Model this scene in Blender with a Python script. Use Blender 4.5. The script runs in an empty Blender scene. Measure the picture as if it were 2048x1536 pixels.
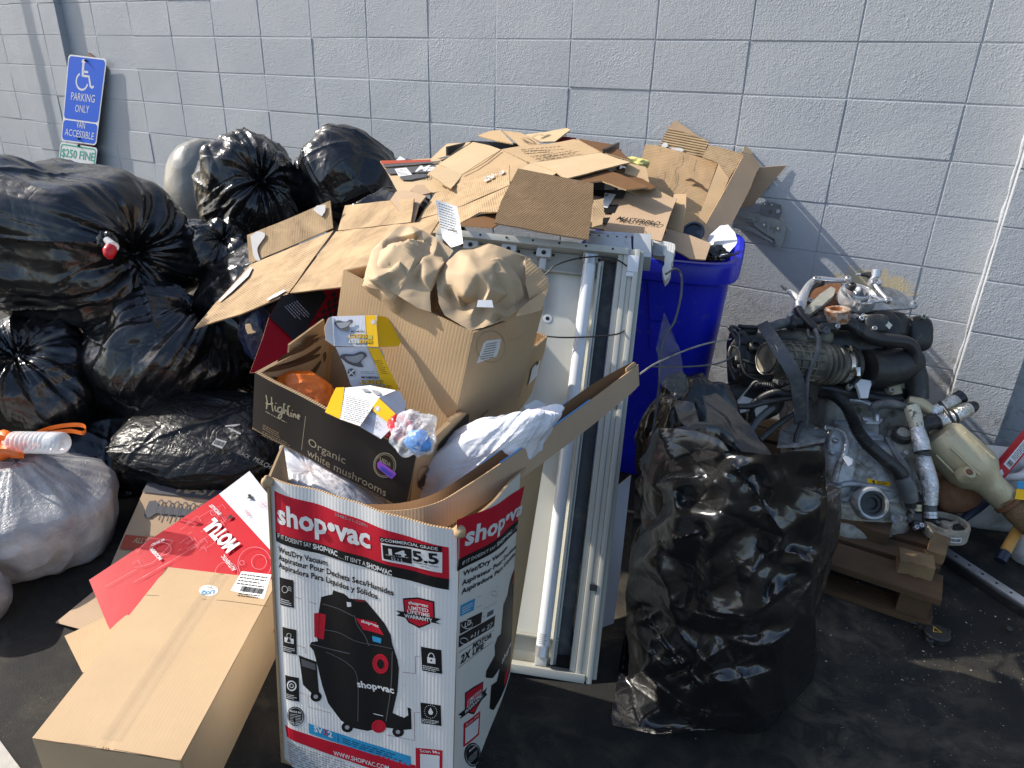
import bpy, bmesh, math, random
import numpy as np
from mathutils import Vector, Matrix

# ------------------------------------------------------------------ camera, light, exposure
SC = bpy.context.scene
COL = SC.collection
CAM = np.array([2.42616, -3.27330, 1.51207])
ROT = np.array([[0.8616163, 0.5069574, 0.0247286],
                [0.2263550, -0.3401887, -0.9127075],
                [-0.4542914, 0.7920012, -0.4078645]])      # rows: right, down, forward
FOC = 1427.54 / 2048.0                                      # focal length in frame widths
cd = bpy.data.cameras.new('camera')
cam = bpy.data.objects.new('camera', cd)
COL.objects.link(cam)
cd.sensor_width = 36.0
cd.lens = 36.0 * FOC
cd.clip_start = 0.05
cd.clip_end = 500.0
cam.matrix_world = Matrix(((ROT[0][0], -ROT[1][0], -ROT[2][0], CAM[0]),
                           (ROT[0][1], -ROT[1][1], -ROT[2][1], CAM[1]),
                           (ROT[0][2], -ROT[1][2], -ROT[2][2], CAM[2]),
                           (0, 0, 0, 1)))
SC.camera = cam

SUN = Vector((-0.80, -0.175, 0.575)).normalized()             # direction towards the sun
sun_el = math.asin(SUN.z)
sun_az = math.atan2(SUN.x, SUN.y)                           # from +Y, clockwise
w = bpy.data.worlds.new('World')
SC.world = w
w.use_nodes = True
nt = w.node_tree
sky = nt.nodes.new('ShaderNodeTexSky')
sky.sky_type = 'NISHITA'
sky.sun_disc = False
sky.sun_elevation = sun_el
sky.sun_rotation = sun_az
sky.air_density = 1.0
sky.dust_density = 1.6
nt.links.new(sky.outputs[0], nt.nodes['Background'].inputs[0])
nt.nodes['Background'].inputs[1].default_value = 0.15
sl = bpy.data.lights.new('sun', 'SUN')
sl.energy = 4.2
sl.angle = math.radians(0.53)
sl.color = (1.0, 0.94, 0.84)
so = bpy.data.objects.new('sun', sl)
COL.objects.link(so)
so.location = SUN * 20
so.rotation_euler = SUN.to_track_quat('Z', 'Y').to_euler()
vs = SC.view_settings
vs.view_transform = 'Standard'
vs.look = 'None'
vs.gamma = 1.0
vs.use_curve_mapping = False
vs.exposure = 0.74
SC.cycles.max_bounces = 6
SC.cycles.transparent_max_bounces = 8

# ------------------------------------------------------------------ survey: a photo pixel (2048 wide) to a place
def ray(u, v):
    return ROT.T @ np.array([(u - 1024) / 1427.54, (v - 768) / 1427.54, 1.0])
def D(u, v, d):
    return CAM + ray(u, v) * d
def onz(u, v, z):
    r = ray(u, v)
    return CAM + r * (z - CAM[2]) / r[2]
def ony(u, v, y):
    r = ray(u, v)
    return CAM + r * (y - CAM[1]) / r[1]
class Pl:
    """a plane through three places; at() meets it with a sight line"""
    def __init__(s, a, b, c):
        s.o = np.array(a, float)
        n = np.cross(np.array(b) - s.o, np.array(c) - s.o)
        n /= np.linalg.norm(n)
        if n @ (CAM - s.o) < 0:
            n = -n
        s.n = n
    def at(s, u, v, off=0.0):
        r = ray(u, v)
        return CAM + r * ((s.n @ (s.o + s.n * off - CAM)) / (s.n @ r))
def PD(a, b, c):
    return Pl(D(*a), D(*b), D(*c))
RNG = random.Random(7)

# ------------------------------------------------------------------ noise (vectorised gradient noise)
_pr = np.random.RandomState(3)
_perm = np.concatenate([_pr.permutation(256)] * 3)
_grad = _pr.normal(size=(256, 3))
_grad /= np.linalg.norm(_grad, axis=1)[:, None]
def pnoise(p):
    p = np.asarray(p, float)
    i = np.floor(p).astype(int)
    f = p - i
    i &= 255
    t = f * f * f * (f * (f * 6 - 15) + 10)
    out = 0
    for dx in (0, 1):
        for dy in (0, 1):
            for dz in (0, 1):
                h = _perm[_perm[_perm[i[:, 0] + dx] + i[:, 1] + dy] + i[:, 2] + dz]
                g = _grad[h]
                d = g[:, 0] * (f[:, 0] - dx) + g[:, 1] * (f[:, 1] - dy) + g[:, 2] * (f[:, 2] - dz)
                wx = t[:, 0] if dx else 1 - t[:, 0]
                wy = t[:, 1] if dy else 1 - t[:, 1]
                wz = t[:, 2] if dz else 1 - t[:, 2]
                out = out + wx * wy * wz * d
    return out
def fbm(p, o=3):
    s = 0
    a = 1.0
    p = np.asarray(p, float)
    for k in range(o):
        s = s + a * pnoise(p + 17.3 * k)
        p = p * 2.03
        a *= 0.5
    return s

# ------------------------------------------------------------------ objects
def setp(o, label=None, cat=None, group=None, kind=None):
    if label: o['label'] = label
    if cat: o['category'] = cat
    if group: o['group'] = group
    if kind: o['kind'] = kind
    return o
def thing(name, label, cat, loc, group=None):
    o = bpy.data.objects.new(name, None)
    o.empty_display_size = 0.05
    COL.objects.link(o)
    o.location = Vector(loc)
    o['base'] = 1
    return setp(o, label, cat, group)
def adopt(o, parent):
    if parent is not None:
        o.parent = parent
        if parent.type == 'EMPTY':
            o.matrix_parent_inverse = Matrix.Translation(-parent.location)
    return o
def mesh(name, vs_, fs_, mat, parent=None, smooth=False, uv=None, mats=None, midx=None, auto=None):
    me = bpy.data.meshes.new(name)
    me.from_pydata([tuple(map(float, v)) for v in vs_], [], [tuple(f) for f in fs_])
    for m in (mats or [mat]):
        me.materials.append(m)
    if midx is not None:
        me.polygons.foreach_set('material_index', midx)
    if smooth:
        me.polygons.foreach_set('use_smooth', [True] * len(me.polygons))
    if uv is not None:
        l = me.uv_layers.new(name='UVMap')
        idx = np.empty(len(me.loops), int)
        me.loops.foreach_get('vertex_index', idx)
        l.data.foreach_set('uv', np.asarray(uv, float)[idx].ravel())
    if auto is not None:
        me.polygons.foreach_set('use_smooth', [True] * len(me.polygons))
        try:
            me.set_sharp_from_angle(angle=math.radians(auto))
        except Exception:
            pass
    me.update()
    o = bpy.data.objects.new(name, me)
    COL.objects.link(o)
    if parent is None:
        a = np.array([v.co[:] for v in me.vertices])
        c = Vector(((a[:, 0].min() + a[:, 0].max()) / 2, (a[:, 1].min() + a[:, 1].max()) / 2, a[:, 2].min()))
        me.transform(Matrix.Translation(-c))
        o.location = c
    return adopt(o, parent)
def bm_obj(name, bm, mat, parent=None, auto=None, mats=None):
    bmesh.ops.recalc_face_normals(bm, faces=bm.faces)
    bm.verts.index_update()
    V = [v.co[:] for v in bm.verts]
    F = [[v.index for v in f.verts] for f in bm.faces]
    mi = [f.material_index for f in bm.faces]
    bm.free()
    return mesh(name, V, F, mat, parent, auto=auto, mats=mats, midx=mi if mats else None)
def axes(z, up=(0, 0, 1)):
    z = np.array(z, float); z /= np.linalg.norm(z)
    up = np.array(up, float)
    if abs(z @ up) > 0.98:
        up = np.array([1.0, 0, 0])
    x = np.cross(up, z); x /= np.linalg.norm(x)
    return x, np.cross(z, x), z
def crom(pts, n=6):
    """Catmull-Rom through points (any width of row)"""
    P = [np.array(p, float) for p in pts]
    if len(P) < 3:
        return np.array([P[0] + (P[-1] - P[0]) * t for t in np.linspace(0, 1, n + 1)])
    P = [2 * P[0] - P[1]] + P + [2 * P[-1] - P[-2]]
    out = []
    for i in range(1, len(P) - 2):
        for t in np.linspace(0, 1, n, endpoint=False):
            a, b, c, d = P[i - 1:i + 3]
            out.append(0.5 * (2 * b + (c - a) * t + (2 * a - 5 * b + 4 * c - d) * t * t + (3 * b - 3 * c + d - a) * t ** 3))
    out.append(P[-2])
    return np.array(out)
def tube_vf(path, rad, n=10, cap=True, flat=1.0, rib=None):
    path = np.asarray(path, float)
    m = len(path)
    rad = np.ones(m) * rad if np.isscalar(rad) else np.interp(np.linspace(0, 1, m), np.linspace(0, 1, len(rad)), rad)
    if rib:
        s = np.concatenate([[0], np.cumsum(np.linalg.norm(np.diff(path, axis=0), axis=1))])
        rad = rad * (1 + rib[1] * np.sin(2 * np.pi * s / rib[0]))
    T = np.gradient(path, axis=0)
    T /= np.linalg.norm(T, axis=1)[:, None] + 1e-12
    x, y, _ = axes(T[0])
    V, F = [], []
    for i in range(m):
        x = x - T[i] * (x @ T[i]); x /= np.linalg.norm(x)
        y = np.cross(T[i], x)
        for k in range(n):
            a = 2 * math.pi * k / n
            V.append(path[i] + rad[i] * (math.cos(a) * x + flat * math.sin(a) * y))
    for i in range(m - 1):
        for k in range(n):
            F.append((i * n + k, i * n + (k + 1) % n, (i + 1) * n + (k + 1) % n, (i + 1) * n + k))
    if cap:
        F.append(tuple(range(n))[::-1])
        F.append(tuple((m - 1) * n + k for k in range(n)))
    return V, F
def tube(name, pts, rad, mat, parent=None, n=10, seg=6, cap=True, flat=1.0, rib=None, straight=False):
    path = np.asarray(pts, float) if straight else crom(pts, seg)
    if rib:                                                   # fine rings want a fine path
        L = np.sum(np.linalg.norm(np.diff(path, axis=0), axis=1))
        k = min(320, max(8, int(L / rib[0] * 4)))
        s = np.concatenate([[0], np.cumsum(np.linalg.norm(np.diff(path, axis=0), axis=1))])
        t = np.linspace(0, s[-1], k)
        path = np.stack([np.interp(t, s, path[:, j]) for j in range(3)], 1)
    V, F = tube_vf(path, rad, n, cap, flat, rib)
    return mesh(name, V, F, mat, parent, auto=50)
def lathe(name, p, axis, prof, mat, parent=None, n=28, auto=35, up=(0, 0, 1), closed=True, sx=1.0):
    """prof: (distance along axis, radius)"""
    x, y, z = axes(axis, up)
    p = np.array(p, float)
    V, F = [], []
    for t, r in prof:
        for k in range(n):
            a = 2 * math.pi * k / n
            V.append(p + z * t + r * (sx * math.cos(a) * x + math.sin(a) * y))
    m = len(prof)
    for i in range(m - 1):
        for k in range(n):
            F.append((i * n + k, i * n + (k + 1) % n, (i + 1) * n + (k + 1) % n, (i + 1) * n + k))
    if closed:
        F.append(tuple(range(n))[::-1])
        F.append(tuple((m - 1) * n + k for k in range(n)))
    return mesh(name, V, F, mat, parent, auto=auto)
def box(name, o, x, y, z, mat, parent=None, bev=0.0, uvs=True):
    """a box from corner o with edge vectors x y z"""
    o, x, y, z = (np.array(q, float) for q in (o, x, y, z))
    bm = bmesh.new()
    c = [bm.verts.new(o + x * i + y * j + z * k) for k in (0, 1) for j in (0, 1) for i in (0, 1)]
    for f in ((0, 2, 3, 1), (4, 5, 7, 6), (0, 1, 5, 4), (2, 6, 7, 3), (0, 4, 6, 2), (1, 3, 7, 5)):
        bm.faces.new([c[i] for i in f])
    if bev:
        bmesh.ops.bevel(bm, geom=list(bm.edges), offset=bev, segments=2, affect='EDGES', profile=0.6)
    return bm_obj(name, bm, mat, parent, auto=40)
def plate(name, o, x, y, outer, holes, th, mat, parent=None, bev=0.0):
    """a flat plate in the frame o,x,y (normal x cross y, front at +th) with round or drawn holes"""
    cu = bpy.data.curves.new('tmp', 'CURVE')
    cu.dimensions = '2D'
    cu.fill_mode = 'BOTH'
    cu.extrude = th / 2
    cu.bevel_depth = bev
    cu.bevel_resolution = 1
    def add(pts):
        s = cu.splines.new('POLY')
        s.points.add(len(pts) - 1)
        for q, pt in zip(s.points, pts):
            q.co = (pt[0], pt[1], 0, 1)
        s.use_cyclic_u = True
    add(outer)
    for h in holes:
        if len(h) == 3 and np.isscalar(h[0]):
            h = [(h[0] + h[2] * math.cos(a), h[1] + h[2] * math.sin(a)) for a in np.linspace(0, 2 * math.pi, 18, endpoint=False)]
        add(h)
    ob = bpy.data.objects.new('tmp', cu)
    me = bpy.data.meshes.new_from_object(ob)
    bpy.data.objects.remove(ob)
    bpy.data.curves.remove(cu)
    x = np.array(x, float); x /= np.linalg.norm(x)
    z = np.cross(x, np.array(y, float)); z /= np.linalg.norm(z)
    y = np.cross(z, x)
    o = np.array(o, float)
    V = [o + x * v.co.x + y * v.co.y + z * (v.co.z + th / 2) for v in me.vertices]
    F = [tuple(p.vertices) for p in me.polygons]
    bpy.data.meshes.remove(me)
    return mesh(name, V, F, mat, parent, auto=35)
# ------------------------------------------------------------------ materials
class N:
    """a small node-tree writer"""
    def __init__(s, name):
        s.m = bpy.data.materials.new(name)
        s.m.use_nodes = True
        s.t = s.m.node_tree
        s.b = s.t.nodes['Principled BSDF']
        s.tc = s.t.nodes.new('ShaderNodeTexCoord')
    def n(s, typ, **kw):
        nd = s.t.nodes.new('ShaderNode' + typ)
        for k, v in kw.items():
            if k[0] == '_':
                nd.inputs[k[1:].replace('_', ' ')].default_value = v
            else:
                setattr(nd, k, v)
        return nd
    def l(s, a, b):
        s.t.links.new(a, b)
    def co(s, which='Object', scale=(1, 1, 1), rot=(0, 0, 0)):
        mp = s.n('Mapping')
        mp.inputs['Scale'].default_value = scale
        mp.inputs['Rotation'].default_value = rot
        s.l(s.tc.outputs[which], mp.inputs[0])
        return mp.outputs[0]
    def noise(s, co, scale, detail=3, rough=0.55, dist=0.0):
        nd = s.n('TexNoise')
        nd.inputs['Scale'].default_value = scale
        nd.inputs['Detail'].default_value = detail
        nd.inputs['Roughness'].default_value = rough
        nd.inputs['Distortion'].default_value = dist
        s.l(co, nd.inputs['Vector'])
        return nd.outputs['Fac']
    def ramp(s, f, stops):
        r = s.n('ValToRGB')
        e = r.color_ramp.elements
        while len(e) < len(stops):
            e.new(0.5)
        for k, (p, c) in enumerate(stops):
            e[k].position = p
            e[k].color = (c, c, c, 1) if np.isscalar(c) else (*c, 1)
        s.l(f, r.inputs[0])
        return r.outputs[0]
    def mix(s, f, a, b, blend='MIX'):
        x = s.n('Mix', data_type='RGBA', blend_type=blend)
        for sock, val in ((x.inputs[0], f), (x.inputs[6], a), (x.inputs[7], b)):
            if hasattr(val, 'links'):
                s.l(val, sock)
            elif np.isscalar(val):
                sock.default_value = val
            else:
                sock.default_value = (*val, 1)
        return x.outputs[2]
    def math(s, op, a, b=0.0, clamp=False):
        x = s.n('Math', operation=op, use_clamp=clamp)
        for sock, val in ((x.inputs[0], a), (x.inputs[1], b)):
            if hasattr(val, 'links'):
                s.l(val, sock)
            else:
                sock.default_value = val
        return x.outputs[0]
    def bump(s, h, dist=0.002, strength=0.6, prev=None):
        b = s.n('Bump')
        b.inputs['Strength'].default_value = strength
        b.inputs['Distance'].default_value = dist
        s.l(h, b.inputs['Height'])
        if prev is not None:
            s.l(prev, b.inputs['Normal'])
        return b.outputs[0]
    def set(s, **kw):
        for k, v in kw.items():
            sock = s.b.inputs[k.replace('_', ' ')]
            if hasattr(v, 'links'):
                s.l(v, sock)
            elif isinstance(v, tuple) and len(v) == 3 and sock.type == 'RGBA':
                sock.default_value = (*v, 1)
            else:
                sock.default_value = v
        return s
def plain(name, col, rough=0.5, metal=0.0, var=0.12, scale=30, bump=0.0, bscale=200, spec=0.5, dirt=None, dscale=9, dthr=(0.5, 0.68), coat=0.0):
    m = N(name)
    co = m.co()
    f = m.noise(co, scale, 4)
    a = tuple(c * (1 - var) for c in col)
    b = tuple(min(1, c * (1 + var)) for c in col)
    c = m.mix(f, a, b)
    r = m.math('ADD', m.math('MULTIPLY', m.noise(co, scale * 2.3, 3), 0.22), rough - 0.11, True)
    if dirt is not None:
        d = m.ramp(m.noise(co, dscale, 6, 0.65, 0.3), [(dthr[0], 0.0), (dthr[1], 1.0)])
        c = m.mix(d, c, dirt)
    m.set(Base_Color=c, Roughness=r, Metallic=metal, Specular_IOR_Level=spec)
    if bump:
        m.set(Normal=m.bump(m.noise(co, bscale, 4), bump, 0.7))
    if coat:
        m.set(Coat_Weight=coat, Coat_Roughness=0.15)
    return m.m
MAT = {}

# --- painted block wall: bumpy thick paint, grime, pits
def wall_paint():
    m = N('wall_paint')
    g = m.n('NewGeometry')
    co = g.outputs['Position']
    fine = m.noise(co, 150, 3, 0.6)
    mid = m.noise(co, 42, 4, 0.6)
    big = m.noise(co, 2.2, 4, 0.6)
    c = m.mix(m.ramp(big, [(0.3, 0.0), (0.7, 1.0)]), (0.335, 0.355, 0.385), (0.40, 0.415, 0.435))
    # grime gathers towards the foot of the wall
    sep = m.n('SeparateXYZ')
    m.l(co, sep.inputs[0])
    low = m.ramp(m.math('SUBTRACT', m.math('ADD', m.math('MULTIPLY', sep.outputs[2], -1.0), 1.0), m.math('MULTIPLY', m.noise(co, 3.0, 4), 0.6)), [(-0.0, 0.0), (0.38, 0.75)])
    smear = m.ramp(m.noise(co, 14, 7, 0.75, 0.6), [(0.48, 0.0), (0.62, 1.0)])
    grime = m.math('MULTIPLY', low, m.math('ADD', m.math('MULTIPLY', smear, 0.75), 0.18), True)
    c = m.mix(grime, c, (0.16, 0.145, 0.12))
    sc2 = m.ramp(m.noise(co, 6.0, 8, 0.8, 1.2), [(0.66, 0.0), (0.74, 1.0)])
    c = m.mix(m.math('MULTIPLY', sc2, 0.30), c, (0.20, 0.19, 0.18))
    # rust-yellow smear beside the engine
    st = m.n('Mapping')
    st.inputs['Location'].default_value = (-2.28, 0, -0.72)
    m.l(co, st.inputs[0])
    s2 = m.n('Mapping')
    s2.inputs['Scale'].default_value = (3.1, 0.0, 10.0)
    m.l(st.outputs[0], s2.inputs[0])
    ln = m.n('VectorMath', operation='LENGTH')
    m.l(s2.outputs[0], ln.inputs[0])
    stain = m.ramp(m.math('ADD', ln.outputs['Value'], m.math('MULTIPLY', m.noise(co, 25, 4), 0.9)), [(0.80, 0.9), (1.5, 0.0)])
    c = m.mix(stain, c, (0.52, 0.43, 0.26))
    # dark pits and flecks
    v = m.n('TexVoronoi')
    v.inputs['Scale'].default_value = 34
    m.l(co, v.inputs['Vector'])
    pit = m.ramp(m.math('ADD', v.outputs['Distance'], m.math('MULTIPLY', m.ramp(m.noise(co, 9, 3), [(0.42, 1.0), (0.62, 0.0)]), 0.3)), [(0.045, 1.0), (0.075, 0.0)])
    c = m.mix(m.math('MULTIPLY', pit, 0.8), c, (0.06, 0.06, 0.06))
    v2 = m.n('TexVoronoi')
    v2.inputs['Scale'].default_value = 95
    m.l(co, v2.inputs['Vector'])
    blob = m.ramp(v2.outputs['Distance'], [(0.0, 1.0), (0.55, 0.0)])
    patch = m.ramp(m.noise(co, 5.5, 3), [(0.45, 0.0), (0.7, 1.0)])
    h = m.math('ADD', m.math('MULTIPLY', fine, 0.55), m.math('MULTIPLY', mid, 0.5))
    h = m.math('ADD', h, m.math('MULTIPLY', m.math('MULTIPLY', blob, patch), 0.35))
    h = m.math('SUBTRACT', h, m.math('MULTIPLY', pit, 0.9))
    m.set(Base_Color=c, Roughness=0.55, Specular_IOR_Level=0.35, Normal=m.bump(h, 0.0042, 0.8))
    return m.m
MAT['wall'] = wall_paint()

# --- oily asphalt with dust trails and grit
def asphalt():
    m = N('asphalt')
    co = m.n('NewGeometry').outputs['Position']
    a = m.noise(co, 2.2, 6, 0.62, 0.6)
    b = m.noise(co, 9, 7, 0.7, 0.9)
    f = m.noise(co, 420, 3, 0.7)
    c = m.mix(m.ramp(f, [(0.3, 0.0), (0.75, 1.0)]), (0.009, 0.009, 0.009), (0.056, 0.053, 0.048))
    dust = m.math('MULTIPLY', m.ramp(a, [(0.42, 0.0), (0.60, 1.0)]), m.ramp(b, [(0.40, 0.05), (0.62, 1.0)]))
    c = m.mix(m.math('MULTIPLY', dust, 0.8), c, (0.165, 0.135, 0.095))
    red = m.math('MULTIPLY', m.ramp(m.noise(co, 4.2, 5, 0.6, 0.4), [(0.52, 0.0), (0.7, 1.0)]), m.ramp(f, [(0.5, 0.0), (0.7, 1.0)]))
    c = m.mix(m.math('MULTIPLY', red, 0.5), c, (0.085, 0.05, 0.035))
    v = m.n('TexVoronoi')
    v.inputs['Scale'].default_value = 130
    m.l(co, v.inputs['Vector'])
    sp = m.math('MULTIPLY', m.ramp(v.outputs['Distance'], [(0.10, 1.0), (0.16, 0.0)]), m.ramp(m.noise(co, 6, 4), [(0.55, 0.0), (0.62, 1.0)]))
    c = m.mix(m.math('MULTIPLY', sp, 0.6), c, (0.36, 0.34, 0.30))
    oil = m.ramp(m.noise(co, 1.6, 5, 0.6, 0.5), [(0.42, 0.0), (0.58, 1.0)])
    c = m.mix(m.math('MULTIPLY', oil, 0.55), c, (0.009, 0.009, 0.009))
    r = m.math('SUBTRACT', 0.82, m.math('MULTIPLY', oil, 0.22))
    h = m.math('ADD', f, m.math('MULTIPLY', b, 0.8))
    m.set(Base_Color=c, Roughness=r, Specular_IOR_Level=0.22, Normal=m.bump(h, 0.005, 0.9))
    return m.m
MAT['asphalt'] = asphalt()

# --- corrugated board; UV is in metres, flutes run along V (rot turns them)
def board(name, base=(0.47, 0.325, 0.185), dirt=0.0, dcol=(0.10, 0.065, 0.035), flute=0.35, rot=0.0, wet=0.0, scuff=0.25, pitch=0.0075, bumpd=0.0011):
    m = N(name)
    uv = m.co('UV', (1, 1, 1), (0, 0, rot))
    ob = m.tc.outputs['Object']
    w_ = m.n('TexWave', wave_type='BANDS', bands_direction='X', wave_profile='SIN')
    w_.inputs['Scale'].default_value = 0.314 / pitch
    w_.inputs['Distortion'].default_value = 0.6
    w_.inputs['Detail'].default_value = 1.0
    w_.inputs['Detail Scale'].default_value = 0.4
    m.l(uv, w_.inputs['Vector'])
    wf = w_.outputs['Fac']
    mp = m.n('Mapping')
    mp.inputs['Scale'].default_value = (260, 22, 1)
    m.l(uv, mp.inputs[0])
    fib = m.noise(mp.outputs[0], 1.0, 3, 0.6)
    big = m.noise(ob, 5, 4, 0.6)
    c = m.mix(big, tuple(x * 0.86 for x in base), tuple(min(1, x * 1.12) for x in base))
    c = m.mix(m.math('MULTIPLY', fib, 0.22), c, tuple(x * 0.6 for x in base))
    c = m.mix(m.math('MULTIPLY', m.math('MULTIPLY', wf, m.ramp(m.noise(ob, 7, 3), [(0.3, 0.25), (0.7, 1.0)])), 0.35 * flute), c, tuple(x * 0.62 for x in base))
    sc = m.ramp(m.noise(ob, 30, 7, 0.75, 0.8), [(0.60, 0.0), (0.70, 1.0)])
    c = m.mix(m.math('MULTIPLY', sc, scuff), c, tuple(x * 0.45 for x in base))
    if dirt:
        d = m.ramp(m.noise(ob, 8, 6, 0.7, 0.5), [(0.62 - 0.42 * dirt, 0.0), (0.86 - 0.35 * dirt, 1.0)])
        e = m.ramp(m.math('ADD', m.math('MULTIPLY', fib, 0.6), m.math('MULTIPLY', wf, 0.4)), [(0.25, 0.25), (0.7, 1.0)])
        c = m.mix(m.math('MULTIPLY', m.math('MULTIPLY', d, e), 0.85), c, dcol)
    h = m.math('ADD', m.math('MULTIPLY', wf, 0.6 * flute), m.math('MULTIPLY', m.noise(ob, 26, 4), 0.9))
    h = m.math('ADD', h, m.math('MULTIPLY', fib, 0.12))
    m.set(Base_Color=c, Roughness=0.82, Specular_IOR_Level=0.2, Normal=m.bump(h, bumpd, 0.8))
    return m.m
MAT['kraft'] = board('kraft_board')
MAT['kraft_box'] = board('smooth_kraft_board', base=(0.49, 0.345, 0.205), flute=0.25, scuff=0.10, pitch=0.009, bumpd=0.0005)
MAT['kraft_flute'] = board('fluted_kraft_board', base=(0.45, 0.31, 0.175), flute=0.34, scuff=0.14, pitch=0.0085)
MAT['kraft_dirty'] = board('dirty_board', dirt=0.55, flute=0.9, scuff=0.35)
MAT['kraft_stained'] = board('oil_stained_board', base=(0.30, 0.195, 0.105), dirt=1.2, dcol=(0.055, 0.036, 0.02), flute=1.2, scuff=0.5)
MAT['kraft_pale'] = board('pale_board', base=(0.53, 0.39, 0.235), flute=0.5, scuff=0.2)
MAT['kraft_tan'] = board('tan_board', base=(0.44, 0.31, 0.20), flute=0.35, scuff=0.15)
MAT['kraft_tape'] = board('creased_taped_board', base=(0.45, 0.30, 0.165), flute=1.3, scuff=0.2, pitch=0.011, bumpd=0.0022, rot=1.5708)
MAT['ribbed'] = board('bare_fluting', base=(0.50, 0.35, 0.20), flute=3.0, scuff=0.3, pitch=0.0105, bumpd=0.003, rot=1.5708, dirt=0.25)
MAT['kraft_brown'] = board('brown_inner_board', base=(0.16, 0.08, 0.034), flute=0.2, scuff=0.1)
MAT['edge'] = board('board_edge', base=(0.40, 0.27, 0.15), flute=2.2, pitch=0.006, scuff=0.5)

def paper(name, base, rough=0.7, flute=0.3, crease=0.002, spec=0.25):
    m = N(name)
    uv = m.co('UV')
    ob = m.tc.outputs['Object']
    w_ = m.n('TexWave', wave_type='BANDS', bands_direction='X', wave_profile='SIN')
    w_.inputs['Scale'].default_value = 0.314 / 0.008
    w_.inputs['Distortion'].default_value = 0.5
    m.l(uv, w_.inputs['Vector'])
    big = m.noise(ob, 6, 5, 0.65)
    c = m.mix(big, tuple(x * 0.88 for x in base), tuple(min(1, x * 1.06) for x in base))
    sc = m.ramp(m.noise(ob, 38, 7, 0.75, 0.8), [(0.60, 0.0), (0.72, 1.0)])
    c = m.mix(m.math('MULTIPLY', sc, 0.22), c, tuple(x * 0.5 for x in base))
    h = m.math('ADD', m.math('MULTIPLY', w_.outputs['Fac'], 0.6 * flute), m.math('MULTIPLY', m.noise(ob, 14, 5), 0.9))
    m.set(Base_Color=c, Roughness=rough, Specular_IOR_Level=spec, Normal=m.bump(h, crease, 0.8))
    return m.m
MAT['white_print'] = paper('white_printed_board', (0.68, 0.67, 0.655), 0.5, 0.5, 0.0007)
MAT['cream_print'] = paper('cream_printed_board', (0.66, 0.64, 0.58), 0.5, 0.3)
MAT['red_gloss'] = paper('red_glossy_board', (0.46, 0.004, 0.014), 0.42, 0.0, 0.0005, 0.14)
MAT['grey_card'] = paper('pale_grey_card', (0.56, 0.57, 0.62), 0.4, 0.1)
MAT['label'] = paper('white_label_paper', (0.72, 0.72, 0.71), 0.55, 0.0, 0.0005)
MAT['yellow_card'] = paper('yellow_card', (0.80, 0.46, 0.01), 0.4, 0.0, 0.0008)
MAT['black_card'] = paper('black_card', (0.022, 0.019, 0.017), 0.55, 0.3, 0.001)
MAT['charcoal_card'] = paper('charcoal_printed_board', (0.034, 0.027, 0.023), 0.6, 0.1, 0.0006)
MAT['red_card'] = paper('dark_red_card', (0.22, 0.004, 0.012), 0.5, 0.0, 0.0005, 0.1)

def ink(name, col, rough=0.55):
    m = N(name)
    f = m.ramp(m.noise(m.tc.outputs['Object'], 60, 6, 0.75, 0.6), [(0.3, 1.0), (0.9, 0.86)])
    x = m.n('Mix', data_type='RGBA', blend_type='MULTIPLY')
    x.inputs[0].default_value = 1.0
    x.inputs[6].default_value = (*col, 1)
    m.l(f, x.inputs[7])
    m.set(Base_Color=x.outputs[2], Roughness=rough, Specular_IOR_Level=0.2)
    return m.m
INK = {}
for nm, c in dict(black=(0.010, 0.010, 0.011), white=(0.68, 0.68, 0.67), red=(0.50, 0.012, 0.03), blue=(0.03, 0.28, 0.52), grey=(0.10, 0.10, 0.105),
                  kraft=(0.46, 0.33, 0.20), khaki=(0.42, 0.35, 0.24), slate=(0.085, 0.085, 0.095), brown=(0.10, 0.055, 0.03), purple=(0.36, 0.10, 0.60), brick=(0.34, 0.06, 0.03),
                  yellow=(0.80, 0.46, 0.01), midgrey=(0.28, 0.28, 0.30), skyblue=(0.12, 0.36, 0.70), maroon=(0.20, 0.015, 0.02), signblue=(0.018, 0.115, 0.62), ash=(0.52, 0.51, 0.50), green=(0.05, 0.36, 0.24), dark=(0.045, 0.03, 0.02), pink=(0.62, 0.25, 0.28), olive=(0.50, 0.42, 0.08)).items():
    INK[c if False else nm] = ink(nm + '_ink', c)

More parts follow.
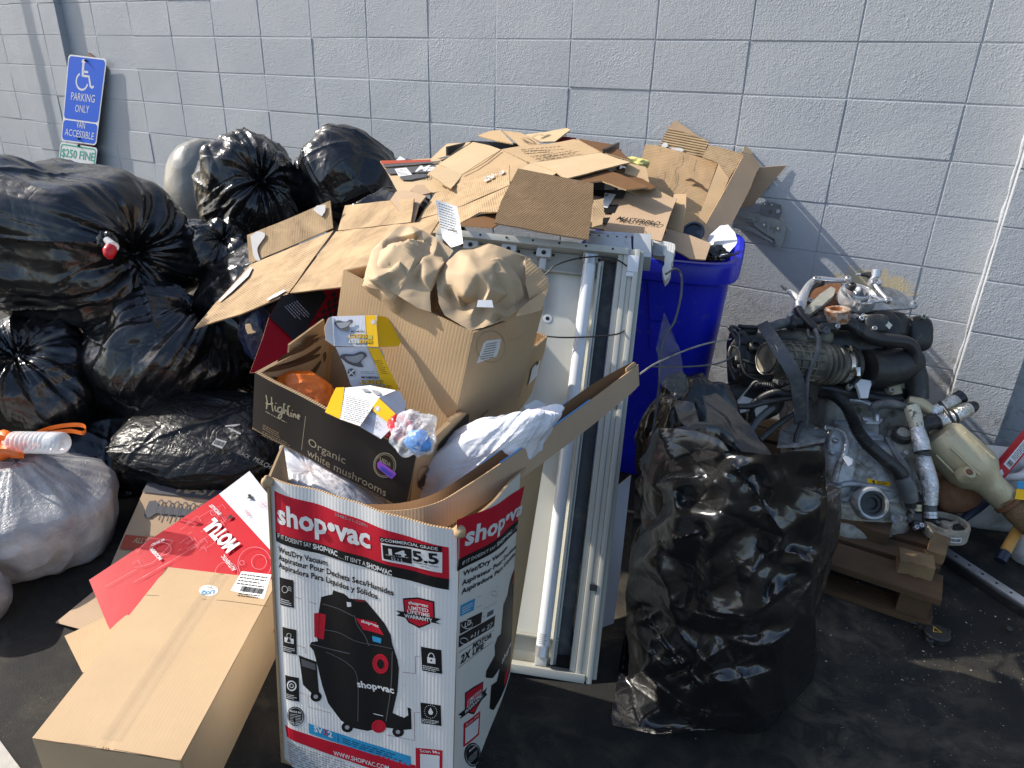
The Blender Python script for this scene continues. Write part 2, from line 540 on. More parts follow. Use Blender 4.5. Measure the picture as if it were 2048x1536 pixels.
# --- bin-liner plastic
def plastic_film(name, base=(0.006, 0.006, 0.0068), rough=0.2, wr=0.004, spec=0.7, alpha=1.0, wscale=1.0, fine=1.0):
    m = N(name)
    co = m.tc.outputs['Object']
    def crease(scale, rot, sq, w):
        mp = m.n('Mapping')
        mp.inputs['Scale'].default_value = sq
        mp.inputs['Rotation'].default_value = rot
        m.l(co, mp.inputs[0])
        n1 = m.noise(mp.outputs[0], scale, 2, 0.5, 0.6)
        f = m.math('ABSOLUTE', m.math('SUBTRACT', n1, 0.5))
        return m.math('MULTIPLY', m.math('POWER', m.math('MULTIPLY', f, 2.0, True), 0.6), w)
    h = m.math('ADD', crease(13 * wscale, (0.4, 0.2, 0.3), (1, 1, 0.28), 1.0), crease(19 * wscale, (-0.7, 0.9, 0.2), (0.3, 1, 1), 0.7))
    msk = m.ramp(m.noise(co, 5 * wscale, 3, 0.6), [(0.50, 0.0), (0.66, 1.0)])
    h = m.math('ADD', h, m.math('MULTIPLY', m.math('MULTIPLY', crease(75 * wscale, (0.3, 0.5, 0.9), (1, 0.6, 0.4), 0.5), msk), fine))
    r = m.math('ADD', m.math('MULTIPLY', m.noise(co, 9, 4), 0.16), rough - 0.08)
    c = m.mix(m.ramp(m.noise(co, 11, 6, 0.7), [(0.5, 0.0), (0.8, 0.35)]), base, tuple(x * 1.6 + 0.008 for x in base))
    m.set(Base_Color=c, Roughness=r, Specular_IOR_Level=spec, Normal=m.bump(h, wr, 0.6))
    if alpha < 1:
        m.set(Alpha=alpha)
    return m.m
MAT['liner'] = plastic_film('black_liner_film', rough=0.25, wr=0.0028, wscale=0.8, fine=0.6)
MAT['liner_rough'] = plastic_film('black_mulch_film', rough=0.36, wr=0.004, wscale=1.3, spec=0.35)
MAT['liner_smooth'] = plastic_film('thick_black_film', base=(0.008, 0.008, 0.0085), rough=0.25, wr=0.003, wscale=0.8, fine=0.7, spec=0.9)
MAT['grey_film'] = plastic_film('grey_film', base=(0.20, 0.195, 0.175), rough=0.32, wr=0.0012, spec=0.5)

def white_film():
    m = N('white_translucent_film')
    co = m.tc.outputs['Object']
    f = m.noise(co, 4.2, 5, 0.62, 0.5)
    c = m.ramp(f, [(0.34, (0.08, 0.095, 0.14)), (0.44, (0.25, 0.26, 0.28)), (0.53, (0.38, 0.375, 0.37)), (0.66, (0.56, 0.555, 0.55))])
    lo = m.ramp(m.noise(co, 3.1, 3, 0.6), [(0.52, 0.0), (0.7, 1.0)])
    c = m.mix(m.math('MULTIPLY', lo, 0.22), c, (0.46, 0.30, 0.25))
    mp = m.n('Mapping')
    mp.inputs['Scale'].default_value = (1, 1, 2.6)
    mp.inputs['Rotation'].default_value = (0.3, 0.2, 0)
    m.l(co, mp.inputs[0])
    a = m.math('ABSOLUTE', m.math('SUBTRACT', m.noise(mp.outputs[0], 22, 4, 0.6, 1.0), 0.5))
    fine = m.noise(mp.outputs[0], 130, 3, 0.6, 0.6)
    h = m.math('ADD', m.math('MULTIPLY', a, 1.2), m.math('MULTIPLY', fine, 0.35))
    m.set(Base_Color=c, Roughness=0.3, Specular_IOR_Level=0.45, Normal=m.bump(h, 0.006, 0.8),
          Subsurface_Weight=0.25, Subsurface_Radius=(0.02, 0.02, 0.02), Subsurface_Scale=0.5)
    return m.m
MAT['white_film'] = white_film()
def grocery_film():
    m = N('grocery_bag_film')
    co = m.tc.outputs['Object']
    mp = m.n('Mapping')
    mp.inputs['Scale'].default_value = (1, 1, 0.4)
    m.l(co, mp.inputs[0])
    c = m.mix(m.ramp(m.noise(co, 9, 4), [(0.55, 0.0), (0.72, 1.0)]), (0.66, 0.66, 0.69), (0.64, 0.52, 0.48))
    a = m.math('ABSOLUTE', m.math('SUBTRACT', m.noise(mp.outputs[0], 26, 2, 0.5, 1.0), 0.5))
    m.set(Base_Color=c, Roughness=0.36, Normal=m.bump(a, 0.004, 0.7), Subsurface_Weight=0.2, Subsurface_Radius=(0.02, 0.02, 0.02), Subsurface_Scale=0.4)
    return m.m
MAT['grocery'] = grocery_film()
def clear(name, col=(0.92, 0.95, 0.97), rough=0.06, alpha=0.35, bump=0.004, bscale=40):
    m = N(name)
    co = m.tc.outputs['Object']
    a = m.math('ABSOLUTE', m.math('SUBTRACT', m.noise(co, bscale, 4, 0.6, 1.0), 0.5))
    m.set(Base_Color=col, Roughness=rough, Alpha=alpha, Specular_IOR_Level=0.9, Normal=m.bump(a, bump, 0.9))
    return m.m
MAT['clear'] = clear('clear_wrap')
MAT['bottle_clear'] = clear('clear_bottle_plastic', alpha=0.42, bump=0.001, bscale=25, rough=0.04)
MAT['smoke_film'] = clear('clear_grey_film', (0.14, 0.145, 0.14), 0.16, 0.24, 0.010, 22)

# --- metals, paints and plastics
MAT['alu'] = plain('cast_aluminium', (0.42, 0.43, 0.44), 0.5, 0.55, 0.25, 60, 0.0012, 300, dirt=(0.13, 0.115, 0.085), dscale=14, dthr=(0.46, 0.66))
MAT['alu_clean'] = plain('bright_aluminium', (0.52, 0.53, 0.55), 0.38, 0.75, 0.12, 60, 0.0006, 300, dirt=(0.16, 0.15, 0.14), dscale=25, dthr=(0.56, 0.74))
MAT['alu_dusty'] = plain('dusty_aluminium', (0.33, 0.32, 0.27), 0.72, 0.25, 0.3, 40, 0.002, 350, dirt=(0.10, 0.085, 0.055), dscale=16)
MAT['steel'] = plain('grey_stamped_steel', (0.27, 0.275, 0.26), 0.45, 0.35, 0.15, 30, 0.0006, 200, dirt=(0.10, 0.085, 0.05), dscale=22, dthr=(0.55, 0.7))
MAT['steel_bright'] = plain('bright_steel', (0.62, 0.60, 0.54), 0.25, 1.0, 0.1, 50)
MAT['shield'] = plain('heat_shield_metal', (0.52, 0.45, 0.29), 0.5, 0.45, 0.15, 22, 0.0015, 90, dirt=(0.17, 0.09, 0.04), dscale=8, dthr=(0.55, 0.75))
MAT['rust'] = plain('rusty_iron', (0.17, 0.075, 0.035), 0.8, 0.2, 0.4, 50, 0.002, 200)
MAT['rusty_orange'] = plain('rust_orange_bearing', (0.42, 0.36, 0.30), 0.5, 0.3, 0.2, 40, dirt=(0.30, 0.10, 0.025), dscale=45, dthr=(0.46, 0.56))
MAT['black_plastic'] = plain('black_moulded_plastic', (0.022, 0.022, 0.021), 0.45, 0.0, 0.3, 40, 0.0008, 250, dirt=(0.09, 0.08, 0.065), dscale=22, dthr=(0.55, 0.75))
MAT['rubber'] = plain('black_rubber', (0.018, 0.018, 0.019), 0.42, 0.0, 0.3, 40, 0.0006, 200, dirt=(0.08, 0.075, 0.065), dscale=26, dthr=(0.58, 0.78))
MAT['rubber_grey'] = plain('grey_rubber', (0.075, 0.08, 0.085), 0.5, 0.0, 0.3, 30, 0.001, 200, dirt=(0.16, 0.155, 0.14), dscale=18)
MAT['dust_plastic'] = plain('dusty_plastic', (0.075, 0.07, 0.055), 0.62, 0.0, 0.3, 30, 0.001, 200, dirt=(0.24, 0.21, 0.15), dscale=12, dthr=(0.46, 0.66))
MAT['blue_plastic'] = plain('blue_bin_plastic', (0.008, 0.016, 0.50), 0.36, 0.0, 0.10, 20, 0.0006, 160, dirt=(0.06, 0.07, 0.30), dscale=26, dthr=(0.60, 0.74))
MAT['white_enamel'] = plain('yellowed_white_enamel', (0.38, 0.37, 0.315), 0.42, 0.0, 0.05, 6, 0.0, 100, dirt=(0.30, 0.28, 0.23), dscale=5, dthr=(0.58, 0.80))
MAT['white_enamel2'] = plain('clean_white_enamel', (0.47, 0.46, 0.405), 0.4, 0.0, 0.05, 8, dirt=(0.40, 0.35, 0.25), dscale=14, dthr=(0.62, 0.75))
MAT['tube_glass'] = plain('opal_tube_glass', (0.66, 0.68, 0.70), 0.18, 0.0, 0.03, 5)
MAT['socket'] = plain('white_lampholder', (0.55, 0.55, 0.53), 0.5, 0.0, 0.1, 30)
MAT['white_plastic'] = plain('white_jug_plastic', (0.58, 0.585, 0.575), 0.42, 0.0, 0.08, 10, 0.0005, 60, dirt=(0.33, 0.32, 0.29), dscale=9)
MAT['wood'] = None
MAT['orange'] = plain('orange_plastic', (0.80, 0.16, 0.012), 0.4, 0.0, 0.12, 20, 0.002, 60)
MAT['red_plastic'] = plain('red_plastic', (0.55, 0.01, 0.02), 0.35, 0.0, 0.1, 20, 0.001, 60)
MAT['yellow_plastic'] = plain('yellow_plastic', (0.72, 0.55, 0.02), 0.4, 0.0, 0.15, 20)
MAT['yellow_pad'] = plain('pale_yellow_insulation', (0.66, 0.58, 0.20), 0.85, 0.0, 0.25, 60, 0.004, 150)
MAT['navy'] = plain('navy_plastic', (0.012, 0.018, 0.035), 0.4, 0.0, 0.2, 30)
MAT['navy_film'] = plastic_film('dark_blue_film', base=(0.006, 0.014, 0.05), rough=0.3)
MAT['sign_white'] = plain('white_sign_sheeting', (0.66, 0.67, 0.68), 0.3, 0.0, 0.03, 10)
MAT['board_brown'] = plain('brown_backing_post', (0.085, 0.035, 0.022), 0.6, 0.0, 0.2, 40)
MAT['screw'] = plain('dark_screw', (0.03, 0.028, 0.026), 0.4, 0.6, 0.2, 40)
MAT['bristle'] = plain('straw_bristle', (0.18, 0.115, 0.055), 0.8, 0.0, 0.4, 90, 0.003, 300)
MAT['handle_wood'] = plain('orange_varnished_wood', (0.52, 0.27, 0.065), 0.45, 0.0, 0.25, 30)
MAT['tan_plastic'] = plain('cream_tube_wall', (0.60, 0.58, 0.50), 0.4)
def foil():
    m = N('crinkled_foil')
    co = m.tc.outputs['Object']
    a = m.math('ABSOLUTE', m.math('SUBTRACT', m.noise(co, 55, 4, 0.65, 1.6), 0.5))
    c = m.mix(m.ramp(m.noise(co, 9, 4), [(0.5, 0.0), (0.68, 1.0)]), (0.74, 0.75, 0.77), (0.60, 0.55, 0.40))
    m.set(Base_Color=c, Roughness=0.24, Metallic=0.92, Normal=m.bump(a, 0.008, 0.9))
    return m.m
MAT['foil'] = foil()
def wood(name, a, b, rot=0.0):
    m = N(name)
    uv = m.co('UV', (1, 1, 1), (0, 0, rot))
    mp = m.n('Mapping')
    mp.inputs['Scale'].default_value = (5, 95, 1)
    m.l(uv, mp.inputs[0])
    ob = m.tc.outputs['Object']
    g = m.noise(mp.outputs[0], 1.0, 5, 0.65, 0.5)
    big = m.noise(ob, 4, 4)
    c = m.mix(g, a, b)
    d = m.ramp(big, [(0.4, 0.0), (0.75, 0.8)])
    c = m.mix(d, c, (0.03, 0.022, 0.015))
    m.set(Base_Color=c, Roughness=0.78, Specular_IOR_Level=0.25, Normal=m.bump(g, 0.002, 0.8))
    return m.m
MAT['pallet'] = wood('weathered_pallet_wood', (0.055, 0.032, 0.017), (0.16, 0.095, 0.05))
MAT['pallet_light'] = wood('pale_block_wood', (0.20, 0.13, 0.065), (0.32, 0.22, 0.115))
def crumpled():
    m = N('crumpled_kraft_paper')
    co = m.tc.outputs['Object']
    v = m.n('TexVoronoi')
    v.inputs['Scale'].default_value = 13
    v.feature = 'DISTANCE_TO_EDGE'
    wv = m.n('VectorMath', operation='ADD')
    ns = m.n('TexNoise')
    ns.inputs['Scale'].default_value = 9
    m.l(co, ns.inputs['Vector'])
    sc_ = m.n('VectorMath', operation='SCALE')
    sc_.inputs['Scale'].default_value = 0.08
    m.l(ns.outputs['Color'], sc_.inputs[0])
    m.l(co, wv.inputs[0])
    m.l(sc_.outputs[0], wv.inputs[1])
    m.l(wv.outputs[0], v.inputs['Vector'])
    c = m.mix(m.noise(co, 7, 4), (0.40, 0.29, 0.175), (0.50, 0.37, 0.235))
    h = m.math('ADD', m.math('MULTIPLY', v.outputs['Distance'], 1.0), m.math('MULTIPLY', m.noise(co, 90, 3), 0.08))
    m.set(Base_Color=c, Roughness=0.72, Specular_IOR_Level=0.25, Normal=m.bump(h, 0.004, 0.35))
    return m.m
MAT['wad'] = crumpled()
MAT['blue_cap'] = plain('blue_printed_film', (0.10, 0.32, 0.75), 0.35, 0.0, 0.15, 40)
MAT['steel_pale'] = plain('pale_galvanised_steel', (0.50, 0.51, 0.51), 0.4, 0.25, 0.08, 30, dirt=(0.30, 0.29, 0.26), dscale=16, dthr=(0.58, 0.75))
MAT['steel_m'] = MAT['steel']
MAT['blue_panel'] = MAT['blue_plastic']
MAT['liner_f'] = MAT['liner_smooth']
MAT['label_foil'] = plain('cream_foil_label', (0.60, 0.56, 0.42), 0.4, 0.3, 0.1, 30, 0.002, 80, dirt=(0.12, 0.11, 0.09), dscale=60, dthr=(0.56, 0.62))
MAT['tan_dusty'] = plain('dusty_tan_rubber', (0.34, 0.30, 0.23), 0.65, 0.0, 0.2, 30, 0.001, 200, dirt=(0.15, 0.12, 0.08), dscale=20)
MAT['blue_lab'] = plain('blue_label', (0.03, 0.25, 0.45), 0.4)
MAT['red_card2'] = paper('bright_red_card', (0.45, 0.012, 0.02), 0.35, 0.0, 0.0005)
MAT['concrete'] = plain('pale_sunlit_ground', (0.40, 0.38, 0.34), 0.85, 0.0, 0.2, 40, 0.002, 250, dirt=(0.20, 0.19, 0.16), dscale=12)  # pale tone carries the sunlight of the ground patch at lower left
# ------------------------------------------------------------------ printed panels
class Surf:
    """a flat or gently warped panel spanned by four corners; coordinates in metres from corner a (lower left of the print)"""
    def __init__(s, a, b, c, d, warp=None):
        s.a, s.b, s.c, s.d = (np.array(q, float) for q in (a, b, c, d))
        s.w = np.linalg.norm(s.b - s.a)
        s.h = np.linalg.norm(s.d - s.a)
        n = np.cross(s.b - s.a, s.d - s.a)
        s.n = n / np.linalg.norm(n)
        s.warp = warp
    def P(s, x, y, off=0.0):
        u, v = x / s.w, y / s.h
        p = s.a * (1 - u) * (1 - v) + s.b * u * (1 - v) + s.c * u * v + s.d * (1 - u) * v
        if s.warp:
            off = off + s.warp(u, v)
        return p + s.n * off
    def panel(s, name, mat, parent=None, th=0.005, nx=1, ny=1, back=None, edge='edge'):
        V, UV = [], []
        for k in (0.0, -th):
            for j in range(ny + 1):
                for i in range(nx + 1):
                    x, y = s.w * i / nx, s.h * j / ny
                    V.append(s.P(x, y, k))
                    UV.append((x, y))
        m = (nx + 1) * (ny + 1)
        F, MI = [], []
        q = lambda i, j, l: l * m + j * (nx + 1) + i
        for j in range(ny):
            for i in range(nx):
                F.append((q(i, j, 0), q(i + 1, j, 0), q(i + 1, j + 1, 0), q(i, j + 1, 0))); MI.append(0)
                F.append((q(i, j, 1), q(i, j + 1, 1), q(i + 1, j + 1, 1), q(i + 1, j, 1))); MI.append(1)
        for i in range(nx):
            F.append((q(i, 0, 1), q(i + 1, 0, 1), q(i + 1, 0, 0), q(i, 0, 0))); MI.append(2)
            F.append((q(i, ny, 0), q(i + 1, ny, 0), q(i + 1, ny, 1), q(i, ny, 1))); MI.append(2)
        for j in range(ny):
            F.append((q(0, j, 0), q(0, j + 1, 0), q(0, j + 1, 1), q(0, j, 1))); MI.append(2)
            F.append((q(nx, j, 1), q(nx, j + 1, 1), q(nx, j + 1, 0), q(nx, j, 0))); MI.append(2)
        return mesh(name, V, F, None, parent, uv=UV, mats=[MAT[mat], MAT[back or mat], MAT[edge]], midx=MI, auto=30)
class PSurf(Surf):
    """a print frame on a plane: o, x direction, y direction"""
    def __init__(s, o, x, y):
        x = np.array(x, float); x /= np.linalg.norm(x)
        y = np.array(y, float); y = y - x * (x @ y); y /= np.linalg.norm(y)
        s.o, s.x, s.y, s.n, s.warp = np.array(o, float), x, y, np.cross(x, y), None
        s.w = s.h = 1.0
    def P(s, x, y, off=0.0):
        return s.o + s.x * x + s.y * y + s.n * off
_tc = {}
def glyphs(txt, bold=0.0, shear=0.0, spacing=1.0):
    k = (txt, bold, shear, spacing)
    if k not in _tc:
        cu = bpy.data.curves.new('t', 'FONT')
        cu.body = txt
        cu.size = 1.0
        cu.offset = bold
        cu.shear = shear
        cu.space_character = spacing
        cu.resolution_u = 2
        ob = bpy.data.objects.new('t', cu)
        me = bpy.data.meshes.new_from_object(ob)
        bpy.data.objects.remove(ob)
        bpy.data.curves.remove(cu)
        v = np.array([q.co[:2] for q in me.vertices]) if len(me.vertices) else np.zeros((0, 2))
        f = [tuple(p.vertices) for p in me.polygons]
        bpy.data.meshes.remove(me)
        _tc[k] = (v, f)
    return _tc[k]
def refine(V, F, lim=0.016):
    bm = bmesh.new()
    q = [bm.verts.new((a, b, 0)) for a, b in V]
    for f in F:
        try:
            bm.faces.new([q[i] for i in f])
        except ValueError:
            pass
    bmesh.ops.triangulate(bm, faces=bm.faces[:])
    for _ in range(6):
        es = [e for e in bm.edges if e.calc_length() > lim]
        if not es:
            break
        bmesh.ops.subdivide_edges(bm, edges=es, cuts=1)
        bmesh.ops.triangulate(bm, faces=[f for f in bm.faces if len(f.verts) > 3])
    bm.verts.index_update()
    out = [v.co[:2] for v in bm.verts], [tuple(v.index for v in f.verts) for f in bm.faces]
    bm.free()
    return out
class Print:
    """collects flat print for one panel and lays it down as one mesh per ink"""
    def __init__(s, surf, parent, names=None):
        s.s, s.p, s.lay, s.names = surf, parent, {}, names or {}
    def _add(s, inkname, V, F, layer, key='print'):
        if s.s.warp and key != 'printed_line':
            V, F = refine(V, F)
        L = s.lay.setdefault((inkname, key), ([], []))
        o = len(L[0])
        h = 0.0005 + 0.00035 * layer
        L[0].extend(s.s.P(x, y, h) for x, y in V)
        L[1].extend(tuple(i + o for i in f) for f in F)
    def text(s, txt, x, y, cap, ink_, W=None, bold=0.0, shear=0.0, spacing=1.0, layer=2, rot=0.0, center=False):
        v, f = glyphs(txt, bold, shear, spacing)
        if not len(v):
            return
        v = v.copy()
        v[:, 0] -= v[:, 0].min()
        sc = cap / 0.69
        w_ = v[:, 0].max() * sc
        kx = (W / w_) if W else 1.0
        v = v * [sc * kx, sc]
        if center:
            v[:, 0] -= v[:, 0].max() / 2
        c, n_ = math.cos(rot), math.sin(rot)
        s._add(ink_, [(x + a * c - b * n_, y + a * n_ + b * c) for a, b in v], f, layer, 'lettering')
    def rect(s, x0, y0, x1, y1, ink_, layer=0, nx=1, ny=1):
        V = [(x0 + (x1 - x0) * i / nx, y0 + (y1 - y0) * j / ny) for j in range(ny + 1) for i in range(nx + 1)]
        F = [(j * (nx + 1) + i, j * (nx + 1) + i + 1, (j + 1) * (nx + 1) + i + 1, (j + 1) * (nx + 1) + i) for j in range(ny) for i in range(nx)]
        s._add(ink_, V, F, layer, 'printed_patch')
    def poly(s, pts, ink_, layer=1, smooth=0):
        if smooth:
            pts = [tuple(q) for q in crom(list(pts) + [pts[0]], smooth)[:-1]]
        from mathutils.geometry import tessellate_polygon
        t = tessellate_polygon([[Vector((a, b, 0)) for a, b in pts]])
        area = sum(pts[i][0] * pts[(i + 1) % len(pts)][1] - pts[(i + 1) % len(pts)][0] * pts[i][1] for i in range(len(pts)))
        F = []
        for a, b, c in t:
            ar = (pts[b][0] - pts[a][0]) * (pts[c][1] - pts[a][1]) - (pts[c][0] - pts[a][0]) * (pts[b][1] - pts[a][1])
            F.append((a, b, c) if ar > 0 else (a, c, b))
        s._add(ink_, pts, F, layer, 'printed_shape')
    def disc(s, x, y, r, ink_, layer=1, ry=None, n=24):
        ry = ry or r
        s.poly([(x + r * math.cos(a), y + ry * math.sin(a)) for a in np.linspace(0, 2 * math.pi, n, endpoint=False)], ink_, layer)
    def line(s, pts, wd, ink_, layer=1, closed=False, smooth=0):
        if smooth:
            pts = [tuple(q) for q in crom(pts, smooth)]
        P = [np.array(q, float) for q in pts]
        if closed:
            P.append(P[0])
        V, F = [], []
        for i, q in enumerate(P):
            a = P[max(0, i - 1)]; b = P[min(len(P) - 1, i + 1)]
            if closed and i in (0, len(P) - 1):
                a, b = P[-2], P[1]
            d = b - a
            n_ = np.array([-d[1], d[0]]) / (np.linalg.norm(d) + 1e-9) * wd / 2
            V += [tuple(q - n_), tuple(q + n_)]
        for i in range(len(P) - 1):
            F.append((2 * i, 2 * i + 2, 2 * i + 3, 2 * i + 1))
        s._add(ink_, V, F, layer, 'printed_line')
    def ring(s, x, y, r, wd, ink_, layer=1, n=28, ry=None):
        ry = ry or r
        s.line([(x + r * math.cos(a), y + ry * math.sin(a)) for a in np.linspace(0, 2 * math.pi, n, endpoint=False)], wd, ink_, layer, True)
    def bars(s, x0, y0, x1, y1, ink_, n=22, layer=2, seed=1):
        r = random.Random(seed)
        x = x0
        while x < x1:
            w_ = (x1 - x0) / n * r.choice((0.35, 0.5, 0.9))
            s.rect(x, y0, min(x + w_, x1), y1, ink_, layer)
            x += w_ + (x1 - x0) / n * r.choice((0.35, 0.6))
    def lines(s, x0, y0, x1, y1, n, ink_, layer=2, seed=1, fill=0.45):
        """a block of print too small to read: broken rows of word-length dashes"""
        r = random.Random(seed)
        for k in range(n):
            y = y1 - (y1 - y0) * (k + 0.5) / n
            hh = (y1 - y0) / n * fill / 2
            x = x0
            end = x1 - (x1 - x0) * r.random() * 0.35
            while x < end:
                w_ = (x1 - x0) * r.uniform(0.05, 0.16)
                s.rect(x, y - hh, min(x + w_, end), y + hh, ink_, layer)
                x += w_ + (x1 - x0) * 0.025
    def build(s):
        for (i, key), (V, F) in s.lay.items():
            mesh(s.names.get((i, key), key), V, F, INK[i], s.p)['kind'] = 'stuff'

# ------------------------------------------------------------------ board sheets of any outline
def sheet(name, plane, pts, mat, parent=None, th=0.0045, amp=0.003, res=0.05, rot=0.0, back=None, edge='edge', seed=0, ragged=0.0, bend=None, px=True):
    P3 = [plane.at(u, v) for u, v in pts] if px else [np.array(q, float) for q in pts]
    if ragged:
        out = []
        r = random.Random(seed + 5)
        for i in range(len(P3)):
            a, b = P3[i], P3[(i + 1) % len(P3)]
            k = max(1, int(np.linalg.norm(b - a) / 0.012))
            for j in range(k):
                q = a + (b - a) * j / k
                if j:
                    side = np.cross(plane.n, b - a); side /= np.linalg.norm(side)
                    q = q + side * r.uniform(-1, 1) * ragged
                out.append(q)
        P3 = out
    n = plane.n
    x = P3[1] - P3[0]; x -= n * (x @ n); x /= np.linalg.norm(x)
    y = np.cross(n, x)
    c, s_ = math.cos(rot), math.sin(rot)
    bm = bmesh.new()
    f = bm.faces.new([bm.verts.new(p) for p in P3])
    f.normal_update()
    if f.normal.dot(Vector(n)) < 0:
        bmesh.ops.reverse_faces(bm, faces=[f])
    bmesh.ops.triangulate(bm, faces=bm.faces[:])
    for _ in range(7):
        es = [e for e in bm.edges if e.calc_length() > res]
        if not es:
            break
        bmesh.ops.subdivide_edges(bm, edges=es, cuts=1)
        bmesh.ops.triangulate(bm, faces=bm.faces[:])
    bm.verts.index_update()
    A = np.array([v.co[:] for v in bm.verts])
    F = [[v.index for v in q.verts] for q in bm.faces]
    B = [(e.verts[0].index, e.verts[1].index) for e in bm.edges if e.is_boundary]
    loops = {}
    for q in bm.faces:
        for l in q.loops:
            if l.edge.is_boundary:
                loops[(l.vert.index, l.link_loop_next.vert.index)] = 1
    bm.free()
    d = amp * (fbm(A * 6 + seed * 3.7, 3) + 0.6 * np.abs(pnoise(A * 13 + seed * 1.9)))
    rx, ry = (A - P3[0]) @ x, (A - P3[0]) @ y
    if bend is not None:
        d = d + bend(rx, ry)
    A2 = A + n * d[:, None]
    m = len(A)
    V = np.concatenate([A2, A2 - n * th])
    UV = np.stack([rx * c - ry * s_, rx * s_ + ry * c], 1)
    UV = np.concatenate([UV, UV])
    FF = F + [[i + m for i in q][::-1] for q in F]
    MI = [0] * len(F) + [1] * len(F)
    for (i, j) in loops:
        FF.append((j, i, i + m, j + m)); MI.append(2)
    return mesh(name, V, FF, None, parent, uv=UV, mats=[MAT[mat], MAT[back or mat], MAT[edge]], midx=MI, auto=40)

# ------------------------------------------------------------------ bags
_ico = {}
def ico(sub):
    if sub not in _ico:
        bm = bmesh.new()
        bmesh.ops.create_icosphere(bm, subdivisions=sub, radius=1.0)
        bm.verts.index_update()
        _ico[sub] = (np.array([v.co[:] for v in bm.verts]), [[v.index for v in f.verts] for f in bm.faces])
        bm.free()
    return _ico[sub]
def folds(P, rad, n, rs, A=(0.02, 0.05), W=(0.02, 0.06), L=(0.3, 0.7), toward=None, along=0.6, reach=0.6):
    """straight sharp creases pressed into a skin: P points, rad outward unit vectors (unit-sized body); returns outward offsets"""
    d = np.zeros(len(P))
    for _ in range(n):
        i = rs.randint(len(P))
        p0, r0 = P[i], rad[i]
        t = rs.normal(size=3)
        if toward is not None and rs.rand() < along:
            t = toward - p0 + 0.25 * rs.normal(size=3)
        t = t - r0 * (t @ r0)
        t /= np.linalg.norm(t) + 1e-9
        c = np.cross(t, r0)
        q = P - p0
        a, w_, l_ = rs.uniform(*A), rs.uniform(*W), rs.uniform(*L)
        x, y, z = q @ c, q @ t, q @ r0
        x = x + 0.25 * y * y * rs.uniform(-1, 1)
        m = np.exp(-(y / l_) ** 2) * np.exp(-(z / reach) ** 2)
        sgn = 1 if rs.rand() < 0.72 else -0.7
        d += sgn * a * m * (np.exp(-np.abs(x) / w_) - 0.55 * np.exp(-np.abs(x) / (2.4 * w_)))
    return d
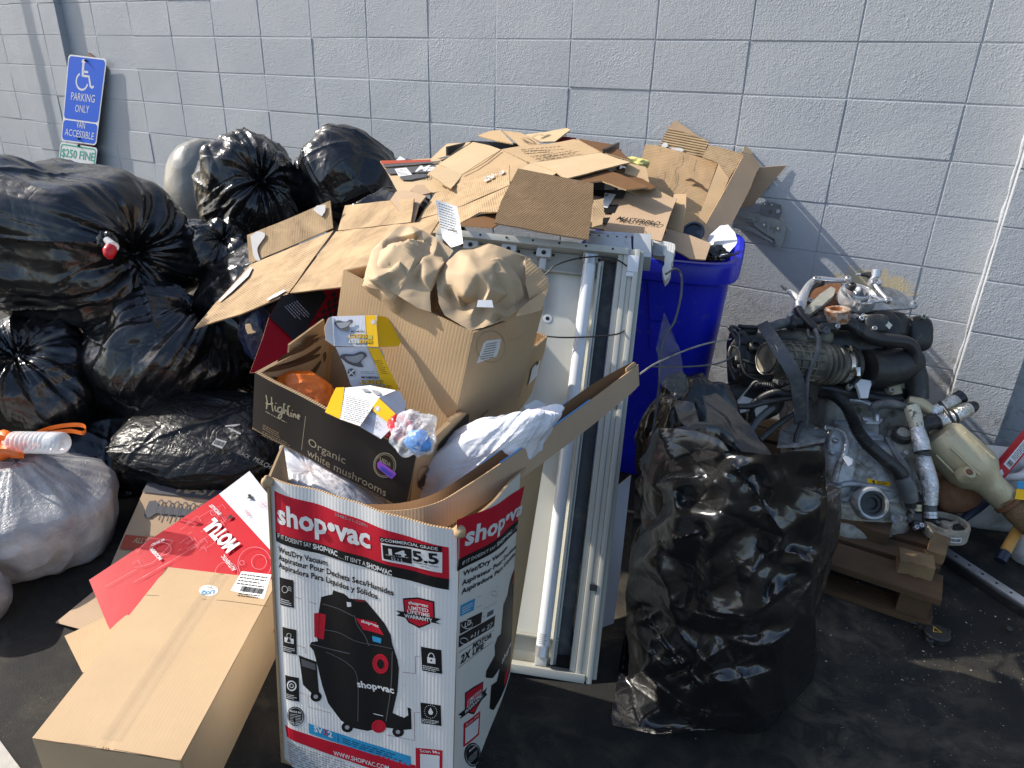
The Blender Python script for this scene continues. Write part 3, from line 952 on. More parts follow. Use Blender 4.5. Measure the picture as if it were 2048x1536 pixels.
def bag(name, c, radii, mat, parent=None, seed=0, knot=None, pleat=11, pl_amp=0.05, lump=0.16, crum=0.05, sub=6, floor=None, rot=0.0, sq=1.0, dent=None, tilt=(0, 0), facet=0.035, neck=0.0, nf=0, fa=1.0, poly=0, angle=55):
    Vn, F = ico(sub)
    n = Vn.copy()
    if sq != 1.0:
        nn = np.sign(n) * np.abs(n) ** sq
        n = nn / (np.abs(nn) ** 2.6).sum(1)[:, None] ** (1 / 2.6)
    o = seed * 11.7
    r = np.random.RandomState(seed + 40)
    d = np.ones(len(n))
    d += lump * fbm(Vn * 1.25 + o, 2)
    if poly:                                                   # angular, paper-like: cut by random flats
        hk = np.full(len(n), 9.0)
        for k in range(poly):
            pn = r.normal(size=3); pn /= np.linalg.norm(pn)
            dt = Vn @ pn
            hk = np.minimum(hk, np.where(dt > 0.12, r.uniform(0.72, 1.02) / np.maximum(dt, 0.12), 9.0))
        d = 0.35 * d + 0.65 * np.minimum(hk, 1.25)
    warp = 0.35 * np.stack([pnoise(Vn * 1.7 + o + k * 9) for k in range(3)], 1)
    q = Vn + warp
    for k in range(5):
        dv = r.normal(size=3); dv /= np.linalg.norm(dv)
        t = q @ dv * r.uniform(1.6, 3.2) + r.uniform(0, 9)
        d += facet * (np.abs((t % 2) - 1) - 0.5)
    if crum:
        msk = np.clip(0.5 + 1.6 * fbm(Vn * 1.6 + o + 31, 2), 0.15, 1.2)
        st = q * np.array([1.0, 1.0, 0.55])
        d -= crum * msk * (2.2 * np.abs(pnoise(st * 3.6 + o + 5)) - 0.35)
        d -= crum * 0.45 * msk * (2.2 * np.abs(pnoise(q * 8.5 + o + 9)) - 0.3)
        if sub > 5:
            d -= crum * 0.22 * (2.2 * np.abs(pnoise(q * 19 + o + 2)) - 0.3)
    kn = None
    if knot is not None:
        k = np.array(knot, float); k /= np.linalg.norm(k)
        kn = k * 1.02
        x, y, _ = axes(k)
        ct = np.clip(Vn @ k, -1, 1)
        th = np.arccos(ct)
        ph = np.arctan2(Vn @ y, Vn @ x)
        j = 0.6 * pnoise(np.stack([np.cos(ph) * 2, np.sin(ph) * 2, th * 0.5], 1) + o)
        t1 = np.abs(((ph / math.pi * pleat + 2.2 * j) % 2) - 1) - 0.5
        t2 = np.abs(((ph / math.pi * pleat * 2.3 + 3 * j + 0.4) % 2) - 1) - 0.5
        fall = np.exp(-th / 0.62) * np.clip(th / 0.16, 0, 1) * (0.45 + 0.9 * np.clip(0.5 + pnoise(np.stack([np.cos(ph), np.sin(ph), ph * 0], 1) * 2.4 + o + 4), 0, 1))
        d += pl_amp * fall * (1.3 * t1 + 0.6 * t2)
        d -= 0.34 * np.exp(-(th / 0.42) ** 2)
        d += neck * np.exp(-(th / 0.10) ** 2)
    if nf:
        d += folds(Vn, Vn, nf, r, (0.025 * fa, 0.075 * fa), (0.018, 0.07), (0.25, 0.75), kn, 0.62)
        d += folds(Vn, Vn, nf, r, (0.008 * fa, 0.025 * fa), (0.012, 0.03), (0.12, 0.35), kn, 0.4)
    P = n * d[:, None] * np.array(radii)
    ca, sa = math.cos(rot), math.sin(rot)
    R = np.array([[ca, -sa, 0], [sa, ca, 0], [0, 0, 1]])
    tx, ty = tilt
    Rx = np.array([[1, 0, 0], [0, math.cos(tx), -math.sin(tx)], [0, math.sin(tx), math.cos(tx)]])
    Ry = np.array([[math.cos(ty), 0, math.sin(ty)], [0, 1, 0], [-math.sin(ty), 0, math.cos(ty)]])
    P = P @ (R @ Rx @ Ry).T + np.array(c)
    if floor is not None:
        lo = floor + 0.006 + 0.012 * np.abs(pnoise(P * 14 + o))
        P[:, 2] = np.maximum(P[:, 2], lo)
    return mesh(name, P, F, MAT[mat], parent, auto=angle)
def curl(name, c, radii, dirv, size, mat, parent, seed=0, lift=1.08, nf=10, flare=0.25, poly=14):
    """a creased patch of paper wrapped part way round a body, its free edge lifting off"""
    k = np.array(dirv, float); k /= np.linalg.norm(k)
    x, y, _ = axes(k)
    r = np.random.RandomState(seed)
    n = 44
    g = np.linspace(-1, 1, n)
    U, W_ = np.meshgrid(g, g)
    edge = 1 + 0.12 * np.sin(3 * U + seed) * np.abs(W_) + 0.1 * np.cos(4 * W_ + seed) * np.abs(U)
    a, b = U * size[0] * edge, W_ * size[1] * edge
    Vn = (k[None, None] * np.cos(np.hypot(a, b))[..., None] + x * np.sin(a)[..., None] + y * np.sin(b)[..., None]).reshape(-1, 3)
    Vn /= np.linalg.norm(Vn, axis=1)[:, None]
    hk = np.full(len(Vn), 9.0)
    for _ in range(poly):
        pn = k + 0.75 * r.normal(size=3); pn /= np.linalg.norm(pn)
        dt = Vn @ pn
        hk = np.minimum(hk, np.where(dt > 0.2, r.uniform(0.86, 1.06) / np.maximum(dt, 0.2), 9.0))
    d = 0.4 + 0.6 * np.minimum(hk, 1.3)
    d = d * lift + folds(Vn, Vn, nf, r, (0.03, 0.08), (0.03, 0.10), (0.2, 0.6))
    e = np.maximum(np.abs(U), np.abs(W_)).ravel()
    d += flare * np.clip((e - 0.6) / 0.4, 0, 1) ** 2 * np.clip(pnoise(Vn * 2 + seed) + 0.25, -0.2, 1)
    P = Vn * d[:, None] * np.array(radii) + np.array(c)
    m = len(P)
    P2 = P - Vn * 0.0012
    F = []
    for i in range(n - 1):
        for j in range(n - 1):
            q = (i * n + j, i * n + j + 1, (i + 1) * n + j + 1, (i + 1) * n + j)
            F.append(q); F.append(tuple(v + m for v in q[::-1]))
    return mesh(name, np.concatenate([P, P2]), F, MAT[mat], parent, auto=22)

# ------------------------------------------------------------------ creased skins surveyed point by point
from mathutils.geometry import delaunay_2d_cdt
def traced(name, pts, place, mat, parent, maxe=140, res=0.012, amp=0.0, seed=0, back=None, angle=24, fine=0.0, soft=0, crease=None):
    """pts: (u, v, third) in photo pixels; place(u, v, third) -> point. Straight creases run between neighbours."""
    vv = [Vector((p[0], p[1])) for p in pts]
    r = delaunay_2d_cdt(vv, [], [], 0, 1e-4)
    P3 = [np.array(place(*p)) for p in pts]
    inv = [o[0] for o in r[3]]
    bm = bmesh.new()
    bv = [bm.verts.new(P3[i]) for i in inv]
    for f in r[2]:
        q = [vv[inv[i]] for i in f]
        if max((q[k] - q[(k + 1) % 3]).length for k in range(3)) > maxe:
            continue
        bm.faces.new([bv[i] for i in f])
    bmesh.ops.delete(bm, geom=[v for v in bm.verts if not v.link_faces], context='VERTS')
    for _ in range(6):
        es = [e for e in bm.edges if e.calc_length() > res]
        if not es:
            break
        bmesh.ops.subdivide_edges(bm, edges=es, cuts=1)
        bmesh.ops.triangulate(bm, faces=[f for f in bm.faces if len(f.verts) > 3])
    bm.verts.index_update()
    A = np.array([v.co[:] for v in bm.verts])
    F = []
    for f in bm.faces:
        q = [v.index for v in f.verts]
        n = np.cross(A[q[1]] - A[q[0]], A[q[2]] - A[q[0]])
        F.append(q if n @ (CAM - A[q[0]]) > 0 else q[::-1])
    if soft:
        E_ = np.array([(e.verts[0].index, e.verts[1].index) for e in bm.edges])
        for _ in range(soft):
            S_, n_ = np.zeros_like(A), np.zeros(len(A))
            for a, b in ((0, 1), (1, 0)):
                np.add.at(S_, E_[:, a], A[E_[:, b]]); np.add.at(n_, E_[:, a], 1)
            A = 0.4 * A + 0.6 * S_ / n_[:, None]
    bm.free()
    toc = CAM - A
    toc /= np.linalg.norm(toc, axis=1)[:, None]
    if crease:
        A = A + toc * crease(A, toc)[:, None]
    if amp:
        A = A + toc * (amp * (fbm(A * 9 + seed, 2) + 0.7 * (2 * np.abs(pnoise(A * 22 + seed)) - 0.4)))[:, None]
    if fine:
        A = A + toc * (fine * (2 * np.abs(pnoise(A * 60 + seed)) - 0.4) * np.clip(3 * fbm(A * 6 + seed + 3, 2), 0, 1.3))[:, None]
    m = len(A)
    V = np.concatenate([A, A - toc * 0.0015])
    F = F + [[i + m for i in q][::-1] for q in F]
    return mesh(name, V, F, MAT[mat], parent, auto=angle)
# ------------------------------------------------------------------ setting: ground, block wall, piers
def grid_ground():
    V = [(-45, -45, 0), (45, -45, 0), (45, 0.3, 0), (-45, 0.3, 0)]
    o = mesh('ground', V, [(0, 1, 2, 3)], MAT['asphalt'])
    setp(o, kind='structure')
grid_ground()
BW, BH, JT = 0.4064, 0.2032, 0.0052
def block_mesh(w_, h_, seed, depth=0.09):
    r = random.Random(seed)
    bm = bmesh.new()
    x0, x1, z0, z1 = JT / 2, w_ - JT / 2, JT / 2, h_ - JT / 2
    j = lambda a=0.0016: r.uniform(-a, a)
    f = [bm.verts.new((x + j(), j(0.0012), z + j())) for x, z in ((x0, z0), (x1, z0), (x1, z1), (x0, z1))]
    b = [bm.verts.new((v.co.x, depth, v.co.z)) for v in f]
    fr = bm.faces.new(f)
    for i in range(4):
        bm.faces.new((f[(i + 1) % 4], f[i], b[i], b[(i + 1) % 4]))
    ed = list(fr.edges)
    bmesh.ops.bevel(bm, geom=ed, offset=0.0026, segments=2, affect='EDGES', profile=0.6)
    bmesh.ops.recalc_face_normals(bm, faces=bm.faces)
    me = bpy.data.meshes.new('block')
    bm.to_mesh(me)
    bm.free()
    me.materials.append(MAT['wall'])
    return me
full = [block_mesh(BW, BH, k) for k in range(7)]
wall = thing('block_wall', 'long white painted concrete block wall behind the rubbish pile', 'wall', (0, 0, 0))
def put_block(me, x, y, z, parent):
    o = bpy.data.objects.new('block', me)
    COL.objects.link(o)
    o.location = (x, y + RNG.gauss(0, 0.0011), z)
    o.rotation_euler = (RNG.gauss(0, 0.0022), 0, RNG.gauss(0, 0.0016))
    return adopt(o, parent)
zrow = lambda r: 1.6256 - r * BH                              # height of joint r
for c in range(-11, 9):
    for r_ in range(-4, 8):
        put_block(RNG.choice(full), c * BW, 0, zrow(r_ + 1), wall)
V, F = [], []
for c in list(range(-30, 24)):
    for r_ in range(-9, 8):
        if -11 <= c <= 8 and r_ >= -4:
            continue
        o = len(V)
        me = full[(c * 7 + r_) % 7]
        V += [(v.co.x + c * BW, v.co.y, v.co.z + zrow(r_ + 1)) for v in me.vertices]
        F += [tuple(i + o for i in p.vertices) for p in me.polygons]
far = mesh('far_blocks', V, F, MAT['wall'], wall)
far['kind'] = 'stuff'
box('mortar', (-30 * BW, 0.0026, 0), (54 * BW, 0, 0), (0, 0.16, 0), (0, 0, zrow(-9)), MAT['wall'], wall)
def pier(name, label, x0, x1, dy, joints):
    t = thing(name, label, 'pier', (x0, 0, 0))
    ms = {}
    for r_ in range(-4, 8):
        xs = [x0] + joints + [x1]
        for a, b in zip(xs[:-1], xs[1:]):
            k = round(b - a, 3)
            ms.setdefault(k, [block_mesh(b - a, BH, 50 + q, 0.05) for q in range(3)])
            put_block(RNG.choice(ms[k]), a, -dy, zrow(r_ + 1), t)
    box('mortar', (x0 + 0.004, -dy + 0.0026, 0), (x1 - x0 - 0.008, 0, 0), (0, dy - 0.008, 0), (0, 0, zrow(-4)), MAT['wall'], t)
    return t
pier('wall_pier', 'white block pier of the wall at the far left behind the blue parking sign', -3.79, -3.19, 0.045, [-3.40])
tp = pier('wall_pier', 'narrow white block pier of the wall at the right edge behind the engine', 2.652, 2.852, 0.10, [])
# rounded bead of paint and mortar where the wall meets the right pier
pth = [(2.652 + RNG.uniform(-0.002, 0.002), -0.003 + RNG.uniform(-0.002, 0.002), z) for z in np.linspace(0.01, 2.4, 60)]
tube('mortar_bead', pth, [RNG.uniform(0.003, 0.011) for _ in range(40)], MAT['wall'], tp, n=8, seg=2)
ct = thing('shadow_pipe', 'thin grey unseen pipe added left of the pier to cast a shadow band on it', 'pipe', (-4.34, -0.224, 0))
tube('pipe', [(-4.34, -0.224, 0.0), (-4.28, -0.208, 1.0), (-4.23, -0.195, 2.2), (-4.20, -0.19, 3.2)], 0.014, MAT['steel'], ct, n=12)  # out of view, added and tilted to throw the dark band onto the left pier

ap = [onz(-30, 1440, 0.004), onz(30, 1522, 0.004), onz(90, 1600, 0.004), onz(140, 1720, 0.004), onz(-300, 1720, 0.004), onz(-300, 1380, 0.004)]  # thin pale sheet standing in for a sunlit patch of the ground
o = sheet('sunlit_ground_patch', Pl(ap[0], ap[1], ap[3]), ap, 'concrete', px=False, th=0.003, amp=0.0, res=0.3, edge='concrete', back='concrete')  # 'concrete' here is only the pale sunlit ground colour
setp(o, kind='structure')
# ------------------------------------------------------------------ print placed by survey: pixel on a panel -> panel metres
def uvpx(S, u, v):
    r = ray(u, v)
    t = (S.n @ ((S.o if isinstance(S, PSurf) else (S.a + S.b + S.c + S.d) / 4) - CAM)) / (S.n @ r)
    p = CAM + r * t
    if isinstance(S, PSurf):
        return ((p - S.o) @ S.x, (p - S.o) @ S.y)
    x, y = 0.5 * S.w, 0.5 * S.h
    for _ in range(12):
        q = S.P(x, y) - (S.n * S.warp(x / S.w, y / S.h) if S.warp else 0)
        dx = (S.P(x + 1e-4, y) - S.P(x, y)) / 1e-4
        dy = (S.P(x, y + 1e-4) - S.P(x, y)) / 1e-4
        sol = np.linalg.lstsq(np.stack([dx, dy], 1), p - q, rcond=None)[0]
        x += sol[0]; y += sol[1]
    return (x, y)
class Px:
    """print drawn from points of one enlarged view: origin ox,oy and scale k (photo px per view px)"""
    def __init__(s, pr, ox=0, oy=0, k=1.0):
        s.pr, s.ox, s.oy, s.k = pr, ox, oy, k
    def c(s, p):
        return uvpx(s.pr.s, s.ox + p[0] * s.k, s.oy + p[1] * s.k)
    def poly(s, pts, ink_, layer=1, smooth=0):
        s.pr.poly([s.c(p) for p in pts], ink_, layer, smooth)
    def band(s, a, b, c, d, ink_, layer=0, n=10):
        """a b along the top, c d back along the bottom; cut up so that it can follow a warped panel"""
        A, B_, C_, D_ = (np.array(s.c(p)) for p in (a, b, c, d))
        V, F = [], []
        for i in range(n + 1):
            t = i / n
            for j in range(4):
                q = j / 3
                V.append(tuple((A * (1 - t) + B_ * t) * q + (D_ * (1 - t) + C_ * t) * (1 - q)))
        for i in range(n):
            for j in range(3):
                F.append((i * 4 + j, i * 4 + 4 + j, i * 4 + 5 + j, i * 4 + 1 + j))
        s.pr._add(ink_, V, F, layer, 'printed_patch')
    def text(s, t, a, b, cap, ink_, bold=0.0, shear=0.0, layer=2, fit=True):
        A, B_ = np.array(s.c(a)), np.array(s.c(b))
        d = B_ - A
        C_ = np.array(s.c((a[0] + (b[1] - a[1]) * 0, a[1] - cap)))
        L = np.linalg.norm(d)
        nrm = np.array([-d[1], d[0]]) / L
        h = abs((C_ - A) @ nrm)
        s.pr.text(t, A[0], A[1], h, ink_, L if fit else None, bold, shear, 1.0, layer, math.atan2(d[1], d[0]))
    def disc(s, p, r, ink_, layer=1, ry=None):
        s.poly([(p[0] + r * math.cos(a), p[1] + (ry or r) * math.sin(a)) for a in np.linspace(0, 2 * math.pi, 22, endpoint=False)], ink_, layer)
    def line(s, pts, wd, ink_, layer=1, closed=False, smooth=0):
        s.pr.line([s.c(p) for p in pts], wd, ink_, layer, closed, smooth)
    def ring(s, p, r, wd, ink_, layer=1, ry=None):
        s.line([(p[0] + r * math.cos(a), p[1] + (ry or r) * math.sin(a)) for a in np.linspace(0, 2 * math.pi, 26, endpoint=False)], wd, ink_, layer, True)
    def fine(s, a, b, c, n, ink_, seed=1, layer=2, fill=0.4):
        """rows of unreadably small print in the parallelogram a (top left) b (top right) c (bottom left)"""
        r = random.Random(seed)
        a, b, c = (np.array(q, float) for q in (a, b, c))
        for k in range(n):
            t, x = (k + 0.5) / n, 0.0
            end = 1 - r.random() * 0.3
            hv = (c - a) / n * fill / 2
            while x < end:
                w_ = min(r.uniform(0.05, 0.16), end - x)
                p = a + (c - a) * t + (b - a) * x
                q = p + (b - a) * w_
                s.poly([p + hv, q + hv, q - hv, p - hv], ink_, layer)
                x += w_ + 0.03
    def bars(s, a, b, c, n, ink_, seed=1, layer=2):
        r = random.Random(seed)
        a, b, c = (np.array(q, float) for q in (a, b, c))
        x = 0.0
        while x < 1:
            w_ = r.choice((0.35, 0.5, 0.9)) / n
            p, q = a + (b - a) * x, a + (b - a) * min(1, x + w_)
            s.poly([p + (c - a), q + (c - a), q, p], ink_, layer)
            x += w_ + r.choice((0.4, 0.6)) / n

# ------------------------------------------------------------------ tall white vacuum carton, open at the top
A0, B0, C0 = onz(562, 1525, 0), onz(903, 1645, 0), onz(1019, 1350, 0)
def on_ray(u, v, Q, L, far=False):
    d = ray(u, v); o = CAM - Q
    a, b, c = d @ d, 2 * d @ o, o @ o - L * L
    return CAM + d * ((-b + (1 if far else -1) * math.sqrt(b * b - 4 * a * c)) / 2 / a)
At, Bt, Ct = on_ray(533, 960, A0, 0.77), on_ray(919, 1060, B0, 0.77), on_ray(1040, 945, C0, 0.77)
vac = thing('vacuum_carton', 'tall white and red wet dry vacuum carton standing open on the asphalt', 'carton', (A0 + C0) / 2)
def fw(u, v):
    return (-0.008 * math.exp(-(max(0, u) / 0.05) ** 2) + 0.006 * math.sin(3.1 * u) * (1 - 0.4 * v)
            + 0.0035 * math.sin(7 * u + 3 * v) * v + 0.0016 * math.sin(26 * u + 4 * v) * v - 0.006 * v ** 8 * math.sin(5 * u))
FR = Surf(A0, B0, Bt, At, fw)
RT = Surf(B0, C0, Ct, Bt, lambda u, v: 0.006 * math.sin(3.1 * u) + 0.002 * math.sin(9 * u + 4 * v))
FR.panel('front_panel', 'white_print', vac, 0.005, 40, 36, back='kraft')
RT.panel('side_panel', 'cream_print', vac, 0.005, 16, 20, back='kraft')
bk = (C0 - B0) * np.array([1, 1, 0])
D0 = A0 + bk
Dt, Et = At + (Ct - Bt) * 1.6, Ct + (Ct - Bt) * 0.55
E0 = C0
D1, D1t = A0 + bk * 0.42, D(563, 890, 1.50)
Surf(D1, A0, At, D1t).panel('side_panel', 'white_print', vac, 0.005, 8, 8, back='kraft')
Dt = np.array([D0[0], D0[1], 0.50])
Surf(D0, D1, np.array([D1[0], D1[1], 0.60]), Dt).panel('side_panel', 'white_print', vac, 0.005, 4, 4, back='kraft')
Surf(E0, D0, Dt, Et).panel('back_panel', 'white_print', vac, 0.005, 8, 8, back='kraft')
Surf(C0 + 0.001, E0 + np.array([-0.002, 0.004, 0]), Et, Ct).panel('side_crease', 'kraft', vac, 0.004, 2, 4)
sheet('floor_panel', Pl(A0 + [0, 0, .006], B0 + [0, 0, .006], C0 + [0, 0, .006]), [A0 + [0, 0, .006], B0 + [0, 0, .006], C0 + [0, 0, .006], D0 + [0, 0, .006]], 'kraft', vac, px=False, amp=0)
for q, s_ in ((Bt, 3), (At, 4)):                              # crushed corners
    bag('crushed_corner', q + [0, 0, -0.004], (0.011, 0.011, 0.013), 'kraft', vac, seed=s_, sub=3, lump=0.4, crum=0.2)
p = Px(Print(FR, vac), 500, 940, 1 / 2.578)
p.band((103, 120), (1040, 368), (1040, 538), (113, 333), 'red', 0, 30)
p.band((113, 330), (1040, 535), (1038, 592), (118, 378), 'black', 1, 30)
p.text('shop\u2022vac', (128, 277), (637, 390), 96, 'white', bold=0.032)
p.text('BRAND', (592, 360), (645, 371), 9, 'red', layer=3)
p.text('IF IT DOESN\u2019T SAY', (128, 355), (315, 402), 22, 'white')
p.text('SHOP\u2022VAC', (322, 407), (456, 440), 25, 'white', bold=0.03)
p.text('. . . IT ISN\u2019T A', (462, 446), (606, 484), 22, 'white')
p.text('SHOP\u2022VAC', (612, 488), (751, 520), 25, 'white', bold=0.03)
p.band((690, 322), (1008, 362), (1008, 390), (692, 350), 'black', 1, 8)
p.text('COMMERCIAL GRADE', (718, 344), (990, 380), 15, 'white', bold=0.01)
p.ring((704, 337), 7, 0.001, 'white', 2)
p.band((697, 352), (1010, 392), (1008, 500), (702, 442), 'white', 2, 8)
p.band((705, 361), (856, 380), (856, 458), (710, 434), 'black', 3, 4)
p.text('14', (738, 409), (828, 422), 29, 'white', bold=0.035, layer=4)
p.text('52.1 L', (750, 437), (810, 447), 14, 'white', layer=4)
p.text('5.5', (864, 440), (996, 452), 52, 'black', bold=0.035, layer=4)
p.text('Gallons \u2022 Galones', (722, 414), (838, 428), 6, 'white', layer=4)
p.text('Peak HP \u2022 HP de Pointe', (868, 452), (992, 470), 8, 'black', layer=4)
p.text('HP Pico', (905, 470), (950, 477), 8, 'black', layer=4)
p.text('53485-11-22891', (440, 232), (620, 285), 15, 'midgrey', layer=1)
p.text('Wet/Dry Vacuum', (134, 428), (399, 494), 27, 'black', bold=0.022)
p.text('Aspirateur Pour Dechets Secs/Humides', (134, 468), (758, 625), 27, 'black', bold=0.022)
p.text('Aspiradora Para Liquidos y S\u00f3lidos', (136, 508), (671, 652), 27, 'black', bold=0.022)
# warranty shield
p.poly([(803, 640), (885, 634), (968, 650), (970, 742), (940, 772), (886, 796), (830, 768), (810, 735)], 'black', 0)
p.poly([(810, 648), (885, 642), (961, 657), (963, 740), (935, 766), (886, 787), (836, 762), (817, 733)], 'red', 1)
p.poly([(766, 703), (812, 710), (960, 735), (1000, 742), (972, 757), (1000, 770), (960, 762), (812, 740), (770, 728), (790, 718)], 'black', 2)
p.text('shop\u2022vac', (833, 668), (938, 682), 16, 'white', bold=0.03, layer=3)
p.text('LIMITED', (834, 697), (940, 709), 19, 'white', bold=0.015, layer=3)
p.text('LIFETIME', (828, 717), (946, 734), 18, 'white', bold=0.015, layer=3)
p.text('WARRANTY', (812, 738), (958, 760), 18, 'white', bold=0.025, layer=3)
# the pictured vacuum cleaner
p.poly([(425, 640), (430, 618), (492, 632), (520, 655), (600, 662), (640, 705), (705, 775), (738, 835), (745, 880), (770, 960), (778, 1010), (768, 1130), (740, 1245),
        (800, 1268), (822, 1255), (818, 1212), (836, 1220), (838, 1328), (790, 1332), (700, 1322), (610, 1340), (530, 1325), (470, 1288), (405, 1200), (375, 1110), (345, 985), (330, 930), (308, 905),
        (318, 885), (352, 880), (340, 840), (360, 700), (366, 655)], 'black', 0)
p.poly([(250, 955), (345, 985), (360, 1175), (330, 1160), (272, 1108)], 'black', 0)
p.poly([(262, 972), (338, 996), (343, 1030), (268, 1010)], 'slate', 1)
p.line([(385, 822), (470, 838), (570, 880), (745, 905)], 0.0018, 'slate', 1, smooth=4)
p.line([(392, 935), (520, 1000), (560, 1080), (560, 1290)], 0.0016, 'grey', 1, smooth=4)
p.line([(545, 740), (560, 790), (600, 850), (620, 900)], 0.002, 'grey', 1, smooth=4)
p.line([(375, 690), (470, 715), (540, 745)], 0.002, 'grey', 1, smooth=4)
p.line([(745, 920), (735, 1100), (705, 1290)], 0.002, 'grey', 1, smooth=4)
p.line([(320, 895), (430, 925), (520, 940)], 0.0025, 'slate', 1, smooth=4)
p.poly([(352, 735), (392, 745), (382, 872), (334, 858), (332, 738)], 'red', 1)
p.line([(360, 740), (352, 862)], 0.0012, 'maroon', 2)
p.poly([(552, 755), (660, 775), (702, 838), (590, 815)], 'red', 1)
p.poly([(545, 655), (598, 662), (605, 672), (552, 668)], 'maroon', 1)
p.text('shop\u2022vac', (580, 776), (674, 800), 15, 'white', bold=0.03, layer=2)
p.poly([(637, 846), (686, 856), (684, 882), (640, 874)], 'blue', 1)
p.disc((680, 990), 43, 'red', 1, 52)
p.disc((680, 990), 19, 'black', 2, 26)
p.ring((680, 990), 33, 0.001, 'maroon', 2, 41)
p.text('shop\u2022vac', (560, 1110), (752, 1140), 32, 'white', bold=0.03, layer=2)
p.disc((668, 1316), 37, 'red', 2, 34)
p.ring((668, 1316), 25, 0.0008, 'maroon', 3, 23)
for q in ((342, 1165), (504, 1322), (768, 1342)):
    p.disc(q, 30, 'black', 1, 27)
    p.disc(q, 12, 'midgrey', 2, 11)
p.line([(640, 1250), (690, 1262)], 0.002, 'white', 1)
p.poly([(505, 672), (528, 674), (530, 695), (508, 698)], 'white', 2)
# feature icons and call-outs
for k, (x, y, w_, h_, a) in enumerate(((140, 560, 82, 142, .13), (157, 815, 80, 128, .13), (172, 1063, 78, 124, .13), (893, 893, 106, 126, .13), (885, 1188, 106, 110, .11))):
    q = [(x, y), (x + w_, y + w_ * a), (x + w_ + 2, y + h_ + w_ * a), (x + 4, y + h_)]
    p.poly(q, 'black', 0)
    p.fine((x + 8, y + h_ * .74), (x + w_ - 6, y + h_ * .74 + w_ * a), (x + 8, y + h_ * .95), 3, 'white', seed=k)
    cx, cy = x + w_ * .5, y + h_ * .42
    if k == 3:
        p.poly([(cx - 20, cy), (cx + 22, cy + 4), (cx + 22, cy + 34), (cx - 20, cy + 30)], 'white', 1)
        p.ring((cx + 1, cy - 2), 15, 0.002, 'white', 1, 20)
        p.disc((cx + 1, cy + 16), 5, 'black', 2)
    elif k == 4:
        p.poly([(cx, cy - 22), (cx + 13, cy + 4), (cx + 8, cy + 16), (cx - 8, cy + 15), (cx - 13, cy + 2)], 'white', 1)
        for t in range(20):
            p.disc((cx + 33 * math.cos(t * .314), cy + 34 * math.sin(t * .314)), 2, 'white', 1)
    elif k == 0:
        p.ring((cx - 8, cy), 17, 0.0012, 'white', 1)
        for t in (-9, 0, 9):
            p.line([(cx + 10, cy + t - 3), (cx + 20, cy + t - 7), (cx + 30, cy + t)], 0.001, 'white', 1, smooth=3)
    elif k == 1:
        p.poly([(cx - 26, cy - 4), (cx + 26, cy + 4), (cx + 26, cy + 30), (cx - 26, cy + 22)], 'white', 1)
        p.poly([(cx, cy - 6), (cx + 12, cy + 22), (cx - 12, cy + 20)], 'black', 2)
        p.ring((cx, cy - 12), 12, 0.0012, 'white', 1)
    else:
        p.ring((cx, cy), 24, 0.0035, 'white', 1)
        p.ring((cx, cy), 10, 0.002, 'white', 1)
for ln in ([(230, 655), (342, 690)], [(243, 905), (287, 915), (287, 945)], [(255, 1150), (298, 1160), (298, 1220), (418, 1250)], [(885, 945), (862, 943), (862, 1035), (797, 1027)],
           [(882, 1240), (853, 1238), (853, 1388), (708, 1360)]):
    p.line(ln, 0.0009, 'maroon', 1)
p.disc((230, 1273), 48, 'black', 0, 50)
p.ring((230, 1273), 42, 0.0010, 'white', 1, 44)
for t in range(5):
    p.line([(200, 1262 + t * 8), (262, 1268 + t * 8)], 0.001, 'white', 1)
p.text('MADE IN', (204, 1250), (262, 1258), 10, 'white', bold=0.02)
p.text('THE USA', (200, 1308), (258, 1316), 10, 'white', bold=0.02)
p.band((300, 1306), (832, 1472), (832, 1524), (302, 1357), 'blue', 0, 12)
p.text('SV', (332, 1345), (378, 1359), 28, 'white', bold=0.03)
p.text('X', (382, 1360), (402, 1367), 28, 'red', bold=0.03)
p.text('2', (405, 1370), (429, 1377), 28, 'white', bold=0.03)
p.line([(456, 1356), (456, 1404)], 0.0012, 'black', 1)
p.fine((480, 1374), (800, 1474), (480, 1405), 3, 'black', seed=12, fill=0.3)
p.band((165, 1328), (856, 1520), (850, 1610), (176, 1386), 'red', 0, 14)
p.text('WWW.SHOPVAC.COM', (434, 1466), (720, 1545), 22, 'white', bold=0.012)
p.fine((178, 1405), (560, 1520), (195, 1520), 9, 'midgrey', seed=5, fill=0.25)
p.band((857, 1427), (996, 1440), (992, 1552), (857, 1540), 'red', 0, 4)
p.text('Scan Me', (882, 1448), (984, 1458), 15, 'white', bold=0.01)
p.band((880, 1458), (980, 1468), (978, 1546), (880, 1538), 'white', 1, 4)
p.pr.build()
p = Px(Print(RT, vac), 500, 940, 1 / 2.578)
p.band((1098, 268), (1393, 22), (1389, 186), (1096, 476), 'red', 0, 8)
p.band((1096, 474), (1389, 184), (1385, 246), (1093, 532), 'black', 1, 8)
p.text('shop\u2022va', (1122, 398), (1352, 200), 92, 'white', bold=0.032)
p.text('c', (1354, 198), (1389, 168), 92, 'white', bold=0.032)
p.text('IF IT DOESN\u2019T SAY', (1113, 497), (1228, 390), 18, 'white')
p.text('SHOP\u2022VAC', (1233, 384), (1310, 310), 19, 'white', bold=0.03)
p.text('...IT ISN\u2019T A', (1314, 305), (1383, 236), 17, 'white')
p.text('Wet/Dry Vacuum', (1114, 556), (1288, 396), 25, 'black', bold=0.022)
p.text('Aspirateur Pour Dechets Secs', (1110, 604), (1378, 346), 25, 'black', bold=0.022)
p.text('Aspiradora Para Liquidos y S', (1108, 648), (1374, 386), 25, 'black', bold=0.022)
p.poly([(1104, 706), (1160, 662), (1156, 724), (1102, 762)], 'blue', 0)
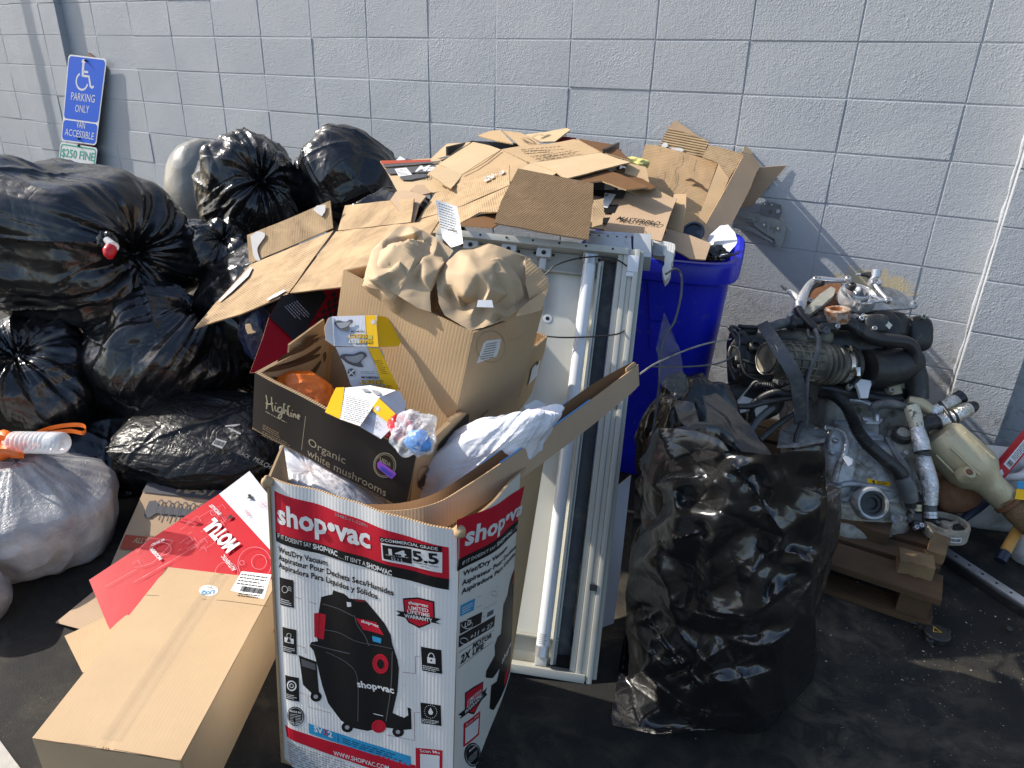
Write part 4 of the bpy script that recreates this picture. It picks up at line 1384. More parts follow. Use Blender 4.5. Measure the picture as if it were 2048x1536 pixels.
p.fine((1110, 712), (1154, 678), (1108, 750), 3, 'white', seed=3)
for q in ([(1168, 656), (1250, 590), (1247, 640), (1165, 712)], [(1192, 712), (1243, 672), (1240, 716), (1190, 756)]):
    p.line(q, 0.0008, 'grey', 1, closed=True)
p.ring((1230, 628), 12, 0.001, 'grey', 1)
p.poly([(1102, 792), (1188, 728), (1184, 788), (1099, 852)], 'black', 0)
p.ring((1128, 800), 22, 0.0015, 'white', 1)
p.text('LG', (1117, 818), (1142, 798), 24, 'white', bold=0.02)
p.poly([(1198, 722), (1242, 688), (1238, 744), (1196, 776)], 'white', 1)
p.poly([(1206, 730), (1232, 710), (1230, 736), (1204, 756)], 'grey', 2)
p.poly([(1096, 862), (1241, 740), (1238, 800), (1093, 922)], 'black', 0)
p.ring((1116, 886), 16, 0.0015, 'white', 1)
p.text('+11 = 27', (1140, 878), (1228, 800), 24, 'white', bold=0.01)
p.line([(1092, 948), (1239, 818), (1236, 880), (1089, 1028)], 0.001, 'black', 1, closed=True)
p.text('2X', (1098, 1006), (1140, 966), 40, 'black', bold=0.03)
p.text('MOTOR', (1150, 925), (1228, 858), 26, 'black', bold=0.03)
p.text('LIFE', (1150, 958), (1196, 916), 26, 'black', bold=0.03)
p.poly([(1377, 388), (1370, 470), (1335, 510), (1318, 560), (1304, 640), (1282, 690), (1275, 840), (1258, 856), (1246, 900), (1250, 950), (1213, 1036), (1212, 1070), (1246, 1072), (1280, 1020), (1268, 1088),
        (1240, 1110), (1238, 1232), (1262, 1240), (1300, 1170), (1332, 1100), (1352, 1040), (1368, 700)], 'black', 0)
p.poly([(1336, 520), (1371, 478), (1369, 536), (1332, 582)], 'red', 1)
p.poly([(1342, 590), (1364, 562), (1363, 586), (1341, 612)], 'blue', 1)
p.poly([(1318, 1050), (1340, 1010), (1334, 1080), (1308, 1120)], 'red', 1)
p.text('shop\u2022v', (1288, 998), (1350, 902), 30, 'white', bold=0.03)
p.poly([(1118, 1152), (1160, 1118), (1202, 1090), (1200, 1182), (1160, 1262), (1116, 1250)], 'black', 0)
p.poly([(1122, 1156), (1160, 1126), (1198, 1098), (1196, 1180), (1160, 1252), (1120, 1244)], 'red', 1)
p.poly([(1086, 1268), (1220, 1122), (1212, 1146), (1222, 1158), (1092, 1290), (1102, 1272)], 'black', 2)
p.text('LIMITED', (1126, 1206), (1190, 1146), 17, 'white', bold=0.015, layer=3)
p.text('LIFETIME', (1124, 1228), (1192, 1166), 17, 'white', bold=0.015, layer=3)
p.text('WARRANTY', (1112, 1262), (1200, 1172), 16, 'white', bold=0.02, layer=3)
p.poly([(1110, 1312), (1192, 1242), (1188, 1366), (1108, 1432)], 'red', 0)
p.poly([(1118, 1334), (1184, 1278), (1180, 1360), (1116, 1414)], 'white', 1)
p.text('Scan Me', (1118, 1326), (1182, 1270), 14, 'white', layer=2)
p.disc((1156, 1470), 44, 'black', 0, 62)
p.ring((1156, 1470), 37, 0.001, 'white', 1, 53)
for t in range(4):
    p.line([(1132, 1490 + t * 10), (1178, 1446 + t * 10)], 0.001, 'white', 1)
p.text('MADE IN', (1134, 1458), (1180, 1418), 11, 'white', bold=0.02)
p.pr.build()

# ------------------------------------------------------------------ plain kraft carton lying in front, left
h = 0.205
k0, k1, k3 = onz(64, 1476, h), onz(361, 1521, h), onz(335, 1134, h)
k2 = k3 + (k1 - k0) * 0.98
lk = thing('kraft_carton', 'long plain kraft carton with round white sticker lying sunlit at lower left', 'carton', (*((k0 + k2) / 2)[:2], 0))
TOP = Surf(k0, k1, k2, k3, lambda u, v: 0.004 * math.sin(3.14 * u) * math.sin(3.14 * v) - 0.0013 * math.exp(-((u - 0.5) / 0.010) ** 2))
TOP.panel('top_panel', 'kraft_box', lk, 0.004, 40, 12)
dn = np.array([0, 0, -h + 0.002])
Surf(k0 + dn, k1 + dn, k1, k0).panel('end_panel', 'kraft_box', lk, 0.004, 6, 4)
Surf(k1 + dn, k2 + dn, k2, k1).panel('side_panel', 'kraft_box', lk, 0.004, 6, 4)
Surf(k3 + dn, k0 + dn, k0, k3).panel('side_panel', 'kraft_box', lk, 0.004, 6, 4)
Surf(k2 + dn, k3 + dn, k3, k2).panel('end_panel', 'kraft_box', lk, 0.004, 6, 4)
p = Px(Print(TOP, lk, names={('white', 'printed_shape'): 'sticker'}), 0, 1000, 700 / 2006)
p.disc((1197, 522), 55, 'white', 0, 33)
p.text('LKQ', (1232, 521), (1157, 528), -20, 'blue', bold=0.03)
p.line([(1188, 500), (1222, 512)], 0.0012, 'slate', 1)
p.line([(1205, 510), (1215, 497)], 0.0012, 'slate', 1)
p.poly([(1322, 522), (1385, 408), (1556, 428), (1512, 570)], 'white', 0)
p.fine((1388, 418), (1548, 440), (1352, 488), 4, 'black', seed=4, fill=0.28)
p.bars((1388, 495), (1515, 512), (1374, 525), 26, 'black', seed=2)
p.fine((1370, 533), (1505, 548), (1360, 556), 2, 'black', seed=8, fill=0.4)
p.line([(838, 545), (1300, 582), (1545, 610)], 0.0016, 'brown', 0)
p.line([(190, 1372), (600, 1420), (1030, 1496)], 0.0012, 'brown', 0)
p.pr.build()
# a fold-over strip of clear tape along the seam
TOPt = [TOP.P(TOP.w * 0.5 + a, b, 0.0012) for b in np.linspace(0.02, TOP.h * 0.99, 14) for a in (-0.024, 0.024)]
mesh('packing_tape', TOPt, [(2 * i, 2 * i + 1, 2 * i + 3, 2 * i + 2) for i in range(13)], clear('packing_tape_film', (0.5, 0.4, 0.26), 0.12, 0.16, 0.0005, 30), lk)

# ------------------------------------------------------------------ flattened cartons on the ground, left
gl = Pl(onz(112, 1245, 0.008), onz(220, 1190, 0.05), onz(200, 1300, 0.02))
t = thing('cardboard_flap', 'brown cardboard flap poking out from under the red oil carton', 'cardboard', onz(165, 1240, 0))
sheet('panel', gl, [(111, 1245), (190, 1180), (300, 1180), (300, 1300), (160, 1258)], 'kraft_tan', t, seed=2)
gl2 = Pl(onz(130, 1272, 0.016), onz(240, 1225, 0.06), onz(165, 1343, 0.016))
t = thing('cardboard_flap', 'lighter tan cardboard flap on the asphalt beside the long kraft carton', 'cardboard', onz(180, 1300, 0))
sheet('panel', gl2, [(129, 1272), (225, 1227), (330, 1240), (300, 1330), (165, 1345)], 'kraft', t, seed=3)

# brown shock absorber carton leaning at the back
mp_ = Pl(D(300, 945, 2.50), D(520, 970, 2.50), onz(190, 1230, 0.015))
t = thing('flattened_carton', 'brown flattened carton with dark band and printed coil spring picture', 'carton', onz(260, 1190, 0))
sheet('panel', mp_, [(304, 944), (560, 976), (560, 1200), (190, 1230), (208, 1160)], 'kraft_tan', t, seed=4)
o_ = mp_.at(208, 1160)
fx = mp_.at(470, 965) - mp_.at(304, 944)
p = Px(Print(PSurf(o_ + mp_.n * 0.004, fx, np.cross(mp_.n, fx)), t), 200, 920, 360 / 2048)
p.band((585, 180), (1600, 265), (1500, 470), (480, 365), 'slate', 0, 4)
p.text('MAST', (862, 365), (1340, 415), 100, 'kraft', bold=0.03, shear=0.35)
p.text('ERPRO', (1350, 416), (1900, 470), 85, 'kraft', bold=0.03, shear=0.35)
p.poly([(560, 470), (640, 460), (660, 520), (1080, 570), (1060, 640), (860, 625), (640, 605), (560, 660), (500, 640), (520, 560)], 'slate', 0)
for k in range(6):
    x = 660 + k * 92
    p.line([(x - 30, 610 + k * 10), (x - 10, 520 + k * 9), (x + 35, 455 + k * 10), (x + 62, 500 + k * 9), (x + 40, 600 + k * 10), (x + 10, 690 + k * 9)], 0.005, 'slate', 1, smooth=4)
p.band((290, 850), (1200, 940), (1150, 1080), (220, 1010), 'brick', 0, 3)
p.text('ALLY', (372, 940), (530, 955), 60, 'kraft', bold=0.02)
p.pr.build()

# red and pale engine-oil carton laid over it
ml = Pl(onz(178, 1160, 0.085), onz(262, 1335, 0.025), D(500, 942, 2.40))
t = thing('oil_carton', 'glossy red and pale grey engine oil carton laid flat beside the vacuum carton', 'carton', onz(300, 1220, 0))
sheet('red_panel', ml, [(178, 1160), (438, 988), (600, 1165), (560, 1260), (400, 1300), (262, 1335), (215, 1250)], 'red_gloss', t, seed=6, amp=0.0007)
sheet('grey_panel', ml, [(438, 988), (499, 942), (640, 1120), (600, 1165)], 'grey_card', t, seed=7, amp=0.0007)
o_ = ml.at(178, 1160)
fx = ml.at(430, 1000) - ml.at(250, 1120)
pr = Print(PSurf(o_ + ml.n * 0.0055, fx, np.cross(ml.n, fx)), t)
p = Px(pr, 200, 920, 360 / 2048)
def tline(txt, a, b, cap, inkc, **kw):
    p.text(txt, a, b, cap, inkc, **kw)
def rtext(txt, a, b, hgt, inkc, bold=0.02):
    """text whose letters stand at right angles to a-b on the panel, height in metres"""
    A, B_ = np.array(p.c(a)), np.array(p.c(b))
    d = B_ - A
    pr.text(txt, A[0], A[1], hgt, inkc, np.linalg.norm(d), bold, 0.0, 1.0, 2, math.atan2(d[1], d[0]))
rtext('MOTUL', (1590, 960), (1295, 660), 0.042, 'white', 0.05)
rtext('SPECIALIST', (1385, 610), (1272, 500), 0.010, 'white')
rtext('AUTHENTIC', (1550, 1245), (1415, 1075), 0.011, 'white')
rtext('MODERN', (712, 1120), (600, 1000), 0.010, 'white', 0.03)
rtext('BLEND', (735, 915), (590, 985), -0.009, 'white', 0.03)
p.ring((690, 1010), 120, 0.0014, 'pink', 0, 75)
p.line([(420, 1050), (560, 890), (740, 905), (830, 920), (760, 1010), (600, 1170), (480, 1210)], 0.0012, 'pink', 0)
p.line([(370, 1180), (430, 1140), (480, 1210), (390, 1220)], 0.001, 'pink', 0)
r5 = random.Random(5)
for k in range(26):
    x, y = r5.uniform(820, 1320), r5.uniform(560, 1050)
    if y < 1180 - x * 0.55 + 60 and y < 620:
        continue
    w_, h_ = r5.uniform(40, 140), r5.uniform(30, 90)
    q = [(x, y), (x + w_, y - w_ * .62), (x + w_ + h_ * .7, y - w_ * .62 + h_), (x + h_ * .7, y + h_)]
    p.line(q[:r5.choice((2, 3, 4))], 0.0009, 'pink', 0)
for q, r_ in (((1810, 1160), 85), ((1760, 1180), 190), ((1615, 1170), 26), ((1440, 1290), 130), ((1290, 600), 30)):
    p.ring(q, r_, 0.0012, 'pink', 0)
p.line([(380, 1390), (760, 1180), (1180, 920)], 0.0009, 'pink', 0)
p.line([(60, 1440), (420, 1240)], 0.0009, 'pink', 0)
p.line([(480, 1340), (800, 1150)], 0.0012, 'pink', 0)
p.poly([(1440, 690), (1470, 630), (1500, 622), (1512, 650), (1490, 668), (1462, 672)], 'black', 1)
p.poly([(1680, 395), (1712, 388), (1745, 440), (1715, 448), (1700, 438), (1672, 440), (1690, 420)], 'black', 1)
for a, b in ((1830, 500), (1860, 480), (1880, 510), (1845, 520)):
    p.ring((a, b), 26, 0.0009, 'pink', 0, 20)
rtext('300V', (1712, 632), (1672, 560), 0.009, 'red', 0.0)
pr.build()
# ------------------------------------------------------------------ mushroom tray on top of the vacuum carton
tn, tl, tr = np.array([1.649, -2.292, 0.801]), np.array([1.252, -2.334, 0.898]), np.array([1.587, -1.621, 0.833])
tb = np.array([1.613, -2.289, 0.657]) - tn
tray = thing('mushroom_tray', 'dark brown printed organic mushroom tray tilted on top of the vacuum carton', 'tray', (tn + tl + tr) / 3 + tb)
TF = Surf(tl + tb, tn + tb, tn, tl, lambda u, v: 0.004 * math.sin(3.1 * u) + 0.0012 * math.sin(15 * u))
TF.panel('front_panel', 'charcoal_card', tray, 0.009, 20, 4, back='kraft_flute')
tk = tl + (tr - tn) * 0.42
TLf = Surf(tk + tb, tl + tb, tl, tk)
TLf.panel('end_panel', 'kraft_flute', tray, 0.009, 6, 4, back='kraft_flute')
inn = (tn - tl); inn /= np.linalg.norm(inn)
TIN = Surf(tl + tb + inn * 0.0095, tk + tb + inn * 0.0095, tk + inn * 0.0095, tl + inn * 0.0095)
pz = Px(Print(TIN, tray), 480, 420, 640 / 2048)
for q in ([(150, 1040), (260, 1025), (400, 985), (500, 940), (505, 920), (400, 950), (300, 975), (190, 1010)],
          [(200, 1065), (330, 1070), (440, 1040), (510, 965), (515, 985), (455, 1070), (340, 1100), (240, 1090)],
          [(235, 975), (330, 930), (420, 890), (500, 830), (497, 815), (400, 865), (320, 905), (250, 950)],
          [(235, 1000), (330, 965), (430, 920), (510, 870), (512, 890), (440, 945), (330, 985)],
          [(395, 850), (430, 815), (490, 795), (495, 803), (430, 845)],
          [(280, 1110), (380, 1112), (460, 1085), (480, 1092), (420, 1125), (330, 1135)],
          [(530, 925), (548, 905), (552, 945), (538, 975)]):
    pz.poly(q, 'brown', 0, smooth=3)
pz.pr.build()
tp_ = Pl(tl, tk, tk - tb)
sheet('end_tab', Pl(tl, tk, tl + tb), [tk - (tk - tl) * 0.62, tk - (tk - tl) * 0.62 - tb * 0.16, tk - (tk - tl) * 0.2 - tb * 0.30, tk - (tk - tl) * 0.16], 'kraft_flute', tray, px=False, amp=0)
# right side: near corner strip, dark tab with script, lower torn side
rs = Pl(tn, tr, tn + tb)
sheet('side_panel', rs, [(833, 909), (901, 846), (905, 838), (930, 824), (940, 836), (934, 905), (910, 962), (818, 1016)], 'kraft_box', tray, th=0.009, amp=0.001, rot=1.57)
sheet('side_panel', Pl(tn + [0.004, 0, 0], tr + [0.004, 0, 0], tn + tb + [0.004, 0, 0]), [(934, 878), (962, 845), (1006, 800), (1030, 770), (1036, 734), (1060, 704), (1095, 673), (1089, 705), (1062, 788), (1020, 850), (960, 915), (908, 965)], 'kraft', tray, th=0.008, amp=0.001, rot=1.57)
tfar = tl + (tr - tn)
Surf(tr + tb, tfar + tb, tfar, tr).panel('end_panel', 'kraft_flute', tray, 0.008, 4, 2)
sheet('tray_floor', Pl(tl + tb, tn + tb, tr + tb), [tl + tb, tn + tb, tr + tb, tfar + tb], 'kraft_flute', tray, px=False, amp=0)
p = Px(Print(TF, tray), 480, 420, 640 / 2048)
HL = {'stroke': [[(175, 1180), (183, 1225), (178, 1270)], [(212, 1192), (214, 1240), (222, 1285)], [(172, 1232), (195, 1238), (222, 1232)],
                 [(236, 1248), (236, 1275), (250, 1284)], [(276, 1258), (256, 1262), (254, 1286), (276, 1286), (280, 1260), (276, 1320), (258, 1325), (262, 1308), (292, 1288)],
                 [(302, 1242), (292, 1240), (292, 1300), (300, 1278), (312, 1284), (314, 1308)], [(330, 1250), (318, 1258), (322, 1308), (334, 1316)],
                 [(338, 1292), (338, 1312), (346, 1320)], [(352, 1298), (352, 1325), (354, 1308), (366, 1304), (368, 1326)], [(380, 1324), (394, 1316), (384, 1306), (378, 1326), (392, 1336)]]}
for q in HL['stroke']:
    p.line([(a * 0.985 + 0, b) for a, b in q], 0.0034, 'khaki', 1, smooth=5)
p.disc((238, 1232), 4, 'khaki', 1)
p.disc((341, 1278), 3.5, 'khaki', 1)
p.fine((172, 1280), (360, 1380), (171, 1290), 1, 'khaki', seed=2, fill=0.5)
p.line([(426, 1315), (400, 1530)], 0.0012, 'khaki', 1)
p.fine((155, 1365), (290, 1435), (150, 1400), 3, 'kraft', seed=6, fill=0.22)
p.fine((150, 1408), (330, 1490), (146, 1442), 3, 'kraft', seed=7, fill=0.22)
p2 = Px(p.pr, 560, 740, 400 / 2048)
p2.text('Organic', (300, 756), (682, 952), 78, 'khaki', bold=0.0)
p2.text('white mushrooms', (290, 862), (1090, 1288), 78, 'khaki', bold=0.0)
p2.disc((1080, 968), 118, 'khaki', 0, 130)
p2.disc((1080, 968), 108, 'dark', 1, 120)
p2.ring((1080, 968), 98, 0.0012, 'khaki', 2, 109)
p2.text('USDA', (1028, 922), (1140, 985), 44, 'khaki', bold=0.02)
p2.text('ORGANIC', (1015, 985), (1150, 1062), 28, 'khaki', bold=0.02)
p2.poly([(1002, 950), (1028, 922), (1195, 1042), (1198, 1062), (1160, 1104), (1142, 1100), (1010, 995)], 'purple', 3)
p2.bars((1048, 968), (1168, 1055), (1030, 1004), 14, 'signblue', seed=3, layer=4)
p.pr.build()
e1 = tr - tn; e1 /= np.linalg.norm(e1)
p = Px(Print(PSurf(tn + rs.n * 0.0025, e1, -tb), tray), 560, 740, 400 / 2048)
p.poly([(1622, 772), (1770, 610), (1935, 440), (1925, 640), (1890, 830), (1740, 1090), (1555, 1240), (1600, 905)], 'dark', 0)
for q in ([(1672, 868), (1688, 905), (1668, 955)], [(1712, 815), (1716, 870), (1705, 925)], [(1665, 915), (1692, 895), (1715, 868)], [(1735, 838), (1732, 880)], [(1760, 820), (1745, 850), (1762, 860), (1762, 815), (1765, 880), (1745, 905)],
          [(1785, 760), (1778, 850), (1795, 820), (1800, 850)], [(1830, 720), (1815, 800), (1822, 830)], [(1838, 770), (1838, 815)], [(1855, 765), (1855, 805), (1862, 770), (1872, 795)], [(1880, 770), (1893, 750), (1882, 745), (1882, 785)]):
    p.line(q, 0.0034, 'khaki', 1, smooth=4)
p.line([(1655, 1010), (1850, 830)], 0.0008, 'khaki', 1)
p.ring((1476, 1105), 72, 0.0016, 'dark', 0, 120)
p.text('USDA', (1440, 1130), (1520, 1042), 40, 'dark', bold=0.02)
p.poly([(1415, 1150), (1540, 1035), (1520, 1120), (1470, 1190), (1420, 1210)], 'dark', 0)
p.pr.build()
p = Px(Print(PSurf(tn + rs.n * 0.0075, e1, -tb), tray), 480, 420, 640 / 2048)
p.text('Organic', (1512, 1420), (1650, 1290), 42, 'dark')
p.text('white mushrooms', (1505, 1455), (1720, 1240), 22, 'dark')
p.poly([(1845, 1120), (1870, 1010), (1920, 960), (1900, 1060)], 'white', 0)
p.poly([(1895, 985), (1912, 965), (1908, 985), (1895, 998)], 'black', 1)
p.line([(1470, 1395), (1640, 1230), (1740, 1110), (1790, 985), (1800, 975), (1780, 1090), (1660, 1250)], 0.005, 'brown', 0)
p.pr.build()

# tall open kraft box standing in the tray
bn, bl, br = np.array([1.651, -2.089, 0.997]), np.array([1.283, -2.077, 1.071]), np.array([1.658, -1.787, 0.977])
bd = np.array([1.608, -2.103, 0.783]) - bn
bd *= 0.305 / np.linalg.norm(bd)
tb_ = thing('open_kraft_box', 'open tall kraft box with crumpled paper standing inside the mushroom tray', 'box', (bl + br) / 2 + bd)
BF = Surf(bl + bd, bn + bd, bn, bl, lambda u, v: 0.004 * math.sin(3.1 * u) + 0.0025 * (v > .7) * math.sin(9 * u))
BF.panel('front_panel', 'kraft_flute', tb_, 0.006, 16, 10)
BR_ = Surf(bn + bd, br + bd, br, bn, lambda u, v: 0.004 * math.sin(3.1 * u))
BR_.panel('side_panel', 'kraft_box', tb_, 0.006, 8, 6)
b4 = bl + br - bn
Surf(br + bd, b4 + bd, b4, br).panel('back_panel', 'kraft_box', tb_, 0.006, 2, 2)
Surf(b4 + bd, bl + bd, bl, b4).panel('side_panel', 'kraft_box', tb_, 0.006, 2, 2)
p = Px(Print(BR_, tb_, names={('white', 'printed_shape'): 'sticker'}), 480, 420, 640 / 2048)
p.poly([(1510, 978), (1552, 850), (1575, 832), (1662, 820), (1652, 880), (1632, 932)], 'white', 0)
p.fine((1572, 848), (1650, 832), (1528, 960), 7, 'black', seed=9, fill=0.3)
p.ring((1598, 870), 88, 0.0008, 'brown', 1, 100)
p.pr.build()
for nm, u, v, d_, r_, sd, lab in (('crumpled_paper', 818, 545, 1.62, (0.105, 0.13, 0.115), 11, 'crumpled kraft paper wad filling the left half of the open box'),
                                  ('crumpled_paper', 985, 585, 1.60, (0.098, 0.10, 0.115), 17, 'crumpled kraft paper wad bulging out of the right half of the open box')):
    t = thing(nm, lab, 'paper', D(u, v + 60, d_), 'crumpled paper wads in the open box')
    bag('wad', D(u, v + 12, d_ + 0.035), np.array(r_) * 0.86, 'wad', t, seed=sd, sub=5, lump=0.10, crum=0.0, facet=0.03, nf=26, fa=1.2, poly=26, angle=20)
    WAD = [(85, 370, 1.60), (130, 210, 1.64), (200, 150, 1.66), (290, 65, 1.71), (360, 60, 1.72), (440, 90, 1.71), (530, 140, 1.69), (635, 215, 1.66), (195, 168, 1.635), (390, 105, 1.645), (415, 120, 1.67), (200, 215, 1.625),
           (280, 275, 1.61), (170, 322, 1.57), (95, 392, 1.55), (300, 282, 1.545), (440, 270, 1.56), (570, 290, 1.57), (525, 345, 1.55), (445, 382, 1.54), (410, 390, 1.565), (350, 365, 1.545), (240, 410, 1.565), (160, 380, 1.54),
           (250, 470, 1.55), (330, 520, 1.535), (420, 575, 1.53), (500, 600, 1.53), (490, 470, 1.545), (445, 160, 1.64), (520, 205, 1.62), (585, 285, 1.625), (405, 245, 1.66), (320, 255, 1.655), (260, 215, 1.665), (300, 130, 1.68),
           (455, 205, 1.65), (500, 250, 1.60), (430, 210, 1.675), (120, 300, 1.59), (230, 345, 1.55), (390, 440, 1.55), (440, 430, 1.555), (560, 240, 1.645), (150, 255, 1.605), (500, 130, 1.70), (470, 180, 1.66), (300, 205, 1.69), (380, 190, 1.69)] if u < 900 else [
           (515, 385, 1.57), (545, 335, 1.585), (600, 262, 1.60), (650, 216, 1.62), (740, 203, 1.65), (850, 170, 1.67), (900, 185, 1.67), (1000, 240, 1.67), (1060, 290, 1.66), (1045, 258, 1.69), (1095, 260, 1.69), (1150, 320, 1.69), (1205, 385, 1.67),
           (1185, 465, 1.65), (1120, 458, 1.625), (1080, 430, 1.63), (1085, 330, 1.655), (1010, 560, 1.57), (1005, 590, 1.565), (950, 610, 1.56), (900, 630, 1.565), (880, 660, 1.53), (790, 690, 1.515), (735, 705, 1.505), (650, 650, 1.515), (560, 600, 1.52),
           (535, 550, 1.53), (595, 350, 1.555), (570, 490, 1.55), (608, 478, 1.57), (720, 255, 1.56), (690, 350, 1.525), (775, 345, 1.515), (868, 300, 1.55), (872, 400, 1.52), (850, 440, 1.512), (945, 482, 1.54), (820, 514, 1.50), (690, 495, 1.512),
           (650, 485, 1.535), (770, 522, 1.54), (870, 545, 1.545), (700, 542, 1.565), (730, 608, 1.53), (670, 572, 1.55), (865, 590, 1.54), (850, 640, 1.53), (940, 320, 1.60), (935, 262, 1.62), (880, 255, 1.60), (985, 420, 1.615), (1030, 520, 1.60),
           (1060, 400, 1.645), (960, 490, 1.595), (990, 510, 1.575), (800, 560, 1.56), (620, 420, 1.54), (640, 290, 1.58), (790, 262, 1.575), (560, 420, 1.555), (1010, 330, 1.655), (900, 350, 1.565), (930, 420, 1.57), (640, 600, 1.535), (780, 640, 1.54)]
    traced('paper_fold', [(700 + a * 0.3307, 430 + b * 0.3307, c_) for a, b, c_ in WAD], lambda a, b, c_: D(a, b, c_), 'wad', t, maxe=75, res=0.009, amp=0.0035, seed=sd, angle=30, soft=2)
fl = Pl(D(1030, 545, 1.62), D(1098, 560, 1.66), D(1060, 640, 1.56))
t = thing('kraft_paper_sheet', 'folded kraft paper corner sticking out at the right of the open box', 'paper', D(1060, 640, 1.56))
sheet('fold', fl, [(1052, 513), (1082, 540), (1099, 575), (1094, 582), (1058, 600), (1050, 570)], 'kraft', t, th=0.001, amp=0.012, res=0.015, seed=5)
sheet('fold', Pl(D(1095, 578, 1.64), D(1038, 625, 1.50), D(1085, 620, 1.56)), [(1096, 578), (1086, 606), (1082, 622), (1030, 634), (1040, 618), (1060, 600)], 'kraft', t, th=0.001, amp=0.008, res=0.015, seed=8)
t = thing('paper_label', 'small white paper label on the crumpled paper wad', 'label', D(969, 608, 1.49))
sheet('label', PD((955, 600, 1.49), (985, 600, 1.49), (970, 616, 1.485)), [(956, 600), (984, 600), (987, 615), (953, 614)], 'label', t, th=0.0006, amp=0.002, res=0.01)

# ------------------------------------------------------------------ yellow and grey brake pad cartons
def bb_print(p, a, off, big=True):
    pass
t = thing('brake_pad_carton', 'opened yellow and grey brake pad carton standing against the tall kraft box', 'carton', D(720, 780, 1.60))
u1 = PD((652, 640, 1.60), (755, 632, 1.60), (752, 694, 1.575))
sheet('top_panel', u1, [(664, 633), (754, 630), (757, 694), (668, 692)], 'grey_card', t, th=0.0012, amp=0.002, res=0.02)
sheet('glue_flap', PD((664, 633, 1.60), (668, 692, 1.577), (650, 650, 1.57)), [(664, 633), (657, 636), (649, 654), (652, 681), (668, 692)], 'label', t, th=0.0012, amp=0.001, res=0.02)
sheet('tuck_flap', PD((754, 631, 1.60), (757, 693, 1.576), (804, 660, 1.62)), [(754, 631), (772, 634), (792, 646), (803, 662), (805, 680), (797, 692), (757, 694)], 'yellow_card', t, th=0.0012, amp=0.002, res=0.02)
u2 = PD((670, 694, 1.577), (757, 694, 1.577), (720, 790, 1.60))
sheet('front_panel', u2, [(671, 694), (757, 694), (764, 700), (772, 726), (786, 756), (800, 779), (740, 800), (701, 770), (690, 735)], 'grey_card', t, th=0.0012, amp=0.003, res=0.02)
def bprint(pl, org, polys, texts, pads):
    xax = pl.at(org[0] + 50, org[1]) - pl.at(*org)
    yax = pl.at(org[0], org[1] - 50) - pl.at(*org)
    q = Px(Print(PSurf(pl.at(*org) + pl.n * 0.0045, xax, np.cross(pl.n, xax)), t), 640, 600, 260 / 2048)
    for pp in polys:
        q.poly(pp, 'yellow', 0)
        q.line([pp[0], pp[-1]], 0.0006, 'black', 1)
    for tx, a, b, cap, c_, o_ in texts:
        if o_:
            q.text(tx, a, b, cap, 'black', bold=0.07, layer=2)
        q.text(tx, a, b, cap, c_, bold=0.02, layer=4)
    for pp in pads:
        q.poly(pp[0], 'slate', 0, smooth=3)
        q.poly(pp[1], 'midgrey', 1, smooth=3)
    return q
q = bprint(u1, (664, 692), [[(712, 245), (880, 240), (922, 742), (742, 732)]],
           [('PREMIUM', (706, 488), (490, 488), -30, 'black', 0), ('SELECT', (748, 548), (444, 548), -54, 'yellow', 1), ('BRAKE', (818, 634), (625, 634), -50, 'yellow', 1), ('BEST', (622, 634), (448, 634), -50, 'white', 1)],
           [([(228, 350), (290, 320), (400, 345), (470, 312), (516, 320), (516, 360), (480, 380), (450, 440), (440, 490), (330, 470), (240, 400)], [(262, 365), (400, 352), (480, 345), (470, 375), (430, 420), (330, 450), (270, 410)])])
q.disc((835, 350), 32, 'white', 1, 38)
q.ring((835, 350), 24, 0.0006, 'midgrey', 2)
q.poly([(755, 560), (828, 552), (824, 620), (752, 618)], 'olive', 2)
q.fine((490, 462), (700, 462), (490, 472), 1, 'grey', seed=3)
q.pr.build()
q = bprint(u2, (690, 790), [[(755, 755), (940, 760), (1040, 980), (1250, 1415), (1120, 1440), (950, 1250), (870, 1000)]],
           [('PREMIUM', (920, 1205), (655, 1198), -36, 'black', 0), ('SELECT', (1000, 1268), (632, 1262), -56, 'yellow', 1), ('BRAKEBEST', (1130, 1350), (640, 1340), -50, 'yellow', 1)],
           [([(300, 890), (370, 850), (520, 855), (640, 812), (720, 840), (735, 890), (690, 920), (640, 985), (685, 1055), (560, 1045), (440, 1000), (350, 930)], [(390, 890), (540, 880), (660, 850), (690, 890), (630, 960), (560, 990), (440, 950)])])
q.disc((495, 1140), 58, 'slate', 0, 62)
q.line([(450, 1180), (540, 1100)], 0.003, 'white', 1)
q.line([(460, 1110), (540, 1190)], 0.0016, 'white', 1)
q.fine((640, 1110), (880, 1120), (640, 1165), 2, 'grey', seed=3, fill=0.25)
q.fine((850, 930), (980, 950), (960, 1160), 7, 'brown', seed=4, fill=0.25)
q.pr.build()
# second brake pad carton, lying open end up
t = thing('brake_pad_carton', 'white and yellow brake pad carton lying with its end flaps open in the mushroom tray', 'carton', D(735, 830, 1.46))
b1 = PD((690, 775, 1.55), (760, 778, 1.53), (682, 835, 1.45))
sheet('white_panel', b1, [(689, 775), (740, 770), (776, 778), (792, 781), (758, 795), (720, 852), (679, 838)], 'label', t, th=0.0012, amp=0.002, res=0.02)
xax = b1.at(740, 775) - b1.at(690, 775)
q = Px(Print(PSurf(b1.at(682, 835) + b1.n * 0.003, xax, np.cross(b1.n, xax)), t), 560, 740, 400 / 2048)
q.fine((660, 250), (940, 320), (615, 500), 13, 'grey', seed=21, fill=0.3)
q.poly([(835, 200), (880, 190), (920, 215), (900, 225), (850, 215)], 'midgrey', 0, smooth=3)
q.poly([(940, 205), (1010, 215), (1028, 250), (990, 255), (950, 230)], 'midgrey', 0, smooth=3)
q.pr.build()
b2 = PD((758, 796, 1.50), (800, 836, 1.46), (725, 850, 1.44))
